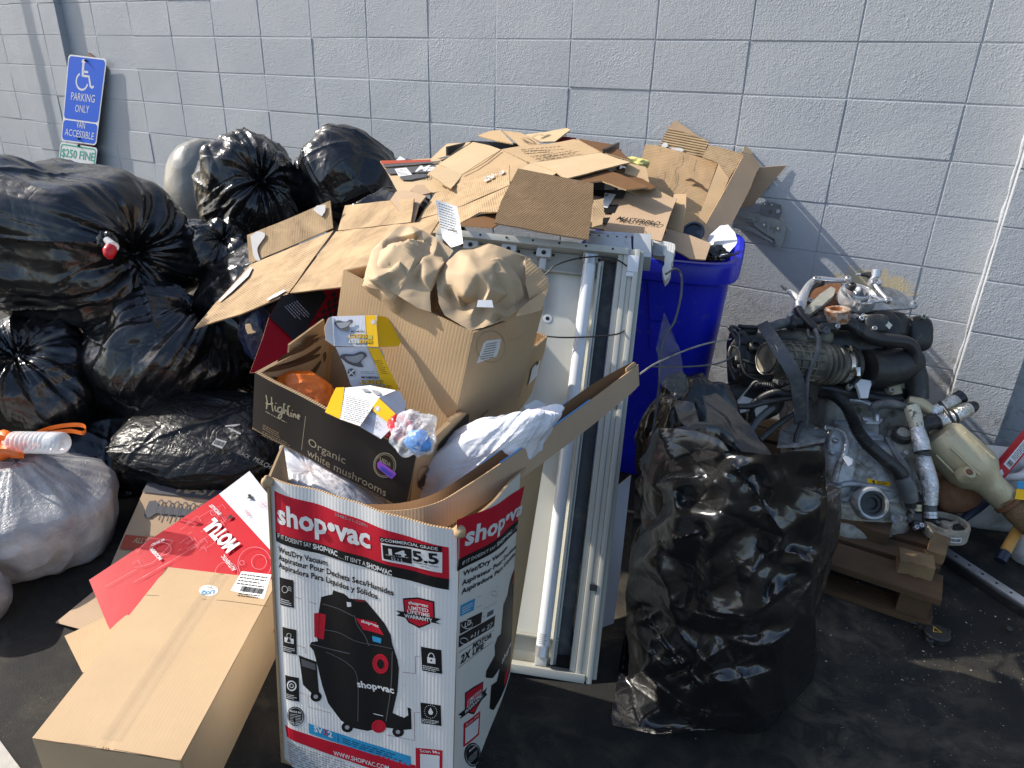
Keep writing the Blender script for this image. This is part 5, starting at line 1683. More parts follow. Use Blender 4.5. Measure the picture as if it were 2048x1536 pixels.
sheet('printed_panel', b2, [(757, 796), (802, 838), (762, 878), (718, 852)], 'grey_card', t, th=0.0012, amp=0.001, res=0.02)
q = Px(Print(PSurf(b2.at(725, 850) + b2.n * 0.003, b2.at(780, 870) - b2.at(725, 850), np.cross(b2.n, b2.at(780, 870) - b2.at(725, 850))), t), 560, 740, 400 / 2048)
q.poly([(1012, 288), (1230, 495), (1130, 560), (930, 405)], 'yellow', 0)
q.disc((998, 400), 28, 'white', 1)
q.ring((998, 400), 20, 0.0006, 'grey', 2)
q.fine((870, 455), (1040, 560), (830, 520), 5, 'grey', seed=31, fill=0.25)
q.pr.build()
sheet('end_flap', PD((760, 793, 1.50), (792, 780, 1.54), (805, 838, 1.50)), [(759, 795), (776, 780), (800, 783), (812, 808), (808, 832), (797, 836)], 'grey_card', t, th=0.0012, amp=0.001, res=0.02)
b3 = PD((678, 772, 1.55), (656, 805, 1.49), (682, 835, 1.45))
sheet('yellow_panel', b3, [(689, 774), (672, 775), (662, 795), (650, 824), (680, 838)], 'yellow_card', t, th=0.0012, amp=0.001, res=0.02)
t = thing('orange_bag', 'crumpled orange plastic bag in the left end of the mushroom tray', 'bag', D(620, 800, 1.52))
bag('crumple', D(614, 790, 1.605), (0.085, 0.055, 0.038), 'orange', t, seed=8, sub=6, lump=0.2, crum=0.04, facet=0.08, tilt=(0.1, 0.4), nf=30, fa=2.0, poly=16, angle=22)
t = thing('plastic_wrapper', 'crumpled clear plastic wrapper with a blue cap in the near corner of the mushroom tray', 'wrapper', D(825, 880, 1.42))
bag('wrap', D(826, 868, 1.43), (0.048, 0.05, 0.042), 'clear', t, seed=12, sub=5, lump=0.3, crum=0.22, facet=0.16)
bag('blue_label', D(836, 884, 1.42), (0.028, 0.022, 0.024), 'blue_cap', t, seed=5, sub=4, lump=0.2, crum=0.1)
t = thing('red_wrapper', 'crumpled red plastic wrapper beside the clear wrapper in the mushroom tray', 'wrapper', D(795, 855, 1.46))
bag('crumple', D(796, 858, 1.46), (0.036, 0.03, 0.03), 'red_plastic', t, seed=14, sub=5, lump=0.2, crum=0.06, facet=0.1, nf=20, fa=2.0, poly=14, angle=22)

# ------------------------------------------------------------------ grocery bags in the vacuum carton
t = thing('grocery_bag', 'white plastic grocery bag stuffed in the left front of the vacuum carton', 'bag', D(660, 990, 1.4))
bag('film', D(690, 1008, 1.565), (0.19, 0.075, 0.055), 'grocery', t, seed=21, sub=7, lump=0.2, crum=0.03, facet=0.06, knot=(-0.8, -0.3, 0.5), pleat=9, pl_amp=0.12, tilt=(0, 0.50), nf=36, fa=1.2)
t = thing('grocery_bag', 'white plastic grocery bag with a pink print bulging out right of the mushroom tray', 'bag', D(985, 900, 1.55))
bag('film', D(965, 912, 1.56), (0.20, 0.075, 0.075), 'grocery', t, seed=27, sub=7, lump=0.18, crum=0.03, facet=0.05, knot=(0.75, 0.3, 0.55), pleat=10, pl_amp=0.12, rot=0.55, tilt=(0, -0.62), nf=36, fa=1.0)
sheet('bag_corner', PD((1052, 808, 1.63), (1088, 812, 1.66), (1060, 850, 1.6)), [(1048, 812), (1072, 799), (1090, 808), (1078, 836), (1062, 846)], 'label', t, th=0.001, amp=0.008, res=0.012)

# ------------------------------------------------------------------ long narrow trough-shaped board across the carton
t = thing('cardboard_trough', 'long narrow folded kraft board jutting diagonally from the vacuum carton past the light fixture', 'cardboard', D(900, 1010, 1.33))
TOPE = [(585, 1000, 1.44), (650, 1006, 1.41), (720, 1018, 1.375), (800, 1020, 1.34), (870, 1006, 1.325), (930, 972, 1.36), (1000, 926, 1.44), (1090, 864, 1.54), (1180, 800, 1.645), (1252, 746, 1.73), (1274, 729, 1.76)]
BOTE = [(585, 1040, 1.45), (650, 1050, 1.415), (720, 1066, 1.38), (800, 1074, 1.345), (870, 1062, 1.33), (930, 1030, 1.365), (1000, 984, 1.445), (1090, 920, 1.545), (1180, 852, 1.65), (1256, 790, 1.735), (1276, 770, 1.765)]
INE = [(585, 996, 1.465), (650, 1001, 1.435), (720, 1009, 1.405), (800, 1008, 1.375), (870, 989, 1.365), (930, 951, 1.405), (1000, 902, 1.485), (1090, 837, 1.585), (1180, 772, 1.69), (1248, 733, 1.76), (1270, 725, 1.785)]
rows = [crom([D(*q) for q in E_], 4) for E_ in (INE, BOTE, TOPE)]
mid = rows[1] * 0.55 + (rows[0] * 0.5 + rows[2] * 0.5) * 0.45
def ribbon(name, rws, mat, th, back=None):
    m_, k_ = len(rws), len(rws[0])
    R = np.array(rws)
    V, UV = [], []
    s = np.concatenate([[0], np.cumsum(np.linalg.norm(np.diff(R[0], axis=0), axis=1))])
    acc = 0
    nn = np.cross(np.gradient(R, axis=1), np.gradient(R, axis=0) if m_ > 2 else np.repeat((R[1] - R[0])[None], m_, 0))
    nn /= np.linalg.norm(nn, axis=2)[:, :, None] + 1e-9
    for side in (0, 1):
        for i in range(m_):
            w_ = 0 if i == 0 else np.linalg.norm(R[i][0] - R[0][0])
            for j in range(k_):
                V.append(R[i][j] - nn[i][j] * th * side)
                UV.append((s[j], w_))
    M_ = m_ * k_
    F, MI = [], []
    for i in range(m_ - 1):
        for j in range(k_ - 1):
            a, b, c, d = i * k_ + j, i * k_ + j + 1, (i + 1) * k_ + j + 1, (i + 1) * k_ + j
            F.append((a, b, c, d)); MI.append(0)
            F.append((a + M_, d + M_, c + M_, b + M_)); MI.append(1)
    for j in range(k_ - 1):
        F.append((j, j + M_, j + 1 + M_, j + 1)); MI.append(2)
        o = (m_ - 1) * k_
        F.append((o + j, o + j + 1, o + j + 1 + M_, o + j + M_)); MI.append(2)
    for i in range(m_ - 1):
        F.append((i * k_, (i + 1) * k_, (i + 1) * k_ + M_, i * k_ + M_)); MI.append(2)
        o = k_ - 1
        F.append((i * k_ + o, i * k_ + o + M_, (i + 1) * k_ + o + M_, (i + 1) * k_ + o)); MI.append(2)
    return mesh(name, V, F, None, t, uv=UV, mats=[MAT[mat], MAT[back or mat], MAT['edge']], midx=MI, auto=40)
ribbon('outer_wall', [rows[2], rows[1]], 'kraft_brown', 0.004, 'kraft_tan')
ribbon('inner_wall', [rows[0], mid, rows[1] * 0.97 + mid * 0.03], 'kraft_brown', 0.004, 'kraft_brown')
ep = Pl(D(1274, 727, 1.76), D(1276, 770, 1.765), D(1270, 724, 1.785))
sheet('torn_end', PD((1240, 742, 1.72), (1276, 735, 1.765), (1268, 790, 1.75)), [(1252, 737), (1268, 724), (1277, 735), (1276, 764), (1262, 782), (1256, 760)], 'kraft', t, th=0.003, amp=0.004, res=0.012, ragged=0.003)
def strip(E_, i0, i1, a, b, off):
    out = []
    for s_ in (a, b):
        out.append([(E_[0][k] * (1 - s_) + E_[1][k] * s_) for k in range(i0, i1)])
    return out
tp1 = strip((rows[2], rows[1]), 24, 33, -0.04, 0.22, 0)
toCam = lambda L_, o: [[q + (CAM - q) / np.linalg.norm(CAM - q) * o for q in r_] for r_ in L_]
V = [q for r_ in toCam(tp1, 0.0035) for q in r_]
k_ = len(tp1[0])
mesh('blue_tape', V, [(j, j + 1, k_ + j + 1, k_ + j) for j in range(k_ - 1)], INK['skyblue'], t)
tp2 = strip((rows[0], mid), 22, 31, -0.05, 0.3, 0)
V = [q for r_ in toCam(tp2, 0.004) for q in r_]
k_ = len(tp2[0])
mesh('blue_tape', V, [(j, j + 1, k_ + j + 1, k_ + j) for j in range(k_ - 1)], INK['skyblue'], t)

# ------------------------------------------------------------------ heap of flattened cartons
GR = 'flattened cartons in the heap'
def card(label, parts, cat='cardboard', name='cardboard_sheet', base=None):
    """parts: (name, plane, outline, material, options)"""
    pl, ol = parts[0][1], parts[0][2]
    q = np.mean([pl.at(*o_) for o_ in ol], 0)
    t = thing(name, label, cat, q, GR)
    for nm, pl, ol, mt, kw in parts:
        kw = dict(kw)
        kw.setdefault('seed', RNG.randint(0, 90))
        sheet(nm, pl, ol, mt, t, **kw)
    return t
def pf(t, pl, a, b, off=0.006, view=(0, 0, 1)):
    """a print frame on plane pl with x from pixel a to b"""
    x = pl.at(*b) - pl.at(*a)
    return Px(Print(PSurf(pl.at(*a) + pl.n * off, x, np.cross(pl.n, x)), t), *view)
# left: dusty opened carton with two flaps up
m1 = PD((400, 650, 2.47), (668, 460, 2.62), (760, 500, 2.30))
f1 = Pl(m1.at(497, 528), m1.at(668, 459), D(495, 470, 2.76))
f2 = Pl(m1.at(676, 461), m1.at(822, 446), D(690, 411, 2.70))
m1b = Pl(m1.at(668, 462), m1.at(575, 592), D(760, 490, 2.27))
t = card('dusty opened kraft carton with two upright flaps reaching over the black bags at left',
         [('left_panel', m1, [(388, 656), (430, 608), (500, 530), (667, 461), (574, 590), (480, 628)], 'kraft_dirty', dict(rot=0.6)),
          ('right_panel', m1b, [(672, 463), (822, 446), (880, 440), (800, 560), (692, 573), (580, 586)], 'kraft_dirty', dict(rot=0.2)),
          ('upright_flap', f1, [(494, 470), (580, 436), (660, 401), (666, 456), (498, 528)], 'kraft_dirty', dict(rot=0.1)),
          ('upright_flap', f2, [(690, 411), (760, 403), (828, 397), (822, 445), (676, 461)], 'kraft_dirty', dict(rot=0.1))])
p = pf(t, f1, (498, 528), (666, 457), 0.0065, (380, 380, 400 / 2048))
p.poly([(620, 470), (690, 425), (760, 440), (765, 480), (730, 530), (690, 600), (705, 680), (720, 715), (680, 720), (645, 650)], 'ash', 0, smooth=3)
p.poly([(1260, 200), (1300, 160), (1390, 150), (1385, 220), (1350, 270), (1300, 235)], 'ash', 0)
p.pr.build()
p = pf(t, m1, (480, 628), (574, 590), 0.0065, (380, 380, 400 / 2048))
p.poly([(620, 790), (640, 800), (600, 880), (420, 1050), (310, 1140), (290, 1140), (420, 1000)], 'ash', 0)
p.poly([(780, 1125), (850, 1075), (960, 1020), (985, 1030), (900, 1085), (800, 1130)], 'ash', 0)
p.pr.build()
# soft brown insert and stained sheet across the middle
s2 = PD((1018, 335, 2.46), (845, 410, 2.50), (930, 445, 2.24))
t = card('grey-stained kraft sheet with a torn white label slanting across the middle of the heap',
         [('upper_panel', s2, [(871, 386), (945, 356), (1018, 328), (1019, 369), (925, 411), (868, 430), (836, 438)], 'kraft_dirty', dict(rot=0.1)),
          ('lower_panel', Pl(s2.at(925, 411), s2.at(1019, 369), D(930, 447, 2.20)), [(926, 412), (1018, 371), (1007, 405), (996, 424), (960, 425), (918, 448), (862, 478), (822, 458), (836, 438), (868, 430)], 'kraft_dirty', dict(rot=0.1, ragged=0.001))])
p = pf(t, s2, (868, 430), (1010, 372), 0.008, (760, 240, 300 / 2048))
for k_ in range(16):
    a_, b_ = 1440 + RNG.uniform(0, 240), 0
    b_ = 800 - (a_ - 1440) * 0.42 + RNG.uniform(-28, 28)
    w1 = RNG.uniform(10, 34)
    p.poly([(a_ - w1, b_ + w1 * .3), (a_ - w1 * .2, b_ - w1 * .5), (a_ + w1, b_ - w1 * .6), (a_ + w1 * .5, b_ + w1 * .3), (a_ - w1 * .3, b_ + w1 * .6)], 'ash', 0)
p.pr.build()
s2b = PD((918, 448, 2.19), (1000, 424, 2.25), (985, 452, 2.16))
card('small dark underside flap with red edge below the stained sheet', [('flap', s2b, [(916, 450), (960, 428), (996, 425), (1010, 440), (985, 455)], 'kraft_brown', {})])
s3 = PD((1037, 338, 2.36), (1187, 368, 2.28), (1080, 460, 2.05))
t = card('dark oil-stained ribbed kraft sheet hanging over the top edge of the light fixture',
         [('panel', s3, [(1036, 337), (1187, 367), (1186, 400), (1177, 479), (1080, 463), (989, 446), (992, 432), (1003, 400)], 'kraft_stained', dict(rot=0.15)),
          ('torn_tab', s3, [(1187, 400), (1207, 397), (1208, 420), (1204, 449), (1184, 455)], 'kraft_dirty', dict(ragged=0.002))])
s10 = PD((790, 385, 2.55), (850, 395, 2.48), (800, 440, 2.40))
card('small smooth brown flap between the two dusty cartons', [('panel', s10, [(780, 400), (792, 383), (812, 380), (852, 392), (838, 410), (826, 450), (820, 446)], 'kraft_tan', {})])
# big sunlit flattened carton on top
hl = PD((947, 285, 3.0), (1003, 299, 2.86), (905, 374, 2.52))
hm = Pl(hl.at(1003, 299), hl.at(926, 348), D(1045, 340, 2.60))
hr = Pl(hl.at(1003, 299), D(1148, 278, 2.98), D(1131, 357, 2.46))
hr2 = Pl(hr.at(1062, 326), hr.at(1200, 305), D(1131, 358, 2.42))
t = card('large sunlit flattened kraft carton with lines of small black print on top of the heap',
         [('left_panel', hl, [(946, 284), (975, 290), (1002, 299), (925, 348), (877, 328)], 'kraft_pale', dict(rot=0.7)),
          ('left_flap', Pl(hl.at(877, 328), hl.at(925, 348), D(878, 362, 2.55)), [(877, 328), (925, 348), (911, 366), (902, 377), (856, 347)], 'kraft_pale', dict(ragged=0.0015)),
          ('middle_panel', hm, [(1003, 300), (1056, 327), (1045, 342), (1018, 366), (905, 378), (912, 366), (926, 348)], 'kraft', dict(rot=0.7)),
          ('printed_panel', hr, [(1003, 299), (1040, 293), (1100, 287), (1148, 278), (1175, 290), (1200, 305), (1062, 326)], 'kraft', dict(rot=0.2)),
          ('right_panel', hr2, [(1062, 326), (1200, 305), (1230, 315), (1261, 325), (1190, 342), (1131, 358), (1110, 343)], 'kraft_pale', dict(rot=0.2)),
          ('front_flap', Pl(hr2.at(1062, 327), hr2.at(1112, 342), D(1060, 352, 2.48)), [(1058, 327), (1080, 327), (1116, 342), (1102, 353), (1040, 340)], 'kraft_pale', dict(ragged=0.001)),
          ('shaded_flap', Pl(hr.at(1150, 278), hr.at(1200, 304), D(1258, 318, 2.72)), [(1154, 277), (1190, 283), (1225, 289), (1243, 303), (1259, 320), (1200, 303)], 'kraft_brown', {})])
p = pf(t, hr, (1062, 325), (1200, 304), 0.008, (1040, 230, 300 / 2048))
for k, (a, b) in enumerate((((20, 500), (470, 480)), ((100, 540), (440, 500)), ((170, 585), (640, 540)), ((220, 605), (820, 500)), ((10, 480), (650, 430)), ((300, 560), (740, 490)))):
    p.fine((a[0], a[1] - 10), (b[0], b[1] - 10), (a[0] + 6, a[1] + 4), 1, 'dark', seed=k + 40, fill=0.55)
p.pr.build()
p = pf(t, hl, (925, 348), (1002, 299), 0.007, (760, 240, 300 / 2048))
p.line([(1120, 745), (1300, 660), (1450, 570), (1650, 415)], 0.006, 'brown', 0)
p.pr.build()
# sheets at the back of the heap
k1_ = PD((895, 287, 3.15), (940, 285, 3.12), (870, 318, 2.95))
t = card('pale kraft sheet with a red printed edge at the back left of the heap', [('panel', k1_, [(894, 287), (942, 284), (912, 305), (884, 320), (862, 317)], 'kraft_pale', {})])
p = pf(t, k1_, (862, 317), (912, 305), 0.006, (760, 240, 300 / 2048))
p.poly([(780, 525), (900, 495), (1030, 500), (940, 515), (830, 535)], 'grey', 0)
p.pr.build()
k2_ = PD((957, 271, 3.2), (1005, 261, 3.25), (1024, 286, 3.0))
card('small pointed kraft flap standing out at the top back of the heap', [('panel', k2_, [(956, 271), (980, 262), (1001, 260), (1026, 287), (990, 281)], 'kraft', {})])
k3_ = PD((1006, 261, 3.25), (1060, 272, 3.12), (1040, 292, 2.96))
t = card('folded kraft flap with black scribble print at the top of the heap', [('panel', k3_, [(1005, 261), (1040, 265), (1062, 275), (1082, 288), (1042, 293)], 'kraft', {})])
p = pf(t, k3_, (1042, 292), (1080, 287), 0.005, (1040, 230, 300 / 2048))
p.line([(10, 320), (80, 310), (150, 340), (200, 380), (130, 390), (40, 350)], 0.003, 'black', 0, smooth=4)
p.line([(40, 330), (120, 370), (220, 395)], 0.004, 'black', 0, smooth=3)
p.pr.build()
k4_ = PD((1051, 270, 3.15), (1138, 258, 3.15), (1100, 283, 2.98))
t = card('kraft flap with a black mark lying at the highest back edge of the heap', [('panel', k4_, [(1050, 270), (1095, 263), (1134, 256), (1141, 260), (1110, 283), (1085, 284)], 'kraft_pale', {})])
p = pf(t, k4_, (1084, 283), (1110, 282), 0.005, (1040, 230, 300 / 2048))
p.line([(160, 305), (240, 265), (330, 275), (420, 265), (300, 315), (350, 285)], 0.003, 'black', 0, smooth=3)
p.line([(280, 320), (400, 268)], 0.006, 'black', 0)
p.pr.build()
s5 = PD((795, 328, 2.92), (880, 318, 2.95), (850, 386, 2.60))
t = card('kraft shock absorber carton with black band and white label at back left of the heap', [('panel', s5, [(760, 322), (815, 320), (862, 317), (886, 319), (880, 330), (858, 347), (900, 377), (860, 388), (796, 384), (775, 345)], 'kraft_pale', {})], 'carton', 'flattened_carton')
p = pf(t, s5, (796, 384), (900, 377), 0.007, (760, 240, 300 / 2048))
p.band((10, 555), (700, 540), (690, 570), (20, 605), 'brick', 0, 3)
p.band((20, 612), (820, 560), (830, 580), (60, 645), 'slate', 0, 3)
p.band((65, 668), (770, 612), (700, 712), (115, 738), 'slate', 0, 3)
p.text('Ma', (478, 706), (740, 692), 72, 'white', bold=0.03, shear=0.3)
p.poly([(200, 670), (360, 655), (440, 750), (260, 775)], 'white', 2)
p.fine((215, 680), (350, 668), (270, 765), 5, 'black', seed=2, layer=3, fill=0.3)
p.poly([(265, 775), (450, 745), (640, 735), (660, 765), (560, 790), (410, 820), (290, 815)], 'slate', 0)
for k in range(3):
    x = 470 + 75 * k
    p.line([(x, 800), (x + 5, 750), (x + 40, 735), (x + 60, 760), (x + 30, 800)], 0.004, 'slate', 1, smooth=3)
p.pr.build()
s5b = PD((821, 380, 2.56), (861, 384, 2.54), (840, 369, 2.60))
card('little curled kraft flap standing on the shock absorber carton', [('flap', s5b, [(820, 380), (833, 369), (848, 369), (862, 384), (839, 391)], 'kraft_tan', dict(ragged=0.001))])
# right: boards standing in and behind the blue bin
rp = Pl(ony(1291, 288, -0.08), ony(1436, 325, -0.05), D(1360, 478, 2.78))
t = card('creased kraft sheet crossed with strips of tape leaning in the blue bin',
         [('panel', rp, [(1291, 288), (1315, 291), (1370, 306), (1436, 325), (1415, 384), (1394, 446), (1372, 480), (1335, 470), (1300, 420), (1272, 365), (1278, 333)], 'kraft_tape', dict(amp=0.008, res=0.03))])
p = pf(t, rp, (1300, 420), (1400, 420), 0.012, (1250, 230, 340 / 2048))
p.poly([(720, 790), (790, 760), (860, 800), (930, 840), (965, 885), (900, 860), (830, 810), (760, 800)], 'brown', 0, smooth=2)
for q in ([(650, 455), (620, 560), (560, 600), (540, 760)], [(800, 480), (760, 620)], [(430, 640), (395, 760), (370, 830)], [(580, 650), (550, 800), (500, 920)], [(360, 350), (372, 400)], [(690, 830), (640, 900)]):
    p.line(q, 0.0025, 'kraft', 0, smooth=3)
p.pr.build()
r2 = Pl(ony(1320, 296, -0.05), ony(1418, 286, -0.028), ony(1352, 242, -0.016))
t = card('torn kraft sheet with bare fluting and a dark upper corner, topmost against the wall',
         [('fluted_panel', r2, [(1337, 256), (1365, 263), (1400, 276), (1418, 285), (1404, 314), (1360, 308), (1316, 296)], 'ribbed', dict(ragged=0.002)),
          ('brown_corner', r2, [(1351, 240), (1370, 253), (1395, 271), (1420, 285), (1400, 277), (1366, 264), (1336, 256)], 'kraft_tan', dict(ragged=0.001))])
p = pf(t, r2, (1316, 296), (1404, 314), 0.006, (1250, 230, 340 / 2048))
p.poly([(450, 350), (490, 330), (515, 350), (505, 385), (470, 390), (440, 380)], 'white', 0, smooth=3)
p.poly([(520, 385), (600, 400), (660, 395), (705, 420), (690, 440), (610, 430)], 'white', 0, smooth=3)
p.pr.build()
r3 = Pl(ony(1418, 290, -0.034), ony(1487, 308, -0.024), D(1396, 474, 2.80))
card('ribbed kraft sheet with exposed fluting between the taped sheet and the long board strip',
     [('fluted_panel', r3, [(1418, 290), (1455, 299), (1488, 308), (1458, 357), (1440, 345), (1436, 326), (1404, 314)], 'ribbed', dict(ragged=0.001)),
      ('smooth_panel', r3, [(1437, 328), (1458, 357), (1440, 400), (1402, 478), (1384, 470), (1416, 384)], 'kraft', {})])
r4 = Pl(ony(1488, 309, -0.045), ony(1519, 328, -0.022), D(1406, 486, 2.76))
t = card('long narrow board strip with open corrugated edge standing in the bin at right',
         [('panel', r4, [(1487, 311), (1494, 304), (1508, 314), (1519, 328), (1499, 380), (1464, 447), (1410, 488), (1392, 482), (1441, 396)], 'kraft_tan', dict(th=0.012, rot=1.2)),
          ('torn_corner', r4, [(1484, 304), (1489, 293), (1500, 296), (1506, 309), (1494, 306)], 'kraft_pale', dict(ragged=0.003))])
r5_ = Pl(ony(1520, 335, -0.030), ony(1572, 331, -0.010), ony(1504, 412, -0.012))
card('dark tan board flap pointing right against the white wall', [('panel', r5_, [(1519, 335), (1545, 333), (1573, 331), (1535, 376), (1504, 412), (1478, 416), (1496, 379)], 'kraft_tan', {})])
s7 = PD((1246, 388, 2.52), (1353, 396, 2.46), (1265, 470, 2.24))
t = card('smooth brown car parts carton with black lettering leaning behind the light fixture', [('panel', s7, [(1246, 388), (1290, 389), (1354, 396), (1340, 430), (1323, 482), (1207, 462), (1224, 428)], 'kraft_tan', {})], 'carton', 'flattened_carton')
p = pf(t, s7, (1208, 461), (1323, 479), 0.006, (1160, 380, 340 / 2048))
p.text('MASTERPRO', (430, 362), (945, 432), 48, 'black', bold=0.015, shear=0.25)
p.line([(735, 465), (765, 480), (755, 500)], 0.003, 'brown', 1)
p.pr.build()
s7b = PD((1200, 395, 2.50), (1250, 400, 2.48), (1205, 455, 2.32))
t = card('kraft carton with black bands and a white label deep under the heap', [('panel', s7b, [(1186, 380), (1262, 384), (1240, 430), (1212, 460), (1180, 455)], 'kraft_tan', {})], 'carton', 'flattened_carton')
p = pf(t, s7b, (1180, 455), (1230, 458), 0.006, (1160, 380, 340 / 2048))
p.poly([(160, 0), (560, 0), (520, 100), (300, 90), (150, 60)], 'black', 0)
p.poly([(280, 180), (460, 175), (420, 280), (270, 275)], 'black', 0)
p.poly([(270, 335), (380, 330), (350, 400), (260, 420)], 'black', 0)
p.poly([(300, 35), (435, 55), (330, 218), (262, 205)], 'white', 1)
p.text('0', (290, 78), (325, 84), 35, 'black', bold=0.03)
p.pr.build()
s8 = PD((1351, 388, 2.52), (1372, 389, 2.50), (1360, 465, 2.36))
t = card('narrow ribbed board with a printed date standing in the bin', [('panel', s8, [(1348, 388), (1373, 389), (1371, 430), (1366, 466), (1322, 450), (1340, 424)], 'kraft_flute', {})])
p = pf(t, s8, (1322, 450), (1366, 466), 0.006, (1160, 380, 340 / 2048))
p.text('/31/23', (1148, 490), (1150, 325), 0, 'black', bold=0.01)
p.pr.build()
s9 = PD((1339, 458, 2.36), (1421, 486, 2.30), (1400, 518, 2.24))
card('plain brown board corner lying across the front rim of the blue bin', [('panel', s9, [(1338, 458), (1380, 471), (1422, 487), (1411, 519), (1381, 517), (1350, 500), (1320, 480)], 'kraft_tan', {})])
d1 = PD((1229, 340, 2.60), (1247, 335, 2.64), (1305, 377, 2.48))
card('torn dark-edged board strip poking out below the sunlit carton', [('strip', d1, [(1227, 341), (1247, 335), (1280, 354), (1312, 374), (1300, 379), (1270, 372), (1248, 358)], 'kraft_brown', dict(ragged=0.002))])
d2 = PD((1131, 359, 2.46), (1240, 350, 2.50), (1254, 378, 2.36))
card('shaded brown board with a ragged edge under the sunlit carton',
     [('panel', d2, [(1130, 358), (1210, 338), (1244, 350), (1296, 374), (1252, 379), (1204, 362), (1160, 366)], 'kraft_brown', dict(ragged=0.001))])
d3 = PD((1262, 330, 2.62), (1290, 335, 2.60), (1262, 420, 2.45))
card('plain kraft board in shade between the heap and the taped sheet', [('panel', d3, [(1255, 326), (1292, 334), (1300, 372), (1350, 398), (1290, 400), (1240, 375)], 'kraft', {})])

# things caught in the heap
t = thing('plastic_crate', 'black plastic crate mostly buried under the sunlit cartons near the wall', 'crate', D(1100, 300, 3.15))
ca = D(944, 281, 3.22); cb_ = D(1244, 285, 3.02)
ax_ = cb_ - ca; ax_[2] = 0; L_ = np.linalg.norm(ax_); ax_ /= L_
ay_ = np.array([-ax_[1], ax_[0], 0]) * -0.30
for nm, o_, x_, y_, z_ in (('back_wall', ca, ax_ * L_, ay_ * 0.03, (0, 0, -0.2)), ('end_wall', ca, ax_ * 0.012, ay_, (0, 0, -0.2)), ('crate_floor', ca + [0, 0, -0.2], ax_ * L_, ay_, (0, 0, 0.01)),
                           ('front_wall', ca + ay_ + [0, 0, -0.06], ax_ * L_, ay_ * 0.03, (0, 0, -0.14))):
    box(nm, o_, x_, y_, z_, MAT['black_plastic'], t, 0.002)
plate('end_wall', cb_ + [0, 0, -0.2] - ax_ * 0.01, ay_, (0, 0, 1), [(0, 0), (0.3, 0), (0.3, 0.2), (0, 0.2)], [[(0.03, 0.11), (0.12, 0.11), (0.09, 0.175)], [(0.15, 0.11), (0.27, 0.11), (0.20, 0.175)]], 0.01, MAT['black_plastic'], t)
t = thing('insulation_pad', 'crumpled pale yellow pad behind the heap beside the taped sheet', 'padding', D(1270, 330, 2.9))
bag('pad', D(1270, 326, 2.92), (0.055, 0.04, 0.022), 'yellow_pad', t, seed=3, sub=4, lump=0.3, crum=0.2, facet=0.15)
t = thing('red_carton', 'dark red carton corner at the back of the heap', 'carton', D(1130, 276, 3.1))
sheet('panel', PD((1110, 280, 3.12), (1150, 274, 3.12), (1140, 290, 3.05)), [(1108, 281), (1128, 273), (1152, 276), (1148, 284), (1120, 286)], 'red_card', t)
t = thing('white_sheet_of_paper', 'crumpled corner of white paper sticking up behind the shock absorber carton', 'paper', D(802, 320, 3.0))
sheet('sheet', PD((793, 321, 3.0), (808, 320, 3.0), (800, 312, 3.02)), [(792, 322), (800, 313), (812, 320)], 'label', t, th=0.001, amp=0.004, res=0.01)
t = thing('shipping_receipt', 'curled white printed receipt standing up at the left end of the light fixture', 'receipt', D(905, 490, 2.05))
rc = PD((872, 404, 2.12), (914, 414, 2.12), (905, 495, 2.03))
sheet('paper', rc, [(871, 402), (893, 406), (914, 416), (918, 440), (923, 478), (925, 500), (902, 500), (885, 478), (878, 440)], 'label', t, th=0.0006, amp=0.004, res=0.02, bend=lambda a, b: 4.0 * (a - 0.03) ** 2)
p = pf(t, rc, (880, 480), (920, 486), 0.014, (760, 240, 300 / 2048))
p.fine((800, 1125), (1030, 1200), (825, 1480), 10, 'black', seed=61, fill=0.28)
p.text('Beligurd', (1050, 1510), (935, 1492), -30, 'black', bold=0.02)
p.pr.build()
# red and black chequered carton behind the mushroom tray
cz = PD((538, 636, 2.24), (650, 577, 2.42), (600, 700, 2.24))
t = thing('chequered_carton', 'red and black carton with a chequered border in shade behind the mushroom tray', 'carton', D(590, 690, 2.15))
sheet('panel', cz, [(538, 634), (562, 592), (640, 574), (700, 568), (720, 640), (660, 740), (500, 745), (524, 680)], 'red_card', t)
p = pf(t, cz, (540, 700), (640, 690), 0.006, (380, 380, 400 / 2048))
p.poly([(815, 1305), (930, 1085), (1330, 1005), (1400, 1090), (1150, 1510), (1060, 1536)], 'black', 0)
for i in range(12):
    for j in range(5):
        if (i + j) % 2 == 0:
            x, y = 1470 - i * 26 + j * 34, 1040 + i * 44 + j * 16
            p.poly([(x, y), (x + 34, y + 16), (x + 8, y + 60), (x - 26, y + 44)], 'black', 0)
p.fine((1100, 1130), (1250, 1290), (960, 1200), 6, 'midgrey', seed=71, fill=0.3)
p.pr.build()
t = thing('blue_film', 'dark blue plastic film bunched under the dusty opened carton', 'bag', D(520, 650, 2.4))
bag('film', D(516, 668, 2.50), (0.075, 0.05, 0.11), 'navy_film', t, seed=33, sub=6, lump=0.2, crum=0.03, nf=30)
t = thing('torn_cardboard', 'small torn scrap of tan board caught by the dark blue film', 'cardboard', D(497, 660, 2.3))
sheet('scrap', PD((490, 650, 2.31), (505, 650, 2.31), (497, 665, 2.3)), [(491, 648), (500, 647), (505, 660), (512, 664), (495, 668)], 'kraft', t, ragged=0.003)
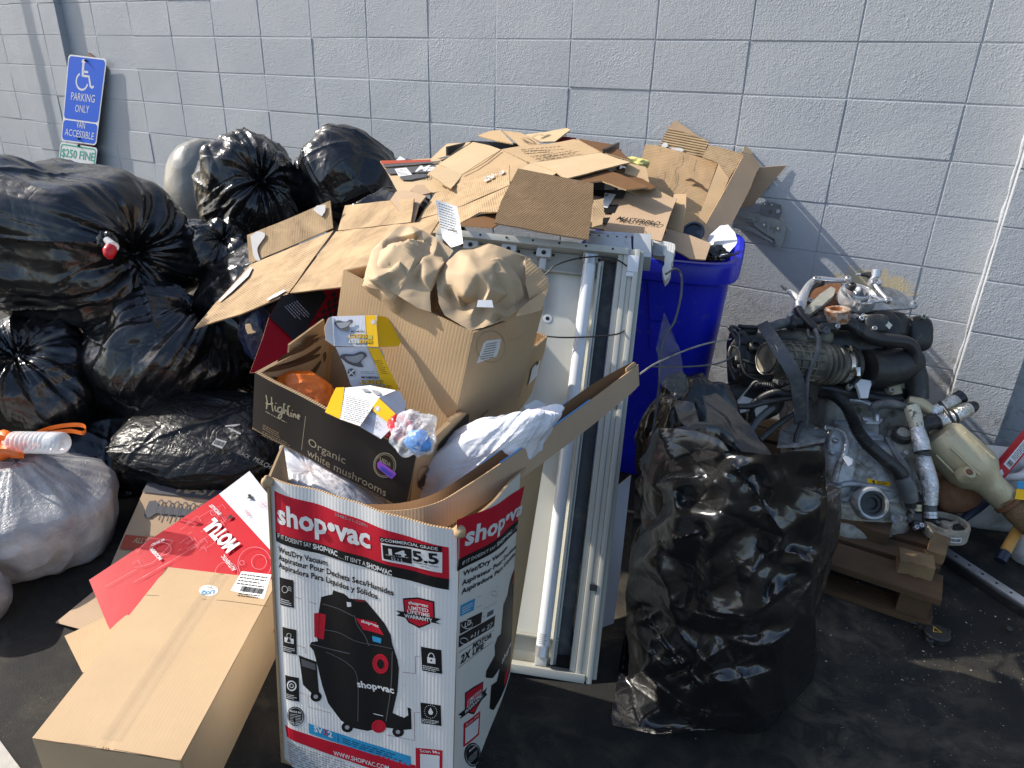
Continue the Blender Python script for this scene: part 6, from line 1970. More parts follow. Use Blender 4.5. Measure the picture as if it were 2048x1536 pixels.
# ------------------------------------------------------------------ fluorescent light fixture leaning on the heap
f0, f1_, f2_ = np.array([1.237, -1.519, 1.060]), np.array([1.787, -1.282, 1.028]), np.array([1.923, -1.924, 0.0])
fxv = f1_ - f0; FW = np.linalg.norm(fxv); fxv /= FW
fyv = f1_ - f2_; FH = np.linalg.norm(fyv); fyv /= FH
fyv -= fxv * (fxv @ fyv); fyv /= np.linalg.norm(fyv)
fzv = np.cross(fxv, fyv)                                     # towards the viewer
if fzv @ (CAM - f0) < 0:
    fzv = -fzv
fo = f2_ - fxv * FW
fixt = thing('light_fixture', 'long white fluorescent ceiling light fixture standing on end against the heap', 'light fixture', (f2_ + fo) / 2)
FP = lambda x, y, z=0.0: fo + fxv * x + fyv * y + fzv * z
def fbox(name, x0, y0, x1, y1, z0, z1, mt, bev=0.0015):
    return box(name, FP(x0, y0, z0), fxv * (x1 - x0), fyv * (y1 - y0), fzv * (z1 - z0), MAT[mt], fixt, bev)
fpl = Pl(f0, f1_, f2_)
def fpx(u, v, off=0.0):
    q = fpl.at(u, v, off) - fo
    return q @ fxv, q @ fyv
def soot():
    m = N('sooty_white_enamel')
    co = m.co('UV')
    sep = m.n('SeparateXYZ')
    m.l(co, sep.inputs[0])
    c = m.mix(m.noise(m.tc.outputs['Object'], 5, 4), (0.60, 0.59, 0.52), (0.67, 0.66, 0.60))
    d = m.math('ABSOLUTE', m.math('SUBTRACT', sep.outputs[0], 0.335))
    k = m.ramp(m.math('ADD', d, m.math('MULTIPLY', m.math('SUBTRACT', m.noise(m.tc.outputs['Object'], 6, 3), 0.5), 0.03)), [(0.0, 1.0), (0.035, 0.0)])
    y = m.ramp(sep.outputs[1], [(0.0, 0.95), (0.25, 0.32), (0.9, 0.28), (1.0, 0.9)])
    c = m.mix(m.math('MULTIPLY', m.math('MULTIPLY', k, y), 0.62), c, (0.06, 0.055, 0.045))
    d2 = m.math('ABSOLUTE', m.math('SUBTRACT', sep.outputs[0], 0.20))
    k2 = m.ramp(d2, [(0.0, 1.0), (0.03, 0.0)])
    c = m.mix(m.math('MULTIPLY', m.math('MULTIPLY', k2, y), 0.42), c, (0.06, 0.055, 0.045))
    fl_ = m.ramp(m.noise(m.tc.outputs['Object'], 55, 5, 0.7), [(0.70, 0.0), (0.76, 1.0)])
    c = m.mix(m.math('MULTIPLY', fl_, 0.6), c, (0.10, 0.09, 0.075))
    m.set(Base_Color=c, Roughness=0.4)
    return m.m
pan = Surf(FP(0.01, 0.03, -0.055), FP(FW - 0.10, 0.03, -0.055), FP(FW - 0.10, FH - 0.03, -0.055), FP(0.01, FH - 0.03, -0.055))
MAT['soot'] = soot()
pan.panel('pan', 'soot', fixt, 0.002, 2, 2, back='white_enamel', edge='white_enamel')
fbox('top_rail', -0.004, FH - 0.020, FW - 0.035, FH, -0.09, 0.0, 'white_enamel2')
fbox('end_plate', 0.0, FH - 0.085, FW - 0.11, FH - 0.078, -0.054, -0.035, 'white_enamel')
fbox('end_plate', 0.0, FH - 0.078, FW - 0.11, FH - 0.021, -0.060, -0.050, 'white_enamel')
fbox('bottom_rail', 0.0, 0.0, FW - 0.02, 0.022, -0.09, 0.0, 'white_enamel2')
fbox('bottom_plate', 0.0, 0.023, FW - 0.10, 0.09, -0.060, -0.050, 'white_enamel')
fbox('bottom_plate', 0.0, 0.09, FW - 0.10, 0.096, -0.054, -0.038, 'white_enamel')
fbox('left_rail', -0.004, 0.023, 0.02, FH - 0.021, -0.09, 0.0, 'white_enamel2')
# broad right rail with its grooves
xr = FW
for a, b, z in ((xr - 0.062, xr - 0.046, -0.012), (xr - 0.0455, xr - 0.030, -0.006), (xr - 0.0295, xr - 0.016, -0.009), (xr - 0.0155, xr, -0.002)):
    fbox('right_rail', a, 0.0, b, FH, -0.09, z, 'white_enamel2', 0.002)
fbox('rail_lip', xr + 0.0005, 0.0, xr + 0.013, FH, -0.094, -0.016, 'white_enamel', 0.002)
fbox('rail_slot', xr - 0.034, FH * 0.62, xr - 0.016, FH * 0.62 + 0.018, -0.02, 0.0005, 'rust', 0.0)
fbox('rail_slot', xr - 0.034, FH * 0.20, xr - 0.014, FH * 0.20 + 0.016, -0.02, 0.0005, 'screw', 0.0)
# open wiring channel with the edge of its missing cover
fbox('channel_back', xr - 0.105, 0.024, xr - 0.063, FH - 0.022, -0.088, -0.084, 'rubber_grey')
fbox('channel_wall', xr - 0.116, 0.03, xr - 0.108, FH - 0.045, -0.084, -0.022, 'tan_plastic')
fbox('channel_wall', xr - 0.1075, 0.03, xr - 0.104, FH - 0.05, -0.084, -0.040, 'steel')
# tube and lampholders
tx = xr - 0.142
tube('tube', [FP(tx, 0.075, -0.012), FP(tx, FH * 0.5, -0.012), FP(tx, FH - 0.055, -0.012)], 0.0185, MAT['tube_glass'], fixt, n=20)
for y0, y1 in ((0.05, 0.082), (FH - 0.062, FH - 0.03)):
    lathe('tube_cap', FP(tx, y0, -0.012), fyv, [(0, 0.016), (0.002, 0.0192), (y1 - y0 - 0.002, 0.0192), (y1 - y0, 0.016)], MAT['alu_clean'], fixt, n=20)
p = Px(Print(PSurf(FP(tx - 0.016, 0.085, 0.0062), fxv, fyv), fixt), 0, 0, 1)
p.pr.lines(0.004, 0.0, 0.026, 0.03, 6, 'grey', seed=4, fill=0.3)
p.pr.build()
for k, x in enumerate((0.10, 0.215, 0.32, tx)):
    s_ = fbox('lampholder', x - 0.022, FH - 0.048, x + 0.022, FH - 0.0205, -0.05, -0.018, 'socket', 0.003)
    if k in (1, 2):
        fbox('lampholder', x - 0.010, FH - 0.082, x + 0.010, FH - 0.049, -0.05, -0.028, 'socket', 0.003)
    lathe('contact', FP(x, FH - 0.035, -0.018), fzv, [(0, 0.007), (0.003, 0.006)], MAT['screw'], fixt, n=12)
    for sg in (-1, 1):
        fbox('slot_hole', x + sg * 0.028 - 0.004, FH - 0.034, x + sg * 0.028 + 0.004, FH - 0.026, -0.05, -0.0485, 'screw', 0.0)
for x in (0.10, 0.215, 0.32, tx):
    fbox('lampholder', x - 0.016, 0.0225, x + 0.016, 0.05, -0.05, -0.020, 'socket', 0.003)
    fbox('contact', x - 0.006, 0.0495, x + 0.006, 0.054, -0.036, -0.026, 'screw', 0.0)
hx, hy = fpx(1095, 637, -0.055)
lathe('mounting_hole', FP(hx, hy, -0.0545), fzv, [(0, 0.0135), (0.0006, 0.0130), (0.0008, 0.006)], MAT['sign_white'], fixt, n=20)
lathe('mounting_hole', FP(hx, hy, -0.0545), fzv, [(0, 0.0062), (0.0012, 0.0058)], MAT['screw'], fixt, n=16)
cx, cy = fpx(1268, 525)
fbox('end_clip', cx - 0.018, cy - 0.028, cx + 0.014, cy + 0.022, -0.030, -0.001, 'sign_white', 0.002)
fbox('end_clip', cx - 0.018, cy - 0.042, cx + 0.003, cy - 0.029, -0.030, -0.001, 'sign_white', 0.002)
for x in np.linspace(0.05, FW - 0.08, 7):
    lathe('rivet', FP(x, FH - 0.008, 0.0), fzv, [(0, 0.0035), (0.0015, 0.003)], MAT['screw'], fixt, n=8)
# loose wires
def fw_(pts, r, mt, nm='wire'):
    return tube(nm, [fpl.at(u, v, o) for u, v, o in pts], r, MAT[mt], fixt, n=7, seg=8)
fw_([(1088, 552, 0.005), (1100, 540, 0.012), (1112, 530, 0.016), (1150, 518, 0.020), (1200, 513, 0.02), (1235, 520, 0.014), (1262, 540, -0.02), (1283, 565, -0.05)], 0.0024, 'rubber')
fw_([(1085, 672, 0.0), (1130, 675, 0.012), (1190, 673, 0.016), (1235, 668, 0.012), (1252, 658, -0.02), (1264, 640, -0.05), (1262, 625, -0.06), (1250, 630, -0.07)], 0.0024, 'rubber')
wr = random.Random(4)
for k in range(9):
    a = wr.uniform(-3, 6)
    pts = []
    for t in np.linspace(0, 1, 9):
        u = 1276 - 128 * t + a + wr.uniform(-5, 5)
        v = 540 + 790 * t
        pts.append((u, v, -0.07 + wr.uniform(-0.012, 0.028)))
    fw_(pts, 0.0016, wr.choice(('rubber', 'rubber', 'white_enamel', 'handle_wood', 'navy')))
fw_([(1248, 640, -0.03), (1240, 665, -0.015), (1228, 720, -0.02), (1222, 780, -0.03)], 0.0018, 'white_enamel')
for k in range(4):
    fw_([(1150 - k * 2, 1250 + k * 6, -0.06), (1140 + k * 2, 1285, -0.04), (1148 + k, 1300 + k * 4, -0.05), (1138, 1320, -0.05)], 0.0015, 'navy')
lathe('wire_nut', fpl.at(1252, 616, -0.045), -fyv, [(0, 0.006), (0.006, 0.009), (0.02, 0.0065), (0.024, 0.003)], MAT['yellow_plastic'], fixt, n=10)

# second metal channel and broken block behind its top end
mc = thing('metal_channel', 'short pale grey metal channel resting behind the top end of the light fixture', 'metal channel', D(1250, 490, 2.16))
c0 = PD((1170, 490, 2.17), (1300, 500, 2.14), (1170, 465, 2.20))
def bxp(name, u0, v0, u1, v1, pl, dep_, mt, par, bev=0.001):
    a, b, d_ = pl.at(u0, v1), pl.at(u1, v1 + (u1 - u0) * 0.06), pl.at(u0, v0)
    return box(name, a - pl.n * dep_, b - a, d_ - a, pl.n * dep_, MAT[mt], par, bev)
bxp('web', 1172, 466, 1264, 505, c0, 0.05, 'steel_pale', mc)
bxp('end_piece', 1267, 466, 1303, 512, c0, 0.06, 'steel_pale', mc)
bxp('lip', 1172, 460, 1266, 466, c0, 0.055, 'alu_clean', mc)
for k in range(5):
    lathe('rivet', c0.at(1180 + 18 * k, 470 + k), c0.n, [(0, 0.003), (0.0015, 0.0025)], MAT['screw'], mc, n=8)
fb = thing('foam_block', 'broken cream foam block beside the top right corner of the light fixture', 'block', D(1335, 520, 2.2))
c1 = PD((1305, 490, 2.2), (1350, 500, 2.18), (1320, 560, 2.16))
sheet('block', c1, [(1303, 480), (1325, 482), (1350, 488), (1346, 512), (1341, 545), (1330, 562), (1325, 545), (1330, 512), (1305, 505)], 'cream_print', fb, th=0.04, amp=0.004, res=0.012, ragged=0.003, edge='cream_print')
box('dark_gap', c1.at(1306, 512, 0.002), c1.at(1326, 514, 0.002) - c1.at(1306, 512, 0.002), c1.at(1306, 486, 0.002) - c1.at(1306, 512, 0.002), c1.n * 0.004, MAT['steel'], fb)

# ------------------------------------------------------------------ blue wheeled bin
bc = np.array([1.565, -0.63, 0.0])
ba = math.radians(12)
bx_, by_ = np.array([math.cos(ba), math.sin(ba), 0]), np.array([-math.sin(ba), math.cos(ba), 0])
binb = thing('recycling_bin', 'tall bright blue plastic bin overfilled with cardboard behind the light fixture', 'bin', bc)
def rring(hw, hd, z, n=48, e=5.0, cut=None):
    out = []
    for k in range(n):
        a = 2 * math.pi * k / n
        c, s_ = math.cos(a), math.sin(a)
        r_ = (abs(c) ** e + abs(s_) ** e) ** (-1 / e)
        out.append(bc + bx_ * (hw * r_ * c) + by_ * (hd * r_ * s_) + np.array([0, 0, z]))
    return out
def loft(name, rings, mat, parent, close=True, auto=35):
    n = len(rings[0])
    V = [q for r_ in rings for q in r_]
    F = []
    for i in range(len(rings) - 1):
        for k in range(n):
            F.append((i * n + k, i * n + (k + 1) % n, (i + 1) * n + (k + 1) % n, (i + 1) * n + k))
    if close:
        F.append(tuple(range(n))[::-1])
    return mesh(name, V, F, mat, parent, auto=auto)
loft('body', [rring(a, a * 1.05, z) for z, a in ((0.0, 0.205), (0.02, 0.215), (0.845, 0.262), (0.86, 0.262))] + [rring(0.25, 0.262, 0.86), rring(0.20, 0.21, 0.3)], MAT['blue_plastic'], binb)
loft('rim', [rring(a, a * 1.05, z) for z, a in ((0.838, 0.263), (0.834, 0.285), (0.840, 0.292), (0.900, 0.296), (0.912, 0.290), (0.914, 0.275), (0.905, 0.262), (0.86, 0.255))], MAT['blue_plastic'], binb, close=False)
# moulded shoulder on the front, with its slanting edge
fpln = Pl(bc - by_ * 0.283 + [0, 0, 0.8], bc - by_ * 0.283 + bx_ * 0.2 + [0, 0, 0.8], bc - by_ * 0.24 + [0, 0, 0.2])
sheet('front_shoulder', fpln, [(1295, 540), (1412, 548), (1408, 562), (1390, 580), (1366, 602), (1352, 618), (1346, 640), (1300, 640)], 'blue_panel', binb, th=0.03, amp=0.0, res=0.2, edge='blue_panel')
sheet('front_panel', fpln, [(1300, 645), (1352, 645), (1352, 700), (1300, 700)], 'blue_panel', binb, th=0.02, amp=0.0, res=0.2, edge='blue_panel')
t = thing('lid', 'round dark navy plastic lid leaning among the boards in the bin', 'lid', D(1387, 463, 2.38))
lathe('disc', D(1387, 466, 2.38), (CAM - D(1387, 463, 2.4)) + [0, 0, 0.9], [(0, 0.034), (0.012, 0.036), (0.014, 0.034), (0.014, 0.029), (0.006, 0.027), (0.006, 0.0)], MAT['navy'], t, n=28)
t = thing('paper_cup', 'flattened pale paper cup sticking out of the blue bin', 'cup', D(1450, 490, 2.36))
sheet('side', PD((1420, 500, 2.34), (1472, 480, 2.38), (1440, 512, 2.3)), [(1422, 500), (1432, 470), (1443, 452), (1456, 450), (1470, 465), (1475, 482), (1471, 492), (1452, 512), (1430, 514)], 'label', t, th=0.002, amp=0.006, res=0.02)
sheet('printed_edge', PD((1420, 500, 2.33), (1446, 452, 2.37), (1425, 512, 2.3)), [(1410, 488), (1420, 470), (1440, 452), (1446, 450), (1432, 472), (1424, 498)], 'grey_card', t, th=0.001, amp=0.002, res=0.02)
t = thing('black_film', 'crumpled black plastic scrap on the rim of the blue bin', 'plastic', D(1430, 508, 2.33))
bag('film', D(1428, 508, 2.33), (0.045, 0.03, 0.025), 'liner', t, seed=51, sub=5, lump=0.35, crum=0.2, facet=0.15, rot=0.4)
tube('strip', [D(1430, 518, 2.31), D(1452, 512, 2.30), D(1478, 507, 2.33)], [0.004, 0.006, 0.002], MAT['rubber'], t, n=6)

# ------------------------------------------------------------------ stamped bracket against the wall
bp = Pl(ony(1480, 430, -0.05), ony(1560, 430, -0.03), ony(1500, 480, -0.055))
t = thing('stamped_bracket', 'grey stamped steel car bracket leaning against the wall right of the cardboard heap', 'bracket', bp.at(1530, 492))
Z8 = lambda X, Y: (1150 + X * 0.2735, 200 + Y * 0.2735)
sheet('plate', bp, [Z8(*q) for q in ((1150, 830), (1240, 865), (1290, 870), (1300, 905), (1330, 935), (1400, 985), (1452, 1010), (1470, 1040), (1455, 1078), (1500, 1085), (1525, 1040), (1548, 900), (1500, 872), (1440, 855), (1360, 838), (1290, 830), (1240, 800), (1160, 780))], 'steel_m', t, th=0.018, amp=0.002, res=0.03, edge='steel_m')
sheet('upper_tab', Pl(bp.at(*Z8(1350, 840), 0.012), bp.at(*Z8(1500, 870), 0.012), bp.at(*Z8(1420, 750), 0.03)), [Z8(*q) for q in ((1352, 838), (1350, 775), (1378, 748), (1400, 743), (1455, 752), (1508, 768), (1512, 800), (1500, 872), (1440, 855))], 'steel_m', t, th=0.006, amp=0.001, res=0.05, edge='steel_m')
sheet('left_flange', bp, [Z8(*q) for q in ((1150, 905), (1240, 915), (1310, 935), (1380, 985), (1450, 1030), (1448, 1045), (1370, 1005), (1290, 960), (1150, 935))], 'steel_m', t, th=0.03, amp=0.001, res=0.05, edge='steel_m')
for X, Y, r_ in ((1383, 912, 0.011), (1484, 938, 0.011)):
    lathe('boss', bp.at(*Z8(X, Y), 0.001), bp.n, [(0, r_ * 1.25), (0.004, r_ * 1.1), (0.004, r_ * 0.75), (0.001, r_ * 0.7)], MAT['steel_m'], t, n=18)
    lathe('stud', bp.at(*Z8(X, Y), 0.0015), bp.n, [(0, r_ * 0.45), (0.003, r_ * 0.4)], MAT['steel_bright'], t, n=10)
for X, Y, r_ in ((1388, 760, 0.003), (1414, 762, 0.002), (1440, 766, 0.003)):
    lathe('hole', bp.at(*Z8(X, Y), 0.031), bp.n, [(0, r_), (0.001, r_ * 0.9)], MAT['sign_white' if r_ > .0025 else 'screw'], t, n=10)
lathe('hole', bp.at(*Z8(1484, 815), 0.024), bp.n, [(0, 0.0085), (0.001, 0.008)], MAT['wall'], t, n=14)
tube('bead', [bp.at(*Z8(a, b), 0.003) for a, b in ((1245, 880), (1320, 890), (1345, 850))], 0.003, MAT['steel_m'], t, n=6)
tube('bead', [bp.at(*Z8(a, b), 0.003) for a, b in ((1412, 850), (1408, 930), (1410, 990))], 0.0025, MAT['steel_m'], t, n=6)

# ------------------------------------------------------------------ parking sign propped in the corner
sp = Pl(ony(130, 200, -0.062), ony(200, 200, -0.045), ony(130, 300, -0.080))
sg = thing('parking_sign', 'blue and white accessible parking sign on a leaning post by the wall', 'sign', (*sp.at(160, 330)[:2], 0))
SS = Surf(sp.at(122, 281), sp.at(192, 291), sp.at(213.5, 118), sp.at(137, 108.5))
def rrect(S, x0, y0, x1, y1, r, n=5):
    out = []
    for cx, cy, a0 in ((x1 - r, y0 + r, -90), (x1 - r, y1 - r, 0), (x0 + r, y1 - r, 90), (x0 + r, y0 + r, 180)):
        for k in range(n + 1):
            a = math.radians(a0 + 90 * k / n)
            out.append((cx + r * math.cos(a), cy + r * math.sin(a)))
    return out
W_, H_ = SS.w, SS.h
def signplate(name, S, mat):
    pts = rrect(S, 0, 0, S.w, S.h, 0.028)
    P3 = [S.P(x, y, 0) for x, y in pts]
    m_ = len(P3)
    V = P3 + [q - S.n * 0.003 for q in P3]
    F = [tuple(range(m_)), tuple(range(m_, 2 * m_))[::-1]] + [(i, i + m_, (i + 1) % m_ + m_, (i + 1) % m_) for i in range(m_)]
    return mesh(name, V, F, mat, sg)
signplate('sign_plate', SS, MAT['sign_white'])
pr = Print(SS, sg)
split = H_ * 0.262
pr.poly(rrect(SS, 0.010, split + 0.008, W_ - 0.010, H_ - 0.010, 0.03), 'signblue', 0)
pr.poly(rrect(SS, 0.010, 0.010, W_ - 0.010, split - 0.004, 0.03), 'signblue', 0)
p = Px(pr, 0, 0, 0.25)
p.text('PARKING', (568, 798), (756, 822), 62, 'white', bold=0.0)
p.text('ONLY', (600, 894), (712, 905), 58, 'white', bold=0.0)
p.text('VAN', (610, 1020), (678, 1032), 58, 'white', bold=0.0)
p.text('ACCESSIBLE', (518, 1080), (748, 1118), 55, 'white', bold=0.0)
p.disc((670, 492), 16, 'white', 1, 18)
p.line([(668, 510), (664, 560), (663, 612)], 0.024, 'white', 1)
p.line([(664, 606), (712, 612), (724, 690), (736, 702), (750, 690)], 0.018, 'white', 1)
p.line([(664, 572), (706, 578)], 0.016, 'white', 1)
ang = np.radians(np.linspace(118, 395, 22))
p.line([(657 + 46 * math.cos(a), 652 - 66 * math.sin(a)) for a in np.radians(np.linspace(112, 342, 22))], 0.015, 'white', 1)
pr.build()
S2 = Surf(sp.at(112, 372, 0.002), sp.at(184, 384, 0.002), sp.at(195, 296, 0.002), sp.at(121, 284, 0.002))
signplate('fine_plate', S2, MAT['sign_white'])
pr = Print(S2, sg)
q_ = rrect(S2, 0.016, 0.016, S2.w - 0.016, S2.h - 0.016, 0.025)
pr.line(q_, 0.011, 'green', 1, closed=True)
p = Px(pr, 0, 0, 0.25)
p.text('$250 FINE', (492, 1250), (752, 1290), 66, 'green', bold=0.01)
pr.build()
for u, v, S_ in ((172, 121, SS), (158, 277, SS), (158, 291, S2)):
    q = sp.at(u, v, 0.003)
    lathe('bolt', q, sp.n, [(0, 0.010), (0.004, 0.010), (0.005, 0.006), (0.012, 0.005)], MAT['screw'], sg, n=10)
pa, pb = sp.at(196, 120, -0.02), sp.at(175, 330, -0.02)
dv = pb - pa; dv /= np.linalg.norm(dv)
L_ = (pb[2] - 0.0) / -dv[2]
pbase = pb + dv * L_
xs_ = np.cross(dv, sp.n)
if xs_[0] < 0: xs_ = -xs_
box('post', pbase - xs_ * 0.115, xs_ * 0.155, (pa - pbase), -sp.n * 0.022, MAT['board_brown'], sg, 0.003)
tube('post_tip', [sp.at(186, 116, -0.05), sp.at(184, 108, -0.05)], 0.006, MAT['alu_clean'], sg, n=6)

# ------------------------------------------------------------------ stray wires to the right of the fixture
t = thing('loose_cable', 'thin pale cable looping in front of the blue bin from the light fixture', 'cable', D(1350, 700, 2.1))
tube('cable', [D(1332, 548, 2.08), D(1348, 538, 2.12), D(1362, 548, 2.14), D(1362, 590, 2.14), D(1350, 640, 2.12), D(1335, 665, 2.1), D(1322, 700, 2.1), D(1316, 790, 2.1), D(1300, 900, 2.08)], 0.0035, MAT['rubber_grey'], t, n=8, seg=8)
t = thing('loose_wire', 'bare wire rising from the light fixture towards the engine', 'wire', D(1380, 710, 2.1))
tube('wire', [D(1280, 748, 1.98), D(1310, 728, 2.02), D(1360, 705, 2.12), D(1410, 688, 2.22), D(1462, 678, 2.34)], 0.0028, MAT['alu_dusty'], t, n=7, seg=8)
t = thing('loose_wire', 'dark wire running level from behind the black bag to the engine', 'wire', D(1400, 735, 2.2))
tube('wire', [D(1300, 733, 2.05), D(1350, 734, 2.12), D(1410, 731, 2.2), D(1450, 722, 2.3), D(1475, 700, 2.36), D(1478, 672, 2.38), D(1462, 655, 2.38)], 0.0028, MAT['rubber_grey'], t, n=7, seg=8)
t = thing('grey_panel', 'grey metal panel standing behind the light fixture near the black bag', 'panel', D(1225, 1300, 2.15))
sheet('panel', PD((1205, 1050, 2.22), (1245, 1060, 2.24), (1215, 1290, 2.10)), [(1200, 1000), (1262, 950), (1240, 1150), (1220, 1302), (1186, 1296)], 'grey_card', t, th=0.01, amp=0.001, res=0.1)
# ------------------------------------------------------------------ rubbish bags
GB = 'black rubbish bags'
def toward(c, u, v, d):
    return D(u, v, d) - np.array(c)
def blackbag(label, u, v, d, radii, seed, kpx=None, group=GB, mat='liner', name='garbage_bag', **kw):
    c = D(u, v, d)
    t = thing(name, label, 'garbage bag', (c[0], c[1], max(0, c[2] - radii[2])), group)
    kn = toward(c, *kpx) if kpx else None
    kw.setdefault('sub', 7); kw.setdefault('nf', 46); kw.setdefault('fa', 1.0)
    kw['crum'] = kw.get('crum', 0.05) * 0.22
    bag('film', c, radii, mat, t, seed=seed, knot=kn, floor=0.0, **kw)
    return t, c
t, c = blackbag('large black bag with a red knot, topmost of the stack at far left', 168, 490, 2.88, (0.40, 0.36, 0.315), 2, (212, 482, 2.48), rot=0.5, pleat=13, pl_amp=0.12, lump=0.20, crum=0.05, facet=0.05, tilt=(0.0, 0.22), sq=0.9)
k = D(218, 488, 2.50)
bag('gather', D(212, 480, 2.53), (0.03, 0.03, 0.03), 'liner', t, seed=8, sub=4, lump=0.3, crum=0.3, facet=0.2)
tube('knot_tail', [D(214, 480, 2.50), D(222, 488, 2.475), D(226, 494, 2.46)], [0.012, 0.015, 0.020], MAT['bottle_clear'], t, n=10)
tube('red_tie', [D(222, 494, 2.465), D(219, 506, 2.455), D(221, 518, 2.46)], [0.019, 0.0225, 0.018, 0.008], MAT['red_plastic'], t, n=12)
blackbag('black bag at the far left edge under the red-knotted bag', 60, 775, 2.74, (0.27, 0.27, 0.27), 5, (8, 660, 2.5), pleat=11, pl_amp=0.13, crum=0.06)
blackbag('black bag with long pleats beneath the dusty opened carton', 335, 715, 2.86, (0.31, 0.29, 0.29), 9, (425, 580, 2.72), pleat=15, pl_amp=0.15, crum=0.06, rot=0.4)
blackbag('small black bag squeezed between the red-knotted bag and the dusty carton', 435, 510, 3.0, (0.155, 0.15, 0.155), 13, (455, 455, 2.9), pleat=8, pl_amp=0.16, crum=0.11, facet=0.10)
blackbag('dark black bag at the bottom of the stack in deep shade', 190, 905, 2.95, (0.42, 0.30, 0.26), 17, None, crum=0.06)
blackbag('black bag with a shiny gathered neck left of the taller bag behind the dusty carton', 505, 395, 3.36, (0.245, 0.24, 0.30), 21, (540, 350, 3.12), pleat=12, pl_amp=0.18, crum=0.07, lump=0.2, facet=0.06)
blackbag('finely wrinkled black bag standing highest, nearest the shock absorber carton', 685, 362, 3.50, (0.27, 0.26, 0.27), 25, (600, 285, 3.4), pleat=9, pl_amp=0.06, crum=0.05, lump=0.14)
blackbag('buried black bag carrying the dusty opened carton', 560, 640, 3.0, (0.34, 0.30, 0.33), 29, None, crum=0.05)
blackbag('black bag hidden under the heap behind the tall kraft box', 800, 560, 3.0, (0.36, 0.32, 0.36), 31, None, crum=0.05)
blackbag('grey plastic bag with a smooth rounded top against the wall', 415, 392, 3.85, (0.225, 0.2, 0.30), 35, (470, 330, 3.6), group=None, mat='grey_film', name='garbage_bag', pleat=5, pl_amp=0.03, crum=0.01, lump=0.08, facet=0.012, nf=8, fa=0.3)
# mulch bag with print
c = D(425, 893, 2.64)
t = thing('mulch_bag', 'black printed mulch bag lying flat behind the brown flattened carton', 'mulch bag', (c[0], c[1], 0))
bag('film', c, (0.33, 0.22, 0.155), 'liner_rough', t, seed=37, floor=0.0, crum=0.03, lump=0.14, rot=0.55, sq=0.8, tilt=(0.25, 0), sub=7, nf=50, fa=1.1)
mp2 = Pl(D(440, 860, 2.47), D(520, 880, 2.44), D(440, 930, 2.40))
p = pf(t, mp2, (440, 930), (500, 945), 0.0, (320, 620, 260 / 1175))
p.line([(590, 1050), (725, 1035), (615, 1065), (730, 1120)], 0.006, 'midgrey', 0)
p.text('BLACK', (695, 1290), (800, 1350), 42, 'grey', bold=0.0)
p.text('MULCH', (840, 1360), (990, 1440), 48, 'grey', bold=0.0)
p.poly([(510, 1160), (605, 1190), (560, 1255), (465, 1215)], 'midgrey', 0)
p.bars((505, 1172), (590, 1200), (485, 1210), 12, 'black', seed=5, layer=1)
p.pr.build()
t2 = thing('clear_wrapper', 'crumpled dull clear wrapper on the printed mulch bag', 'wrapper', D(372, 890, 2.5))
bag('film', D(366, 893, 2.50), (0.055, 0.04, 0.05), 'smoke_film', t2, seed=44, sub=5, lump=0.3, crum=0.22, facet=0.15)
# white kitchen bag, stretched tight
c = D(78, 1052, 2.36)
t = thing('garbage_bag', 'white translucent kitchen bag with orange drawstring at the left edge', 'garbage bag', (c[0], c[1], 0))
NA, NH = 300, 150
prof = crom([(0.0, 0.005), (0.0, 0.13), (0.006, 0.175), (0.025, 0.205), (0.08, 0.226), (0.14, 0.236), (0.200, 0.235), (0.222, 0.224), (0.258, 0.175), (0.295, 0.115), (0.315, 0.085), (0.325, 0.070), (0.322, 0.04), (0.315, 0.004)], 14)
s_ = np.concatenate([[0], np.cumsum(np.linalg.norm(np.diff(prof, axis=0), axis=1))])
tt = np.linspace(0, s_[-1], NH)
prof = np.stack([np.interp(tt, s_, prof[:, 0]), np.interp(tt, s_, prof[:, 1])], 1)
th_ = np.linspace(0, 2 * math.pi, NA, endpoint=False)
V = []
for z, r_ in prof:
    e = 2.5
    rr = (np.abs(np.cos(th_ + 0.5)) ** e + np.abs(np.sin(th_ + 0.5)) ** e) ** (-1 / e)
    up = np.clip((z - 0.195) / 0.13, 0, 1)
    nz = pnoise(np.stack([np.cos(th_) * 2.2, np.sin(th_) * 2.2, th_ * 0 + z * 4], 1))
    pl_ = (np.abs(((th_ * 9 + 2.4 * nz) / math.pi % 2) - 1) - 0.5) * 0.014 + (np.abs(((th_ * 21 + 3 * nz) / math.pi % 2) - 1) - 0.5) * 0.007
    q_ = np.stack([np.cos(th_) * 1.6, np.sin(th_) * 1.6, th_ * 0 + z * 5], 1)
    body = 0.030 * fbm(q_ + 4, 2) - 0.012 * (2 * np.abs(pnoise(q_ * 2.1 + 9)) - 0.4)
    sh = 0.02 * np.clip(np.cos(th_ - 0.0), 0, 1) * np.clip(z / 0.2, 0, 1)
    r2 = r_ * rr * (1 - 0.10 * up) + pl_ * np.sin(up * math.pi * 0.9 + 0.1) * (z > 0.18) + body * (1 - up) * min(1, r_ / 0.15) + sh * (1 - up)
    V.append(np.stack([c[0] + r2 * np.cos(th_), c[1] + r2 * np.sin(th_), np.maximum(0.003, z + 0.012 * fbm(q_ + 8, 2) * min(1, z / 0.1))], 1))
V = np.concatenate(V)
V[:, 0] -= 0.03 * np.clip(V[:, 2] / 0.33, 0, 1)
F = [(i * NA + k, i * NA + (k + 1) % NA, (i + 1) * NA + (k + 1) % NA, (i + 1) * NA + k) for i in range(NH - 1) for k in range(NA)]
mesh('film', V, F, MAT['white_film'], t, auto=60)
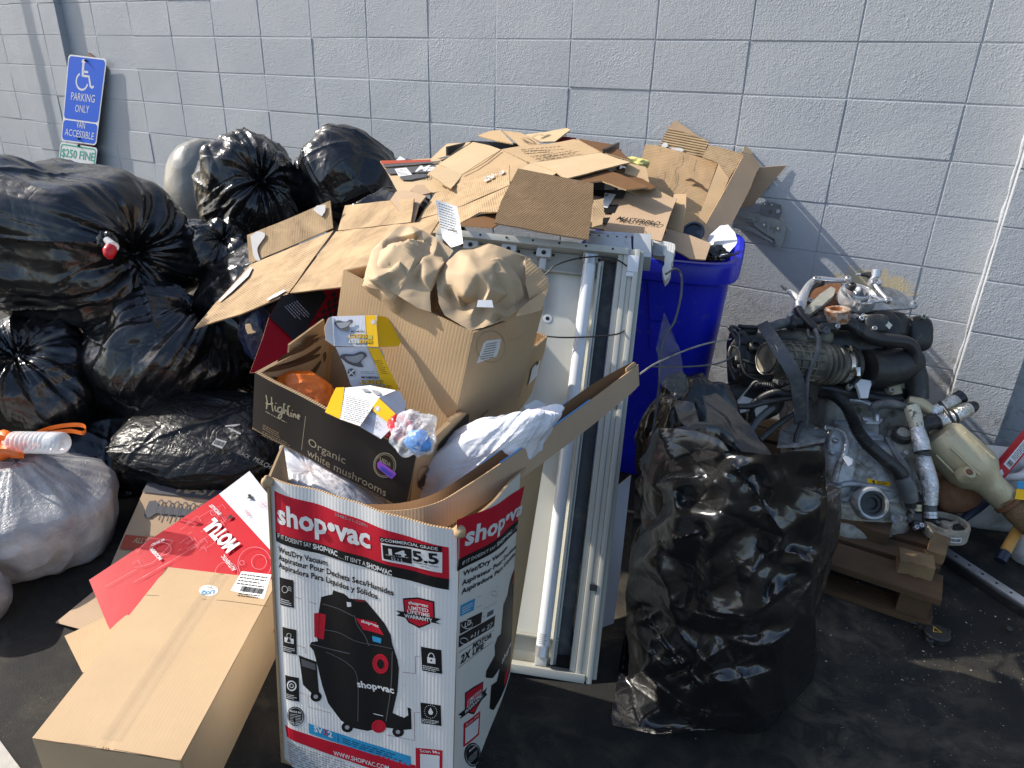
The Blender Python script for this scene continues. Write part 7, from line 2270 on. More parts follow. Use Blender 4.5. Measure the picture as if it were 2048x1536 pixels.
def ribbon2(name, pts, wdir, wd, mat, par):
    P_ = crom(pts, 6)
    V = [q + np.array(wdir) * s_ * wd for s_ in (-.5, .5) for q in P_]
    n_ = len(P_)
    nn = np.array([0.2, -0.8, 0.5]) * 0.0012
    V += [q + nn for q in V]
    F = []
    for i in range(n_ - 1):
        F += [(i, i + 1, n_ + i + 1, n_ + i), (2 * n_ + i, 3 * n_ + i, 3 * n_ + i + 1, 2 * n_ + i + 1), (i, 2 * n_ + i, 2 * n_ + i + 1, i + 1), (n_ + i, n_ + i + 1, 3 * n_ + i + 1, 3 * n_ + i)]
    return mesh(name, V, F, mat, par, auto=60)
ribbon2('drawstring', [D(60, 872, 2.30), D(95, 858, 2.29), D(130, 851, 2.27), D(160, 850, 2.25), D(172, 856, 2.24), D(166, 866, 2.24), D(140, 862, 2.26), D(100, 866, 2.28)], (0.1, 0.1, 0.9), 0.016, MAT['orange'], t)
ribbon2('drawstring', [D(-20, 872, 2.25), D(10, 880, 2.22), D(30, 892, 2.20), D(44, 905, 2.2)], (0.4, 0, 0.9), 0.035, MAT['orange'], t)
ribbon2('drawstring', [D(-20, 905, 2.2), D(10, 903, 2.19), D(34, 910, 2.19), D(48, 912, 2.2)], (0.2, 0, 0.95), 0.022, MAT['orange'], t)
bag('gathered_neck', D(18, 893, 2.28), (0.07, 0.06, 0.035), 'orange', t, seed=9, sub=4, lump=0.35, crum=0.25, facet=0.2)
t = thing('garbage_bag', 'white bag edge barely in view at the left border below the kitchen bag', 'garbage bag', (*D(-62, 1190, 2.05)[:2], 0))
bag('film', D(-62, 1195, 2.06), (0.105, 0.10, 0.12), 'white_film', t, seed=6, floor=0.0, crum=0.02, lump=0.1)
t = thing('plastic_bottle', 'clear ribbed water bottle lying on top of the white kitchen bag', 'bottle', D(80, 905, 2.24))
ba0, ba1 = D(10, 884, 2.24), D(131, 886, 2.18)
bl_ = np.linalg.norm(ba1 - ba0)
prof = [(0.0, 0.012), (0.01, 0.014), (0.03, 0.026)]
for k in range(9):
    x = 0.035 + k * (bl_ - 0.075) / 9
    prof += [(x, 0.031), (x + 0.004, 0.0345), (x + 0.010, 0.0345)]
prof += [(bl_ - 0.030, 0.0345), (bl_ - 0.012, 0.033), (bl_ - 0.002, 0.024), (bl_, 0.014), (bl_ - 0.006, 0.006)]
lathe('body', ba0, ba1 - ba0, prof, MAT['bottle_clear'], t, n=24, auto=60)

# ------------------------------------------------------------------ big open black bag in front, right
c0_ = np.array([2.20, -1.725, 0.0])
t = thing('garbage_bag', 'big open black bag standing front right on the oily asphalt', 'garbage bag', c0_, GB)
NA, NH = 260, 190
th_ = np.linspace(0, 2 * math.pi, NA, endpoint=False)
V = []
prof = [(0.0, 0.02), (0.0, 0.16), (0.012, 0.228), (0.05, 0.262), (0.15, 0.258), (0.3, 0.252), (0.42, 0.262), (0.52, 0.262), (0.60, 0.255), (0.655, 0.245), (0.672, 0.236), (0.655, 0.220), (0.56, 0.19), (0.45, 0.14), (0.42, 0.02)]
pz_ = crom([(a, b) for a, b in prof], 16)
s_ = np.concatenate([[0], np.cumsum(np.linalg.norm(np.diff(pz_, axis=0), axis=1))])
tt = np.linspace(0, s_[-1], NH)
pz_ = np.stack([np.interp(tt, s_, pz_[:, 0]), np.interp(tt, s_, pz_[:, 1])], 1)
for z, r_ in pz_:
    e = 3.2
    cs, sn = np.cos(th_ + 0.2), np.sin(th_ + 0.2)
    rr = (np.abs(cs) ** e + np.abs(sn) ** e) ** (-1 / e)
    hf = np.clip(z / 0.65, 0, 1)
    rimz = z * (1 + hf * hf * (0.14 * np.sin(th_ - 2.6) + 0.05 * np.sin(3 * th_ + 1)))
    cx = c0_[0] - 0.035 * hf + 0.0 * th_
    cy = c0_[1] + 0.02 * hf
    V.append(np.stack([cx + r_ * rr * np.cos(th_), cy + 0.92 * r_ * rr * np.sin(th_), rimz], 1))
V = np.concatenate(V)
cen = np.array([c0_[0], c0_[1], 0])
rad = V - cen; rad[:, 2] = 0
rl = np.linalg.norm(rad, axis=1)[:, None] + 1e-6
rad = rad / rl
q = V * 1.0
wq = q + 0.05 * np.stack([pnoise(q * 5 + k * 7) for k in range(3)], 1)
ang_ = np.arctan2(rad[:, 1], rad[:, 0])
sv = np.stack([ang_ * 0.25, wq[:, 2], wq[:, 2] * 0], 1)
rs = np.random.RandomState(23)
d = 0.022 * fbm(wq * 3.0 + 2, 2)
r9 = np.random.RandomState(12)
for k in range(4):
    dv = r9.normal(size=3); dv[2] *= 0.4; dv /= np.linalg.norm(dv)
    d += 0.016 * (np.abs(((wq @ dv * r9.uniform(5, 9) + r9.uniform(0, 9)) % 2) - 1) - 0.5)
d += folds(q, rad, 55, rs, (0.012, 0.040), (0.008, 0.030), (0.08, 0.26), np.array([2.30, -1.95, 0.05]), 0.45, 0.12)
d += folds(q, rad, 70, rs, (0.004, 0.012), (0.004, 0.010), (0.04, 0.14), np.array([2.02, -1.9, 0.05]), 0.45, 0.12)
for k in range(9):                                             # a tight fan of creases running down to the lower right
    a_, b_ = D(1258 + 6 * k, 1130 + 26 * k, 1.76), D(1425 + 8 * (k % 4), 1405 - 5 * k, 1.70)
    tv = b_ - a_; tl2 = np.linalg.norm(tv); tv /= tl2
    mid_ = (a_ + b_) / 2; ro = mid_ - cen; ro[2] = 0; ro /= np.linalg.norm(ro)
    cv = np.cross(tv, ro); qq = q - mid_
    d += 0.020 * np.exp(-((qq @ tv) / (tl2 * 0.42)) ** 2) * np.exp(-((qq @ ro) / 0.15) ** 2) * (np.exp(-np.abs(qq @ cv) / 0.007) - 0.5 * np.exp(-np.abs(qq @ cv) / 0.016))
d -= 0.0025 * (2.2 * np.abs(pnoise(wq * 40 + 6)) - 0.3) * np.clip(2.5 * fbm(wq * 4 + 8, 2), 0, 1.4)
V[:, :2] = c0_[:2] + (V[:, :2] - c0_[:2]) * 0.80
V = V + rad * (d * 0.7 * np.clip(rl[:, 0] / 0.2, 0, 1))[:, None]
V[:, 2] += 0.02 * fbm(wq * 6 + 21, 2) * np.clip(V[:, 2] / 0.3, 0, 1)
V[:, 2] = np.maximum(V[:, 2], 0.004)
F = []
for i in range(NH - 1):
    for k in range(NA):
        F.append((i * NA + k, i * NA + (k + 1) % NA, (i + 1) * NA + (k + 1) % NA, (i + 1) * NA + k))
mesh('film', V, F, MAT['liner_smooth'], t, auto=50)
def onbag(u, v, off):
    """the point of the sack's round side met at this sight line, pushed out by off (cm)"""
    r_ = ray(u, v)
    o_ = CAM - c0_
    R_ = 0.222 + off * 0.0125
    a, b, c_ = r_[0] ** 2 + r_[1] ** 2, 2 * (r_[0] * o_[0] + r_[1] * o_[1]), o_[0] ** 2 + o_[1] ** 2 - R_ * R_
    dd = b * b - 4 * a * c_
    t_ = (-b - math.sqrt(dd)) / (2 * a) if dd > 0 else -b / (2 * a)
    q_ = CAM + r_ * t_
    if q_[2] < 0.004:
        q_ = CAM + r_ * ((0.004 - CAM[2]) / r_[2])
    return q_
UP = [(205, 525, 1), (275, 470, 0), (400, 415, 0), (550, 372, 0), (270, 565, 2), (405, 570, 2.5), (520, 545, 2), (620, 540, 3), (690, 490, 3.5), (600, 520, 0.5), (500, 440, -1), (420, 500, 0), (690, 600, 3.5), (735, 590, 2), (700, 700, 3), (740, 680, 2),
      (640, 390, 2), (705, 480, 3.4), (800, 600, 2.5), (870, 690, 2), (945, 800, 3), (800, 500, -0.5), (850, 640, 0), (660, 400, 0.5), (880, 405, 3), (1100, 390, 2), (1140, 352, 1), (1166, 460, 1), (840, 450, 3), (980, 480, 1.5), (910, 570, 3), (806, 560, 1), (870, 650, 2.4),
      (920, 650, 1.5), (1100, 460, 2), (1060, 520, 0), (960, 800, 2.5), (1000, 640, 1), (1080, 700, 2), (1170, 600, 0.5), (1165, 720, 0.5), (1130, 860, 0), (1100, 920, 1), (265, 795, 2.5), (420, 700, 3), (560, 710, 4), (620, 810, 4.5), (560, 800, 1), (400, 840, 3.5), (340, 850, 2.5),
      (240, 620, 0.5), (250, 760, 0.5), (300, 640, 0.3), (450, 620, 0.2), (560, 640, 0.5), (700, 830, 1), (800, 780, 0), (860, 880, -0.5), (905, 890, 3), (720, 740, 2), (770, 760, 1), (830, 900, 1), (205, 700, 0), (640, 700, 4.2), (520, 760, 3.2)]
LO = [(275, 110, 2.5), (330, 215, 3.5), (460, 345, 3), (430, 380, 1), (515, 440, 1.5), (510, 490, 2), (460, 525, 0), (240, 300, 1), (215, 410, 1), (250, 560, 0), (300, 600, 1.5), (225, 640, 1.5), (330, 600, 2), (365, 860, 2), (215, 840, 2), (230, 940, 0), (165, 985, 3), (160, 1170, 3),
      (250, 990, 1), (340, 900, 2.5), (400, 980, 2), (580, 1110, 2), (460, 1150, 1.5), (310, 1240, 2), (385, 1330, 4), (120, 1230, 3), (130, 1280, 3), (480, 510, 1.5), (620, 900, -0.5), (690, 820, 1.5), (700, 1000, 1), (770, 1100, 0.5), (560, 640, 0), (690, 880, 2), (760, 830, 3), (780, 930, 1),
      (900, 900, 0), (510, 110, 1), (700, 100, 2.5), (870, 50, 2.5), (900, 220, 2), (780, 210, 2.5), (760, 450, 1), (640, 230, 0), (560, 240, 0.5), (600, 400, -0.5), (780, 530, 3), (970, 545, 3.5), (1040, 570, 3.5), (1050, 700, 1), (1075, 765, 4), (1210, 720, 3.5), (1290, 690, 2), (1400, 540, 1),
      (1340, 600, 2), (1220, 640, 2.5), (1140, 640, 2), (1400, 240, 4), (1420, 225, 4), (1180, 420, 3), (1100, 500, 3.2), (1000, 380, 2), (1085, 380, 3), (1020, 200, 2), (1010, 290, 2.5), (1180, 160, 2.5), (1220, 80, 2.5), (1250, 110, 0), (1190, 270, 0.5), (1120, 400, 0.5), (1440, 110, 0),
      (1410, 330, 0.5), (1430, 520, 0), (1435, 700, 0), (1440, 850, 0), (1410, 1000, 0), (1300, 1120, 0), (1250, 1130, 1), (1420, 860, 0.5), (1200, 900, 0.5), (1100, 850, 0), (850, 700, 0.5), (940, 1010, 2.5), (1010, 1150, 2), (930, 1110, 1), (800, 1150, 1), (780, 960, 2.5), (880, 1190, 0),
      (980, 1230, 0), (1080, 1210, 0), (1150, 1180, 0), (600, 1260, 0), (450, 1280, 0), (700, 1300, 0), (850, 1290, 0)]
for k in range(7):                                             # the fan of tight creases at lower left
    LO += [(300 + 22 * k, 470 + 62 * k, 1.8 - 1.6 * (k % 2)), (520 + 22 * k, 800 + 38 * k, 1.6 - 1.5 * (k % 2))]
GP = [(1180 + a * 0.4098, 740 + b * 0.4098, o_) for a, b, o_ in UP] + [(1180 + a * 0.3163, 1050 + b * 0.3163, o_) for a, b, o_ in LO]
keep = []
for q_ in GP:
    if all((q_[0] - k_[0]) ** 2 + (q_[1] - k_[1]) ** 2 > 49 for k_ in keep):
        keep.append(q_)
def gcrease(A, toc):
    rs_ = np.random.RandomState(5)
    d_ = folds(A, toc, 42, rs_, (0.005, 0.016), (0.005, 0.016), (0.05, 0.16), np.array([2.26, -1.93, 0.05]), 0.5, 0.2)
    d_ += folds(A, toc, 60, rs_, (0.002, 0.006), (0.003, 0.007), (0.02, 0.08), None, 0, 0.2)
    for a_, b_ in (((1442, 900), (1568, 1070)), ((1290, 972), (1465, 940)), ((1265, 955), (1405, 892)), ((1250, 1185), (1405, 1390)), ((1262, 1180), (1425, 1400)), ((1285, 1240), (1440, 1405)), ((1260, 1260), (1330, 1330)), ((1250, 1290), (1380, 1420)),
                   ((1510, 1220), (1625, 1125)), ((1425, 1220), (1510, 1232)), ((1525, 1290), (1590, 1250)), ((1350, 1215), (1480, 1245)), ((1568, 1070), (1500, 1150)), ((1655, 900), (1640, 1040)), ((1290, 1085), (1440, 1050)), ((1358, 1265), (1425, 1340))):
        p_, q_ = onbag(*a_, 1.5), onbag(*b_, 1.5)
        t_ = q_ - p_; l_ = np.linalg.norm(t_); t_ /= l_
        c_ = np.cross(t_, toc[0]); c_ /= np.linalg.norm(c_)
        w_ = A - (p_ + q_) / 2
        x_ = np.abs(w_ @ c_)
        d_ += 0.013 * np.exp(-((w_ @ t_) / (0.5 * l_)) ** 4) * (np.exp(-x_ / 0.006) - 0.5 * np.exp(-x_ / 0.018))
    return d_
traced('front_film', keep, onbag, 'liner_smooth', t, maxe=150, res=0.0075, amp=0.003, seed=4, angle=40, fine=0.0012, soft=14, crease=gcrease)
def film(nm, pts, pl, amp=0.018, sd=1, bend=None):
    sheet(nm, pl, pts, 'liner_f', t, th=0.0012, amp=amp, res=0.012, seed=sd, back='liner_f', edge='liner_f', bend=bend)
film('flap', [(1345, 800), (1388, 806), (1400, 850), (1409, 892), (1385, 884), (1362, 850)], PD((1350, 805, 1.98), (1390, 808, 1.95), (1405, 890, 1.84)), sd=2, amp=0.02, bend=lambda a, b: 3.0 * b * b)
film('flap', [(1407, 787), (1432, 787), (1470, 815), (1510, 850), (1556, 888), (1520, 897), (1475, 880), (1440, 862), (1415, 835)], PD((1415, 790, 2.02), (1540, 885, 1.90), (1440, 870, 1.84)), sd=3, amp=0.022, bend=lambda a, b: -0.8 * b * b)
t = thing('garbage_bag', 'black bag in the dark gap between the light fixture and the engine', 'garbage bag', (*D(1385, 850, 2.35)[:2], 0), GB)
bag('film', D(1370, 905, 2.35), (0.16, 0.15, 0.28), 'liner', t, seed=61, floor=0.0, crum=0.03, facet=0.06, sub=6, nf=36)
t = thing('clear_film', 'sheet of clear grey plastic film hanging beside the light fixture', 'plastic film', D(1340, 790, 2.1))
sheet('film', PD((1310, 630, 2.16), (1345, 640, 2.2), (1330, 790, 2.05)), [(1308, 700), (1318, 655), (1330, 625), (1342, 640), (1352, 700), (1368, 760), (1375, 785), (1350, 800), (1320, 770)], 'smoke_film', t, th=0.0008, amp=0.03, res=0.016, back='smoke_film', edge='smoke_film')
# ------------------------------------------------------------------ pallet under the engine
pa_ = thing('pallet', 'dark weathered wooden pallet on the asphalt under the engine', 'pallet', (2.30, -0.70, 0))
def plank(name, x0, y0, z0, lx, ly, lz, mt='pallet', rot=0.0, par=pa_):
    """a sawn board with uneven edges; UV runs along its length"""
    r = random.Random(int((x0 + y0 * 3 + z0 * 7) * 1000))
    bm = bmesh.new()
    V = []
    n = 6
    long_x = lx >= ly
    for i in range(n + 1):
        t_ = i / n
        w_ = r.uniform(-0.0025, 0.0025)
        for a, b in ((0, 0), (1, 0), (1, 1), (0, 1)):
            if long_x:
                V.append((x0 + lx * t_, y0 + ly * a + w_, z0 + lz * b + r.uniform(-0.0012, 0.0012)))
            else:
                V.append((x0 + lx * a + w_, y0 + ly * t_, z0 + lz * b + r.uniform(-0.0012, 0.0012)))
    F = []
    for i in range(n):
        for k in range(4):
            F.append((i * 4 + k, i * 4 + (k + 1) % 4, i * 4 + 4 + (k + 1) % 4, i * 4 + 4 + k))
    F += [(0, 3, 2, 1), (n * 4, n * 4 + 1, n * 4 + 2, n * 4 + 3)]
    if not long_x:
        F = [f[::-1] for f in F]
    if rot:
        cx, cy = x0 + lx / 2, y0 + ly / 2
        V = [(cx + (a - cx) * math.cos(rot) - (b - cy) * math.sin(rot), cy + (a - cx) * math.sin(rot) + (b - cy) * math.cos(rot), c) for a, b, c in V]
    UV = [((v[0] if long_x else v[1]), (v[1] if long_x else v[0]) + v[2]) for v in V]
    bm.free()
    return mesh(name, V, F, MAT[mt], par, uv=UV)
PZ = 0.0
for y in (-1.20, -0.78, -0.36):
    plank('bottom_board', 1.78, y, 0.004, 0.92, 0.09, 0.018)
for x in (1.80, 2.21, 2.60):
    plank('stringer', x, -1.19, 0.0235, 0.085, 0.92, 0.075)
for y, w_ in ((-1.205, 0.13), (-1.045, 0.09), (-0.93, 0.09), (-0.82, 0.10), (-0.70, 0.09), (-0.59, 0.09), (-0.47, 0.10), (-0.36, 0.09)):
    plank('deck_board', 1.78, y, 0.100, 0.925 + RNG.uniform(-0.012, 0.008), w_, 0.020)
wb = thing('wood_block', 'pale end-grain wooden block standing on the pallet under the engine pulley', 'block', (2.62, -1.10, 0.121))
plank('block', 2.575, -1.13, 0.121, 0.095, 0.07, 0.045, 'pallet_light', 0.12, wb)
w2 = thing('wood_block', 'short dark wooden block on the pallet under the engine case', 'block', (2.45, -0.95, 0.121))
plank('block', 2.38, -1.0, 0.121, 0.16, 0.09, 0.04, 'pallet', -0.06, w2)
w3 = thing('wood_block', 'second wooden block lying behind the pale block at the end of the pallet', 'block', (2.69, -1.0, 0.121))
plank('block', 2.655, -1.02, 0.121, 0.05, 0.12, 0.035, 'pallet_light', -0.1, w3)

# ------------------------------------------------------------------ engine with gearbox
en = thing('engine', 'greasy car engine with gearbox, hoses and black air intake standing on the pallet', 'engine', D(1700, 1100, 2.5))
def T(name, pts, rpx, mt, n=10, **kw):
    """tube through (u,v,depth) points; radius in photo pixels at that depth"""
    P_ = [D(*q) for q in pts]
    dm = sum(q[2] for q in pts) / len(pts)
    r_ = [x * dm / 1427.5 for x in rpx] if isinstance(rpx, (list, tuple)) else rpx * dm / 1427.5
    return tube(name, P_, r_, MAT[mt], en, n=n, **kw)
def Lp(name, u, v, d, axis, prof, mt, n=24, par=None, **kw):
    return lathe(name, D(u, v, d), axis, [(a * d / 1427.5, b * d / 1427.5) for a, b in prof], MAT[mt], par or en, n=n, **kw)
RGT, UPV, OUT = ROT[0], -ROT[1], -ROT[2]                      # right, up, towards the viewer
def dirn(a, b, c):
    q = RGT * a + UPV * b + OUT * c
    return q / np.linalg.norm(q)
def lump(name, u, v, d, rpx, mt, seed=1, sub=4, lumpy=0.1, sq=0.7, rot3=None, cr=0.02, fac=0.03):
    """a cast or moulded body: boxy rounded form"""
    Vn, F = ico(sub)
    nn = np.sign(Vn) * np.abs(Vn) ** sq
    n = nn / (np.abs(nn) ** 3).sum(1)[:, None] ** (1 / 3)
    k = 1 + lumpy * fbm(Vn * 1.6 + seed * 5.1, 2) - cr * np.abs(pnoise(Vn * 5 + seed))
    X, Y, Z = rot3 or (RGT, UPV, OUT)
    P_ = n * k[:, None] * (np.array(rpx) * d / 1427.5)
    P_ = P_ @ np.array([X, Y, Z]) + D(u, v, d)
    return mesh(name, P_, F, MAT[mt], en, auto=40)
def slabp(name, pts, pl, th, mt, **kw):
    kw.setdefault('amp', 0.0012)
    kw.setdefault('res', 0.03)
    return sheet(name, pl, pts, mt, en, th=th, edge=mt, back=mt, **kw)
def boss(u, v, d, r, ax=None, mt='alu_clean', hole=True):
    ax = dirn(0, 0.5, 1) if ax is None else ax
    Lp('bolt_boss', u, v, d, ax, [(-8, r * 1.25), (0, r * 1.2), (1, r), (1, r * 0.55), (-3, r * 0.5)] if hole else [(-4, r), (2, r), (3, r * 0.8)], mt, n=14)
# main block and gearbox case
lump('engine_block', 1690, 850, 2.72, (115, 190, 120), 'alu_dusty', 3, 5, 0.12, 0.6, cr=0.08)
lump('gearbox_case', 1725, 970, 2.50, (92, 95, 62), 'alu', 5, 5, 0.05, 0.5, cr=0.03)
lump('gearbox_case', 1722, 1035, 2.46, (88, 46, 58), 'alu_dusty', 9, 5, 0.12, 0.6, cr=0.06)
lump('bell_housing', 1672, 930, 2.46, (36, 80, 40), 'alu', 7, 4, 0.1, 0.6)
lump('sump', 1702, 1058, 2.42, (66, 24, 44), 'alu_dusty', 4, 4, 0.16, 0.6)
lump('gearbox_top', 1727, 915, 2.48, (72, 30, 44), 'alu_dusty', 14, 4, 0.06, 0.45)
T('rib', [(1655, 985, 2.40), (1690, 968, 2.39), (1740, 972, 2.385), (1806, 982, 2.40)], 6, 'alu', n=8)
T('rib', [(1690, 905, 2.41), (1730, 935, 2.40), (1745, 938, 2.40)], 5, 'alu', n=8)
T('rib', [(1660, 1008, 2.39), (1700, 1014, 2.38)], 5, 'alu_dusty', n=8)
T('rib', [(1768, 1000, 2.39), (1800, 985, 2.40)], 4, 'alu', n=8)
T('rib', [(1766, 1015, 2.385), (1812, 1016, 2.40)], 4, 'alu', n=8)
T('rib', [(1700, 935, 2.405), (1742, 938, 2.405)], 6, 'alu', n=8)
ax_seal = dirn(-0.1, 0.12, 1)
Lp('axle_seal', 1735, 1006, 2.375, ax_seal, [(-20, 34), (26, 33), (30, 30), (30, 26), (24, 25.5), (24, 22), (14, 20.5), (14, 15), (2, 13)], 'alu', n=36, sx=0.97)
Lp('axle_bore', 1735, 1006, 2.375, ax_seal, [(12, 26), (22, 25.6), (25, 24), (25, 20), (19, 19.5), (19, 13), (6, 11)], 'black_plastic', n=32, sx=0.97)
for q in ((1784, 1013), (1779, 1039), (1757, 1034), (1668, 1030), (1660, 980), (1795, 945)):
    boss(q[0], q[1], 2.385, 6, mt='alu')
Lp('drain_plug', 1783, 1040, 2.39, dirn(0, 0, 1), [(-8, 10), (3, 9.5), (4, 7), (1, 5)], 'alu', n=16)
yl = PD((1735, 958, 2.392), (1784, 966, 2.392), (1735, 972, 2.385))
slabp('yellow_label', [(1734, 957), (1781, 962), (1780, 976), (1735, 971)], yl, 0.001, 'yellow_card', amp=0)
q = Px(Print(PSurf(yl.at(1735, 971) + yl.n * 0.001, yl.at(1780, 976) - yl.at(1735, 971), np.cross(yl.n, yl.at(1780, 976) - yl.at(1735, 971))), en), 0, 0, 1)
q.disc((1747, 963), 2.4, 'black', 1); q.disc((1748, 968), 2.4, 'black', 1)
q.fine((1754, 961), (1779, 964), (1754, 972), 4, 'black', seed=2)
q.pr.build()
# oil cooler stack
cl = PD((1660, 900, 2.44), (1770, 905, 2.42), (1665, 850, 2.50))
for k in range(6):
    z0 = k * 7.5
    a, b, c_ = cl.at(1662, 903 - z0), cl.at(1768, 912 - z0), cl.at(1662, 897 - z0)
    box('cooler_plate', a - cl.n * 0.07, b - a, c_ - a, cl.n * (0.072 if k % 2 == 0 else 0.066), MAT['alu_clean'], en, 0.001)
bx0 = cl.at(1715, 862, 0.0)
box('cooler_block', cl.at(1712, 868) - cl.n * 0.05, cl.at(1758, 872) - cl.at(1712, 868), cl.at(1712, 842) - cl.at(1712, 868), cl.n * 0.05, MAT['alu_clean'], en, 0.003)
box('cooler_block', cl.at(1668, 858) - cl.n * 0.04, cl.at(1698, 861) - cl.at(1668, 858), cl.at(1668, 838) - cl.at(1668, 858), cl.n * 0.04, MAT['alu_clean'], en, 0.003)
box('cooler_clip', cl.at(1709, 890, 0.004), cl.at(1721, 891) - cl.at(1709, 890), cl.at(1709, 866) - cl.at(1709, 890), cl.n * 0.004, MAT['alu_clean'], en, 0.001)
slabp('cooler_flange', [(1728, 838), (1740, 834), (1766, 838), (1758, 846), (1732, 845)], PD((1728, 838, 2.46), (1766, 838, 2.46), (1745, 847, 2.44)), 0.006, 'sign_white')
for q in ((1671, 880), (1731, 887), (1730, 838)):
    boss(q[0], q[1], 2.40, 6, dirn(0, 0.8, 0.6), hole=False)
T('coolant_pipe', [(1700, 800, 2.50), (1725, 803, 2.48), (1744, 813, 2.46), (1752, 828, 2.45), (1753, 842, 2.45)], 6.5, 'alu_clean', n=12)
T('coolant_pipe', [(1650, 856, 2.44), (1676, 860, 2.42), (1690, 869, 2.40), (1694, 884, 2.385), (1690, 905, 2.37), (1678, 928, 2.365), (1672, 950, 2.365), (1668, 962, 2.37)], 6, 'alu', n=12)
slabp('tag', [(1686, 916), (1692, 910), (1706, 918), (1704, 928), (1697, 932)], PD((1686, 916, 2.35), (1706, 918, 2.36), (1698, 932, 2.34)), 0.001, 'label')
T('hose_stub', [(1655, 975, 2.40), (1682, 979, 2.38)], 11, 'alu', n=14)
slabp('dusty_plate', [(1560, 862), (1585, 848), (1628, 850), (1652, 862), (1650, 880), (1600, 888), (1555, 890)], PD((1560, 862, 2.42), (1650, 862, 2.44), (1600, 889, 2.34)), 0.01, 'alu', amp=0.008)
# support arm on the right of the cooler
slabp('mount_arm', [(1775, 872), (1783, 870), (1802, 892), (1810, 912), (1806, 920), (1796, 910)], PD((1775, 872, 2.42), (1810, 912, 2.40), (1796, 916, 2.38)), 0.012, 'alu_clean')
slabp('mount_arm', [(1810, 935), (1818, 925), (1842, 965), (1850, 985), (1840, 990)], PD((1810, 935, 2.42), (1850, 980, 2.42), (1838, 990, 2.40)), 0.014, 'alu')
lump('filter_housing', 1805, 885, 2.44, (26, 34, 26), 'alu_dusty', 6, 4, 0.06, 0.8)
Lp('filter_mouth', 1806, 866, 2.40, dirn(-0.1, 0.75, 0.65), [(-14, 19), (0, 20), (3, 18), (3, 14), (-10, 12)], 'black_plastic', n=24)
# sensor block low right
Lp('sensor', 1802, 1036, 2.36, dirn(-0.75, 0.1, 0.65), [(-12, 8), (14, 9), (20, 11.5), (24, 11), (24, 8), (20, 6)], 'alu_clean', n=20)
box('connector', D(1816, 1046, 2.36), RGT * 0.048, UPV * 0.032, -OUT * 0.04, MAT['black_plastic'], en, 0.004)
box('connector', D(1828, 1056, 2.35), RGT * 0.022, UPV * 0.022, -OUT * 0.03, MAT['rubber'], en, 0.003)
boss(1834, 1054, 2.345, 4); boss(1844, 1050, 2.345, 4)
T('sensor_wire', [(1816, 1012, 2.36), (1826, 1024, 2.355), (1826, 1034, 2.36)], 3, 'rubber_grey')
# large ribbed loom and hoses down the right side
T('loom', [(1636, 786, 2.44), (1668, 792, 2.42), (1692, 812, 2.39), (1705, 838, 2.37), (1718, 866, 2.355), (1738, 892, 2.35)], [10, 11, 11.5, 12], 'rubber', n=14, rib=(0.0062, 0.10))
T('loom_cover', [(1732, 886, 2.352), (1765, 915, 2.35), (1795, 940, 2.355), (1812, 968, 2.36), (1819, 992, 2.36), (1822, 1014, 2.365)], [12, 13, 14, 15, 13, 10], 'rubber', n=14)
T('loom_tape', [(1804, 955, 2.349), (1816, 980, 2.349), (1820, 1002, 2.354)], [16, 16.5, 15], 'rubber_grey', n=14)
T('loom', [(1500, 778, 2.42), (1526, 771, 2.41), (1546, 776, 2.41), (1562, 800, 2.43)], 7.5, 'rubber', n=12, rib=(0.005, 0.10))
T('loom', [(1500, 845, 2.36), (1502, 818, 2.36), (1520, 798, 2.36), (1552, 786, 2.38), (1590, 792, 2.42)], 7.5, 'rubber', n=12, rib=(0.005, 0.10))
T('cable', [(1464, 813, 2.34), (1500, 812, 2.34), (1540, 802, 2.36), (1585, 795, 2.40)], 6, 'rubber')
T('cable', [(1520, 880, 2.34), (1555, 850, 2.36), (1590, 825, 2.40), (1620, 800, 2.44)], 6, 'rubber')
T('cable', [(1500, 862, 2.34), (1520, 836, 2.35), (1545, 815, 2.38)], 7, 'rubber_grey')
T('cable', [(1588, 900, 2.36), (1594, 868, 2.36), (1608, 835, 2.38), (1610, 800, 2.42)], 5, 'rubber')
T('cable', [(1500, 690, 2.48), (1478, 684, 2.46), (1464, 664, 2.46), (1458, 655, 2.46), (1470, 654, 2.46), (1486, 668, 2.47)], 3, 'rubber')
T('cable', [(1462, 690, 2.46), (1478, 700, 2.44), (1484, 730, 2.43), (1496, 752, 2.42), (1530, 765, 2.42)], 3, 'rubber')
T('pipe', [(1473, 805, 2.36), (1490, 785, 2.38), (1506, 766, 2.40), (1514, 763, 2.40), (1520, 768, 2.40)], 1.6, 'alu_dusty')
# left cluster of black parts
lump('air_box', 1500, 725, 2.55, (42, 58, 50), 'black_plastic', 12, 4, 0.12, 0.6)
lump('air_box', 1478, 700, 2.52, (20, 40, 30), 'black_plastic', 13, 4, 0.15, 0.6)
lump('vacuum_can', 1498, 660, 2.52, (16, 10, 14), 'black_plastic', 15, 3, 0.05, 0.9)
lump('lower_cover', 1500, 800, 2.55, (62, 40, 40), 'rubber', 16, 4, 0.12, 0.7)
Lp('servo', 1512, 690, 2.45, dirn(0.1, 0.5, 0.8), [(-14, 13), (0, 13), (2, 11), (2, 7), (-4, 6)], 'black_plastic', n=20)
for a, b in ((1478, 668), (1470, 690), (1466, 745), (1478, 752)):
    box('connector', D(a, b, 2.45), RGT * 0.02, UPV * 0.014, -OUT * 0.02, MAT['black_plastic'], en, 0.002)
for a, b, c_ in ((1472, 720, 14), (1476, 735, 10)):
    box('clip', D(a, b, 2.44), RGT * 0.008, UPV * 0.001 * c_, -OUT * 0.01, MAT['alu_dusty'], en, 0.001)
T('loom_tape', [(1476, 652, 2.50), (1510, 655, 2.49), (1545, 648, 2.50)], 4, 'rubber')
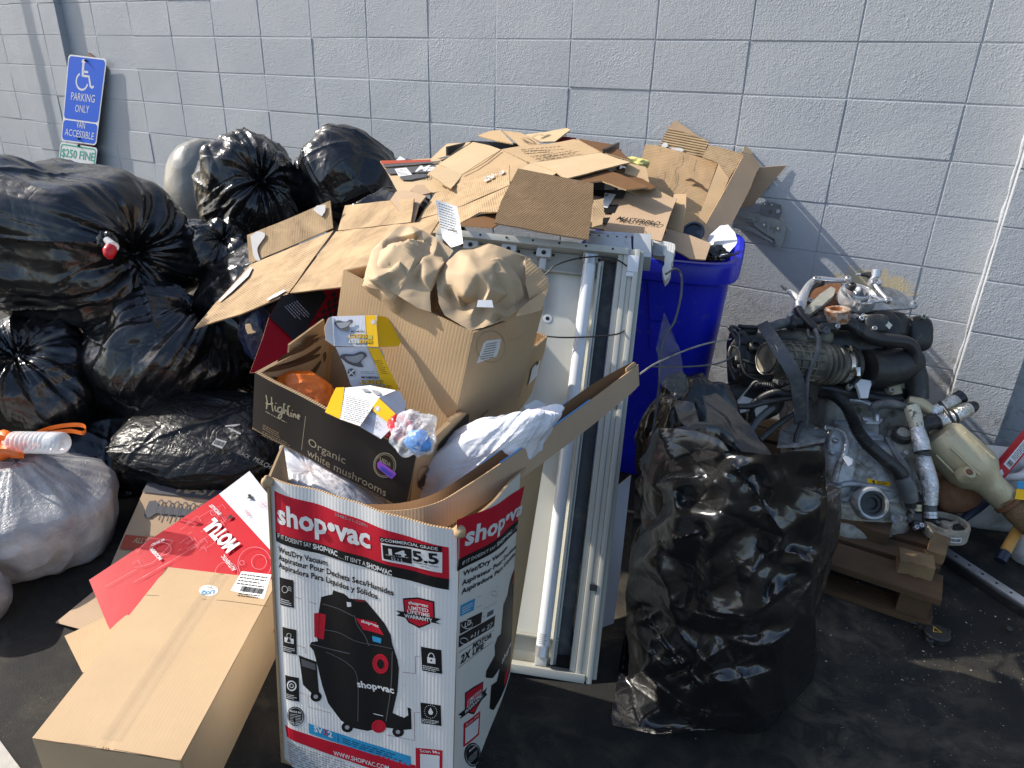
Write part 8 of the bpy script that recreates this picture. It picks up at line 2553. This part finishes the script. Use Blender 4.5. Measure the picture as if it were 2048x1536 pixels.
T('cable', [(1470, 760, 2.44), (1458, 730, 2.46), (1460, 700, 2.46), (1475, 675, 2.47)], 4, 'rubber')
for k in range(7):
    r = random.Random(100 + k)
    u0, v0 = r.uniform(1470, 1560), r.uniform(660, 790)
    T('cable', [(u0, v0, 2.46), (u0 + r.uniform(10, 40), v0 + r.uniform(-14, 20), 2.44), (u0 + r.uniform(40, 90), v0 + r.uniform(-10, 40), 2.47)], r.uniform(2, 4), 'rubber')
slabp('white_scrap', [(1472, 806), (1486, 792), (1506, 798), (1500, 822), (1478, 826)], PD((1472, 806, 2.44), (1506, 798, 2.45), (1490, 826, 2.42)), 0.001, 'label', amp=0.006)
slabp('white_scrap', [(1508, 816), (1528, 808), (1540, 814), (1530, 836), (1512, 834)], PD((1508, 816, 2.44), (1540, 814, 2.45), (1520, 836, 2.42)), 0.001, 'label', amp=0.006)
# air intake: open throat, ribbed body, bellows, clamp, black duct, elbow
ia, ib = D(1532, 716, 2.36), D(1650, 728, 2.44)
iax = ib - ia
px_ = 2.4 / 1427.5
lathe('intake_throat', ia, iax, [(0.000, 30 * px_), (-0.004, 29.5 * px_), (-0.004, 27 * px_), (0.03, 25 * px_), (0.06, 24 * px_)], MAT['dust_plastic'], en, n=36)
lathe('intake_ring', ia, iax, [(0.002, 31.5 * px_), (0.001, 33 * px_), (0.013, 33 * px_), (0.014, 31.5 * px_)], MAT['steel_bright'], en, n=36)
lathe('intake_body', ia, iax, [(0.012, 31 * px_), (0.05, 33 * px_), (0.06, 35 * px_), (0.20, 36 * px_)], MAT['dust_plastic'], en, n=32)
for k in range(4):
    lathe('body_rib', ia, iax, [(0.065 + k * 0.030, 35 * px_), (0.066 + k * 0.030, 39 * px_), (0.071 + k * 0.030, 39 * px_), (0.072 + k * 0.030, 35 * px_)], MAT['dust_plastic'], en, n=32)
xx, yy, zz = axes(iax)
for k in range(14):
    a = 2 * math.pi * k / 14
    dr = xx * math.cos(a) + yy * math.sin(a)
    tube('body_rib', [ia + zz * 0.05 + dr * 36.5 * px_, ia + zz * 0.19 + dr * 37.5 * px_], 0.0035, MAT['dust_plastic'], en, n=6)
pr_ = [(0.195, 34 * px_)]
for k in range(4):
    s0 = 0.20 + k * 0.021
    pr_ += [(s0, 34 * px_), (s0 + 0.006, 42 * px_), (s0 + 0.012, 42 * px_), (s0 + 0.018, 34 * px_)]
pr_ += [(0.285, 35 * px_), (0.33, 36 * px_)]
lathe('bellows', ia, iax, pr_, MAT['dust_plastic'], en, n=36, auto=60)
lathe('hose_clamp', ia, iax, [(0.298, 36 * px_), (0.299, 38.5 * px_), (0.316, 38.5 * px_), (0.317, 36 * px_)], MAT['steel_bright'], en, n=36)
box('clamp_screw', D(1714, 752, 2.39), RGT * 0.012, UPV * 0.03, -OUT * 0.012, MAT['steel_bright'], en, 0.002)
T('air_duct', [(1728, 738, 2.47), (1760, 738, 2.49), (1795, 730, 2.50), (1822, 722, 2.52)], [38, 40, 38, 34], 'black_plastic', n=28)
lathe('duct_collar', ia, iax, [(0.328, 36 * px_), (0.330, 43 * px_), (0.345, 43 * px_), (0.347, 38 * px_)], MAT['black_plastic'], en, n=36)
T('duct_elbow', [(1812, 730, 2.51), (1828, 745, 2.50), (1834, 770, 2.50), (1836, 798, 2.50)], [26, 23, 21, 20], 'black_plastic', n=20)
lump('resonator', 1834, 668, 2.62, (26, 36, 26), 'black_plastic', 17, 4, 0.03, 0.7)
T('pipe_stub', [(1800, 640, 2.60), (1822, 652, 2.60)], [8, 8], 'black_plastic')
Lp('ring', 1846, 634, 2.58, dirn(0.3, 0.2, 1), [(0, 5), (3, 5), (3, 3.4), (0, 3.2)], 'alu_dusty', n=14)
# upper hoses
T('coolant_hose', [(1538, 660, 2.46), (1556, 649, 2.46), (1580, 646, 2.46)], [9, 10, 11], 'rubber_grey', n=14)
T('coolant_hose', [(1576, 646, 2.46), (1620, 644, 2.47), (1660, 640, 2.47), (1694, 645, 2.46), (1722, 660, 2.44), (1750, 676, 2.43), (1786, 681, 2.43), (1814, 686, 2.44), (1828, 702, 2.45), (1830, 726, 2.46)], [11, 11, 12, 14, 14.5, 14, 13, 13, 13], 'rubber', n=16)
for a, b in ((1584, 646), (1716, 657)):
    Lp('hose_band', a, b, 2.445, dirn(1, -0.4, 0), [(-5, 15), (5, 15.2)], 'rubber', n=18)
T('hose', [(1596, 618, 2.50), (1604, 632, 2.47), (1622, 650, 2.44), (1645, 664, 2.42)], [9, 9, 8.5, 8], 'rubber', n=14)
lump('map_sensor', 1656, 654, 2.42, (20, 9, 10), 'black_plastic', 18, 3, 0.02, 0.5)
Lp('sensor_eye', 1653, 662, 2.395, dirn(0, 0.4, 1), [(0, 8), (3, 7), (3, 5), (1, 4)], 'rubber_grey', n=16)
boss(1676, 652, 2.40, 4)
lump('manifold', 1600, 676, 2.52, (62, 18, 34), 'dust_plastic', 19, 4, 0.06, 0.8)
lump('manifold', 1690, 690, 2.55, (70, 30, 40), 'black_plastic', 20, 4, 0.08, 0.7)
lump('rocker_cover', 1700, 655, 2.66, (110, 38, 60), 'black_plastic', 21, 4, 0.10, 0.6)
T('breather_pipe', [(1578, 583, 2.62), (1590, 592, 2.60), (1597, 604, 2.58), (1596, 616, 2.56), (1586, 628, 2.54), (1578, 636, 2.52)], [5, 6, 7, 7, 6, 6], 'white_plastic', n=12)
Lp('pipe_end', 1573, 579, 2.62, dirn(-0.7, 0.5, 0), [(0, 3), (6, 4), (8, 3), (14, 2.5)], 'alu_dusty', n=12)
slabp('black_guard', [(1540, 655), (1585, 636), (1606, 628), (1600, 642), (1560, 658)], PD((1540, 655, 2.50), (1606, 628, 2.56), (1580, 650, 2.50)), 0.004, 'black_plastic')
# timing cover arch, chain guide, bearing, round pump cover
T('timing_cover', [(1598, 626, 2.52), (1602, 604, 2.54), (1612, 580, 2.57), (1624, 564, 2.60), (1640, 558, 2.61), (1668, 560, 2.61), (1700, 561, 2.61)], [14, 11, 8, 7, 7, 6, 6], 'alu_clean', n=12, flat=0.7)
T('timing_cover', [(1610, 604, 2.56), (1616, 586, 2.58), (1628, 572, 2.60), (1645, 566, 2.62)], 6, 'black_plastic', n=8)
slabp('inner_plate', [(1612, 622), (1618, 584), (1636, 568), (1680, 566), (1690, 600), (1660, 620)], PD((1612, 622, 2.58), (1636, 568, 2.66), (1690, 600, 2.60)), 0.006, 'rust')
for q in ((1632, 556), (1640, 557), (1697, 555), (1615, 598), (1606, 614), (1622, 600)):
    boss(q[0], q[1], 2.555, 4.5, dirn(0, 0.6, 0.8))
cg = PD((1612, 626, 2.46), (1668, 574, 2.54), (1640, 612, 2.48))
slabp('chain_guide', [(1608, 626), (1614, 614), (1640, 588), (1662, 573), (1671, 578), (1668, 590), (1645, 610), (1620, 628)], cg, 0.02, 'alu_dusty')
Lp('bearing', 1674, 630, 2.46, dirn(-0.1, 0.9, 0.35), [(-14, 23), (-13, 24.5), (12, 24.5), (13, 23), (13, 15), (5, 14)], 'rusty_orange', n=32)
bz = D(1674, 630, 2.46)
Lp('bearing_foot', 1690, 641, 2.47, dirn(0, 1, 0.3), [(-6, 18), (6, 18)], 'steel', n=20)
pax = dirn(0.05, 0.72, 0.7)
Lp('pump_cover', 1716, 590, 2.50, pax, [(-16, 37), (0, 36), (4, 35), (4, 31), (-2, 29), (-4, 21), (6, 20.5), (8, 19), (8, 16.5), (-6, 16)], 'alu_clean', n=40)
Lp('pump_bore', 1704, 577, 2.485, pax, [(-4, 17.2), (3, 17), (3, 15), (-3, 14)], 'alu_clean', n=28)
Lp('pump_hub', 1703, 574, 2.475, pax, [(-6, 8), (6, 8), (8, 6.5), (8, 3), (5, 2.5)], 'black_plastic', n=18)
for k in range(3):
    a = 2.1 * k + 0.6
    c0b = D(1704, 577, 2.478)
    xa, ya, _ = axes(pax)
    e_ = (xa * math.cos(a) + ya * math.sin(a)) * 0.029
    tube('spoke', [c0b + e_ * 0.4, c0b + e_], 0.0018, MAT['alu_clean'], en, n=6)
T('pump_arm', [(1745, 562, 2.53), (1758, 580, 2.50), (1776, 600, 2.47)], 4, 'alu_clean', n=8)
T('pump_arm', [(1744, 592, 2.49), (1760, 598, 2.475), (1776, 600, 2.47)], 3.5, 'alu_clean', n=8)
T('pump_arm', [(1716, 610, 2.46), (1745, 604, 2.465), (1776, 601, 2.47)], 3, 'alu_clean', n=8)
Lp('arm_eye', 1777, 600, 2.465, pax, [(-6, 6.5), (3, 6.5), (3, 3.6), (-5, 3.4)], 'alu_clean', n=18)
Lp('arm_eye', 1714, 605, 2.455, pax, [(-8, 6), (3, 5.5), (3, 3), (-5, 3)], 'alu_clean', n=16)
Lp('pump_ear', 1752, 562, 2.53, pax, [(-10, 13), (2, 12.5), (3, 11), (3, 7), (-4, 6)], 'alu_clean', n=20)
boss(1747, 563, 2.515, 3.4); boss(1758, 566, 2.515, 3.4)
Lp('solenoid', 1752, 552, 2.55, dirn(0.05, 1, 0.1), [(-2, 9), (12, 9), (13, 8)], 'alu_clean', n=16)
T('solenoid_plug', [(1720, 549, 2.57), (1733, 549, 2.565), (1746, 552, 2.56)], [3, 5, 9], 'rubber', n=10)
Lp('plug_tip', 1720, 549, 2.57, dirn(-1, 0, 0), [(0, 3.5), (4, 2.5), (8, 1.5)], 'alu_clean', n=8)
bk_ = PD((1745, 570, 2.58), (1838, 605, 2.60), (1760, 622, 2.52))
slabp('bracket_plate', [(1757, 571), (1778, 575), (1800, 583), (1818, 597), (1832, 600), (1838, 607), (1835, 615), (1820, 617), (1760, 620), (1720, 622), (1700, 616), (1740, 608)], bk_, 0.008, 'alu')
lathe('bracket_eye', bk_.at(1829, 608, 0.0), bk_.n, [(-0.010, 0.0125), (0.004, 0.0125), (0.005, 0.011), (0.005, 0.0065), (-0.006, 0.006)], MAT['alu_clean'], en, n=20)
slabp('gasket_tab', [(1692, 632), (1714, 626), (1726, 630), (1712, 636), (1700, 640)], PD((1692, 632, 2.46), (1726, 630, 2.48), (1702, 640, 2.45)), 0.004, 'steel')
# throttle actuator
tax = dirn(-0.15, 0.35, 0.9)
Lp('throttle_body', 1766, 652, 2.50, tax, [(-40, 34), (-4, 35), (6, 33), (10, 28), (12, 12)], 'black_plastic', n=32)
lump('actuator', 1750, 648, 2.44, (26, 20, 14), 'black_plastic', 22, 4, 0.03, 0.5)
slabp('actuator_label', [(1768, 648), (1776, 642), (1785, 650), (1779, 658)], PD((1768, 648, 2.418), (1785, 650, 2.42), (1776, 658, 2.415)), 0.001, 'tan_plastic', amp=0)
boss(1750, 656, 2.41, 4, tax); boss(1724, 636, 2.43, 4.5, tax); boss(1727, 630, 2.44, 3, tax)
T('throttle_lever', [(1720, 636, 2.44), (1732, 632, 2.43), (1742, 636, 2.43)], 3, 'alu_dusty')
# flat grey strap hanging over the intake
st_ = crom([D(1524, 646, 2.42), D(1542, 672, 2.36), (D(1560, 702, 2.31)), D(1580, 732, 2.29), D(1594, 764, 2.30), D(1600, 800, 2.33), D(1602, 850, 2.38)], 8)
V = []
for k_, q in enumerate(st_):
    t_ = k_ / (len(st_) - 1)
    wv = dirn(0.85, 0.45 - 0.5 * t_, 0.25) * (0.019 + 0.004 * math.sin(t_ * 3))
    V += [q - wv, q + wv, q + wv - OUT * 0.004, q - wv - OUT * 0.004]
F = []
for k_ in range(len(st_) - 1):
    for j in range(4):
        F.append((k_ * 4 + j, k_ * 4 + (j + 1) % 4, k_ * 4 + 4 + (j + 1) % 4, k_ * 4 + 4 + j))
F += [(3, 2, 1, 0), tuple(len(V) - 4 + j for j in range(4))]
mesh('rubber_strap', V, F, MAT['rubber_grey'], en, auto=40)
T('wiring', [(1630, 660, 2.41), (1637, 680, 2.38), (1634, 705, 2.36), (1622, 730, 2.35), (1614, 760, 2.36), (1612, 800, 2.38), (1612, 850, 2.40)], [5, 5, 6, 5, 5, 5], 'rubber_grey', n=9)
T('wiring', [(1616, 660, 2.42), (1618, 672, 2.40), (1630, 676, 2.39)], 3, 'rubber_grey')
box('connector', D(1618, 680, 2.40), RGT * 0.022, UPV * 0.014, -OUT * 0.02, MAT['dust_plastic'], en, 0.003)
T('fuel_rail', [(1640, 775, 2.48), (1700, 785, 2.48), (1760, 798, 2.48), (1800, 800, 2.50)], 10, 'black_plastic')
lump('injector_block', 1740, 790, 2.56, (70, 22, 34), 'black_plastic', 23, 4, 0.12, 0.6)
for q in ((1652, 755), (1784, 780), (1700, 772)):
    boss(q[0], q[1], 2.44, 5, mt='alu_dusty')
slabp('white_connector', [(1712, 766), (1722, 758), (1746, 762), (1740, 778), (1736, 796), (1722, 796), (1718, 780)], PD((1712, 766, 2.43), (1746, 762, 2.44), (1728, 796, 2.42)), 0.012, 'label', amp=0.004)
slabp('beige_bracket', [(1766, 746), (1786, 740), (1796, 752), (1806, 786), (1785, 790), (1774, 770)], PD((1766, 746, 2.50), (1796, 745, 2.52), (1790, 790, 2.48)), 0.02, 'shield', amp=0.004)
# right: foil-wrapped hoses
T('hose', [(1746, 822, 2.43), (1752, 812, 2.42), (1770, 808, 2.41), (1795, 810, 2.41), (1818, 818, 2.42)], [10, 9.5, 9, 9, 8], 'rubber_grey', n=14)
T('insulated_hose', [(1816, 800, 2.46), (1840, 808, 2.45), (1862, 822, 2.44)], [9, 13, 11], 'shield', n=14)
T('foil_hose', [(1858, 822, 2.44), (1880, 818, 2.44), (1902, 806, 2.45), (1912, 800, 2.46)], [10, 12, 13, 13], 'foil', n=16)
Lp('hose_end', 1911, 800, 2.46, dirn(0.85, 0.5, 0), [(0, 13), (16, 14), (14, 10)], 'rubber', n=16)
T('foil_hose', [(1868, 846, 2.42), (1890, 840, 2.42), (1915, 828, 2.42), (1936, 818, 2.43)], [13, 14, 15, 15], 'foil', n=16)
T('hose_end', [(1932, 820, 2.43), (1946, 812, 2.43), (1951, 805, 2.43)], [14, 12, 6], 'rubber', n=16)
T('hose_elbow', [(1842, 868, 2.42), (1846, 852, 2.41), (1858, 846, 2.41), (1872, 844, 2.42)], [14, 14, 15, 14], 'rubber', n=16)
for a, b in ((1872, 844), (1905, 833)):
    Lp('hose_band', a, b, 2.42, dirn(0.9, 0.4, 0), [(-2.5, 16), (2.5, 16.4)], 'rubber', n=18)
T('cable_tie', [(1878, 803, 2.43), (1888, 815, 2.425), (1898, 830, 2.40), (1908, 846, 2.40)], 3.4, 'rubber')
T('foil_hose', [(1822, 812, 2.40), (1828, 832, 2.39), (1834, 856, 2.38)], [15, 15, 13], 'label_foil', n=16)
T('foil_hose', [(1834, 858, 2.38), (1840, 880, 2.365), (1845, 902, 2.355)], [14, 16, 16], 'foil', n=16)
T('foil_hose', [(1846, 910, 2.365), (1854, 940, 2.355), (1860, 970, 2.355), (1860, 1008, 2.36)], [13, 15, 16, 14], 'foil', n=16)
Lp('hose_band', 1845, 906, 2.355, dirn(-0.1, -1, 0), [(-4, 15), (4, 15)], 'rubber', n=16)
T('hose_end', [(1860, 1008, 2.36), (1861, 1024, 2.36)], [12, 12], 'rubber_grey', n=16)
for k in range(2):
    Lp('ferrule', 1861, 1026 + 7 * k, 2.36, dirn(0, -1, 0.1), [(-3, 13), (3, 13)], 'alu_clean', n=16)
    Lp('ferrule', 1834, 1012 + 7 * k, 2.37, dirn(0, -1, 0.1), [(-3, 9), (3, 9)], 'shield', n=16)
T('hose_end', [(1830, 985, 2.38), (1834, 1006, 2.37)], 9, 'rubber', n=12)
T('pipe_stub', [(1861, 1036, 2.36), (1860, 1052, 2.37), (1850, 1060, 2.38)], 10, 'rubber', n=12)
# exhaust heat shield and catalyst
ca_, cb2 = D(1872, 868, 2.44), D(1972, 962, 2.40)
cax = (cb2 - ca_)
clen = np.linalg.norm(cax); cax /= clen
px2 = 2.42 / 1427.5
lathe('exhaust_shield', ca_, cax, [(-0.01, 22 * px2), (0.0, 40 * px2), (0.02, 47 * px2), (clen * 0.72, 50 * px2), (clen * 0.86, 44 * px2), (clen, 30 * px2), (clen + 0.02, 27 * px2), (clen + 0.085, 27 * px2), (clen + 0.09, 25 * px2)], MAT['shield'], en, n=40, sx=0.85)
cx_, cy_, _ = axes(cax, OUT)
for a in (-0.6, 0.35, 1.0):
    e_ = (OUT * math.cos(a) + np.cross(cax, OUT) * math.sin(a))
    tube('shield_bead', [ca_ + cax * 0.03 + e_ * 48 * px2, ca_ + cax * clen * 0.4 + e_ * 49.5 * px2, ca_ + cax * clen * 0.68 + e_ * 50 * px2], 0.0042, MAT['shield'], en, n=8)
Lp('sensor_boss', 1938, 945, 2.335, dirn(0.1, 0.5, 0.9), [(-18, 17), (0, 13), (3, 12), (3, 6.5), (-6, 6)], 'shield', n=24)
Lp('sensor_bore', 1938, 944, 2.33, dirn(0.1, 0.5, 0.9), [(-4, 6.4), (2.4, 6.2)], 'rust', n=16)
lathe('exhaust_band', ca_, cax, [(clen + 0.088, 27 * px2), (clen + 0.089, 29 * px2), (clen + 0.10, 29 * px2), (clen + 0.101, 26 * px2)], MAT['rust'], en, n=30)
T('flex_pipe', [(2012, 998, 2.38), (2030, 1018, 2.37), (2052, 1040, 2.36), (2080, 1066, 2.35)], [22, 24, 24, 22], 'bristle', n=20, rib=(0.006, 0.05))
lump('manifold_flange', 1905, 985, 2.52, (48, 40, 40), 'rust', 24, 4, 0.12, 0.7)
T('bracket_arm', [(1985, 985, 2.50), (1960, 1010, 2.48), (1925, 1040, 2.46), (1908, 1052, 2.45)], [14, 12, 7, 6], 'navy', n=8)
# crank pulley lying on its face
pax2 = dirn(0.02, 0.94, 0.34)
Lp('crank_pulley', 1893, 1048, 2.36, pax2, [(-26, 38), (-24, 41), (2, 41.5), (6, 40), (6, 35), (-6, 34), (-7, 12), (2, 11), (2, 6)], 'tan_dusty', n=44)
Lp('pulley_face', 1893, 1048, 2.36, pax2, [(-6.5, 33.5), (-4.5, 33.4), (-4.5, 20)], 'black_plastic', n=40)
for k in range(3):
    a = 2.09 * k + 0.4
    xa, ya, _ = axes(pax2)
    tube('pulley_spoke', [D(1893, 1048, 2.36) + (xa * math.cos(a) + ya * math.sin(a)) * r_ * 0.00165 + pax2 * -0.004 for r_ in (10, 34)], 0.006, MAT['tan_dusty'], en, n=6)
c_ = D(1893, 1048, 2.36)
xa, ya, za = axes(pax2, OUT)
a0 = math.atan2(OUT @ ya, OUT @ xa)
V, rr_ = [], 42.0 * 2.36 / 1427.5
for k in range(13):
    a = a0 - 0.50 + 0.70 * k / 12
    for h_ in (-0.029, -0.010):
        V.append(c_ + (xa * math.cos(a) + ya * math.sin(a)) * rr_ + za * h_)
mesh('pulley_label', V, [(2 * i, 2 * i + 2, 2 * i + 3, 2 * i + 1) for i in range(12)], MAT['label'], en)
V, F = [], []
r = random.Random(6)
a = -0.46
while a < 0.14:
    w_ = r.choice((0.008, 0.014, 0.022))
    o = len(V)
    for aa in (a, a + w_):
        for h_ in (-0.025, -0.014):
            V.append(c_ + (xa * math.cos(a0 + aa) + ya * math.sin(a0 + aa)) * (rr_ + 0.0006) + za * h_)
    F.append((o, o + 2, o + 3, o + 1))
    a += w_ + r.choice((0.010, 0.016))
mesh('printed_barcode', V, F, INK['black'], en)['kind'] = 'stuff'
for q in ((1665, 905), (1812, 905), (1700, 880), (1752, 905)):
    boss(q[0], q[1], 2.39, 5, mt='alu', hole=False)

# ------------------------------------------------------------------ odds and ends on the right
t = thing('floor_squeegee', 'long silver squeegee blade with black rubber lying on the asphalt at right', 'squeegee', D(1960, 1140, 2.3))
sA, sB = onz(1868, 1082, 0.03), onz(2110, 1240, 0.03)
sd_ = sB - sA; sn_ = np.array([-sd_[1], sd_[0], 0]); sn_ /= np.linalg.norm(sn_)
if sn_[1] > 0: sn_ = -sn_
box('metal_bar', sA, sd_, sn_ * 0.036, np.array([0, 0, 0.008]), MAT['alu_clean'], t, 0.001)
box('rubber_blade', sA + sn_ * 0.030 + [0, 0, -0.028], sd_, sn_ * 0.014, np.array([0, 0, 0.0275]), MAT['rubber'], t, 0.001)
for k in range(9):
    lathe('rivet', sA + sd_ * (0.12 + k * 0.115) + sn_ * 0.018 + [0, 0, 0.008], (0, 0, 1), [(0, 0.004), (0.0015, 0.004), (0.002, 0.0025)], MAT['screw'], t, n=10)
def jug(name, label, c, hx, hy, hz, rot, mt, lid=None, cat='jug', sq=5.0):
    t = thing(name, label, cat, c)
    rings = []
    for z, k in ((0.0, 0.86), (0.012, 0.97), (0.03, 1.0), (hz * 0.62, 1.0), (hz * 0.80, 0.95), (hz * 0.93, 0.72), (hz * 0.97, 0.42), (hz * 0.98, 0.30)):
        ring = []
        for j in range(36):
            a = 2 * math.pi * j / 36
            r_ = (abs(math.cos(a)) ** sq + abs(math.sin(a)) ** sq) ** (-1 / sq)
            x, y = hx * k * r_ * math.cos(a), hy * k * r_ * math.sin(a)
            ring.append(np.array(c) + [x * math.cos(rot) - y * math.sin(rot), x * math.sin(rot) + y * math.cos(rot), z])
        rings.append(ring)
    n = 36
    V = [q for r_ in rings for q in r_]
    F = [(i * n + k, i * n + (k + 1) % n, (i + 1) * n + (k + 1) % n, (i + 1) * n + k) for i in range(len(rings) - 1) for k in range(n)]
    F += [tuple(range(n))[::-1], tuple((len(rings) - 1) * n + k for k in range(n))]
    mesh('body', V, F, MAT[mt], t, auto=45)
    if lid:
        lathe('cap', np.array(c) + [0, 0, hz * 0.975], (0, 0, 1), [(0, 0.022), (0.022, 0.022), (0.025, 0.018)], MAT[lid], t, n=20)
    return t
jq = onz(1962, 1030, 0.0)
tj = jug('plastic_jug', 'white plastic jug standing behind the exhaust at the right edge', (2.86, -0.42, 0.0), 0.125, 0.085, 0.30, 0.35, 'white_plastic', None)
tube('handle', [np.array([2.86, -0.42, 0.0]) + q for q in ([-0.03, -0.085, 0.20], [-0.02, -0.118, 0.235], [0.03, -0.112, 0.255], [0.06, -0.06, 0.27])], 0.014, MAT['white_plastic'], tj, n=12)
tj2 = jug('plastic_jug', 'second white plastic jug with a blue and yellow label cut off by the right border', (3.02, -0.62, 0.0), 0.10, 0.075, 0.29, -0.2, 'white_plastic', 'white_plastic')
sheet('blue_label', Pl(D(2035, 960, 2.36), D(2060, 965, 2.36), D(2040, 990, 2.34)), [(2036, 962), (2075, 966), (2072, 982), (2034, 976)], 'blue_lab', tj2, th=0.001, amp=0, edge='blue_lab')
sheet('yellow_label', Pl(D(2035, 960, 2.36), D(2060, 965, 2.36), D(2040, 990, 2.34)), [(2034, 977), (2072, 983), (2066, 1002), (2030, 998)], 'yellow_card', tj2, th=0.001, amp=0, edge='yellow_card')
t = thing('paper_tube', 'red and white printed carton strip leaning behind the exhaust', 'carton', D(1990, 950, 2.46))
ra, rb = D(1983, 962, 2.47), D(2066, 862, 2.50)
rx_ = rb - ra
side_ = np.cross(rx_, OUT); side_ /= np.linalg.norm(side_)
if side_[2] > 0: side_ = -side_
box('carton', ra - side_ * 0.012, rx_, side_ * 0.042, -OUT * 0.03, MAT['red_card2'], t, 0.001)
q = Print(PSurf(ra - side_ * 0.012 + OUT * 0.0004 + side_ * 0.042, rx_, -side_), t)
Lr = np.linalg.norm(rx_)
q.rect(0.075, 0.008, Lr, 0.036, 'white', 0)
q.bars(0.082, 0.010, 0.105, 0.030, 'black', 10, 1, 2)
q.lines(0.112, 0.010, Lr - 0.01, 0.032, 4, 'grey', 1, 3)
q.poly([(0.006, 0.006), (0.05, 0.014), (0.058, 0.03), (0.03, 0.034), (0.008, 0.028)], 'white', 0)
q.build()
t = thing('broom', 'wooden broom handle stub with black end poking from under the exhaust flex pipe', 'broom handle', onz(2005, 1110, 0.0))
tube('handle', [D(2040, 1052, 2.42), D(2024, 1080, 2.40), D(2010, 1104, 2.38)], 0.0175, MAT['handle_wood'], t, n=16)
tube('ferrule', [D(2010, 1104, 2.38), D(2000, 1122, 2.37)], 0.019, MAT['navy'], t, n=14)
t = thing('plastic_cover', 'small round black plastic cover with a yellow triangle lying on the asphalt', 'cover', onz(1870, 1275, 0))
cc = onz(1872, 1274, 0.0)
lathe('disc', cc, (0, 0, 1), [(0.0, 0.034), (0.004, 0.036), (0.016, 0.036), (0.020, 0.032), (0.022, 0.0)], MAT['black_plastic'], t, n=30)
for a, r_ in ((0.9, 0.040), (-2.0, 0.040), (2.9, 0.044)):
    e_ = np.array([math.cos(a), math.sin(a), 0]) * r_
    lathe('lug', cc + e_, (0, 0, 1), [(0, 0.011), (0.012, 0.011), (0.013, 0.009), (0.013, 0.005), (0.004, 0.004)], MAT['black_plastic'], t, n=16)
    tube('lug_web', [cc + e_ * 0.6 + [0, 0, 0.006], cc + e_ + [0, 0, 0.006]], 0.006, MAT['black_plastic'], t, n=8)
tube('lever', [cc + [-0.035, 0.01, 0.008], cc + [-0.055, 0.02, 0.007], cc + [-0.068, 0.022, 0.006]], 0.005, MAT['black_plastic'], t, n=8)
q = Print(PSurf(cc + [-0.012, -0.010, 0.0222], (1, 0.15, 0), (-0.15, 1, 0)), t)
q.line([(0.0, 0.0), (0.022, 0.006), (0.004, 0.024)], 0.004, 'yellow', 1, closed=True)
q.build()
t = thing('rubber_grommet', 'tiny black rubber scrap on the asphalt near the squeegee', 'rubber scrap', onz(2018, 1262, 0))
bag('scrap', onz(2018, 1258, 0.008), (0.010, 0.008, 0.008), 'rubber', t, seed=3, sub=3, lump=0.3, floor=0.0)
# grit, chips and flakes scattered on the asphalt
V, F = [], []
r = random.Random(9)
for k in range(430):
    if k < 240:
        x, y = r.gauss(2.72, 0.16), r.gauss(-1.22, 0.14)
    elif k < 420:
        x, y = r.gauss(2.60, 0.2), r.gauss(-1.55, 0.2)
    else:
        x, y = r.uniform(1.5, 3.0), r.uniform(-2.6, -0.7)
    s_ = r.uniform(0.0006, 0.0022) * (2.2 if r.random() < 0.06 else 1)
    o = len(V)
    a = r.uniform(0, 6.28)
    for j in range(4):
        b = a + j * 1.5708 + r.uniform(-0.4, 0.4)
        V.append((x + s_ * math.cos(b), y + s_ * 0.7 * math.sin(b), 0.0012 + r.uniform(0, s_ * 0.5)))
    V.append((x, y, 0.001 + s_ * 0.8))
    for j in range(4):
        F.append((o + j, o + (j + 1) % 4, o + 4))
g_ = mesh('grit', V, F, plain('pale_grit', (0.42, 0.39, 0.33), 0.8, 0.0, 0.4, 300), None)
setp(g_, kind='stuff')
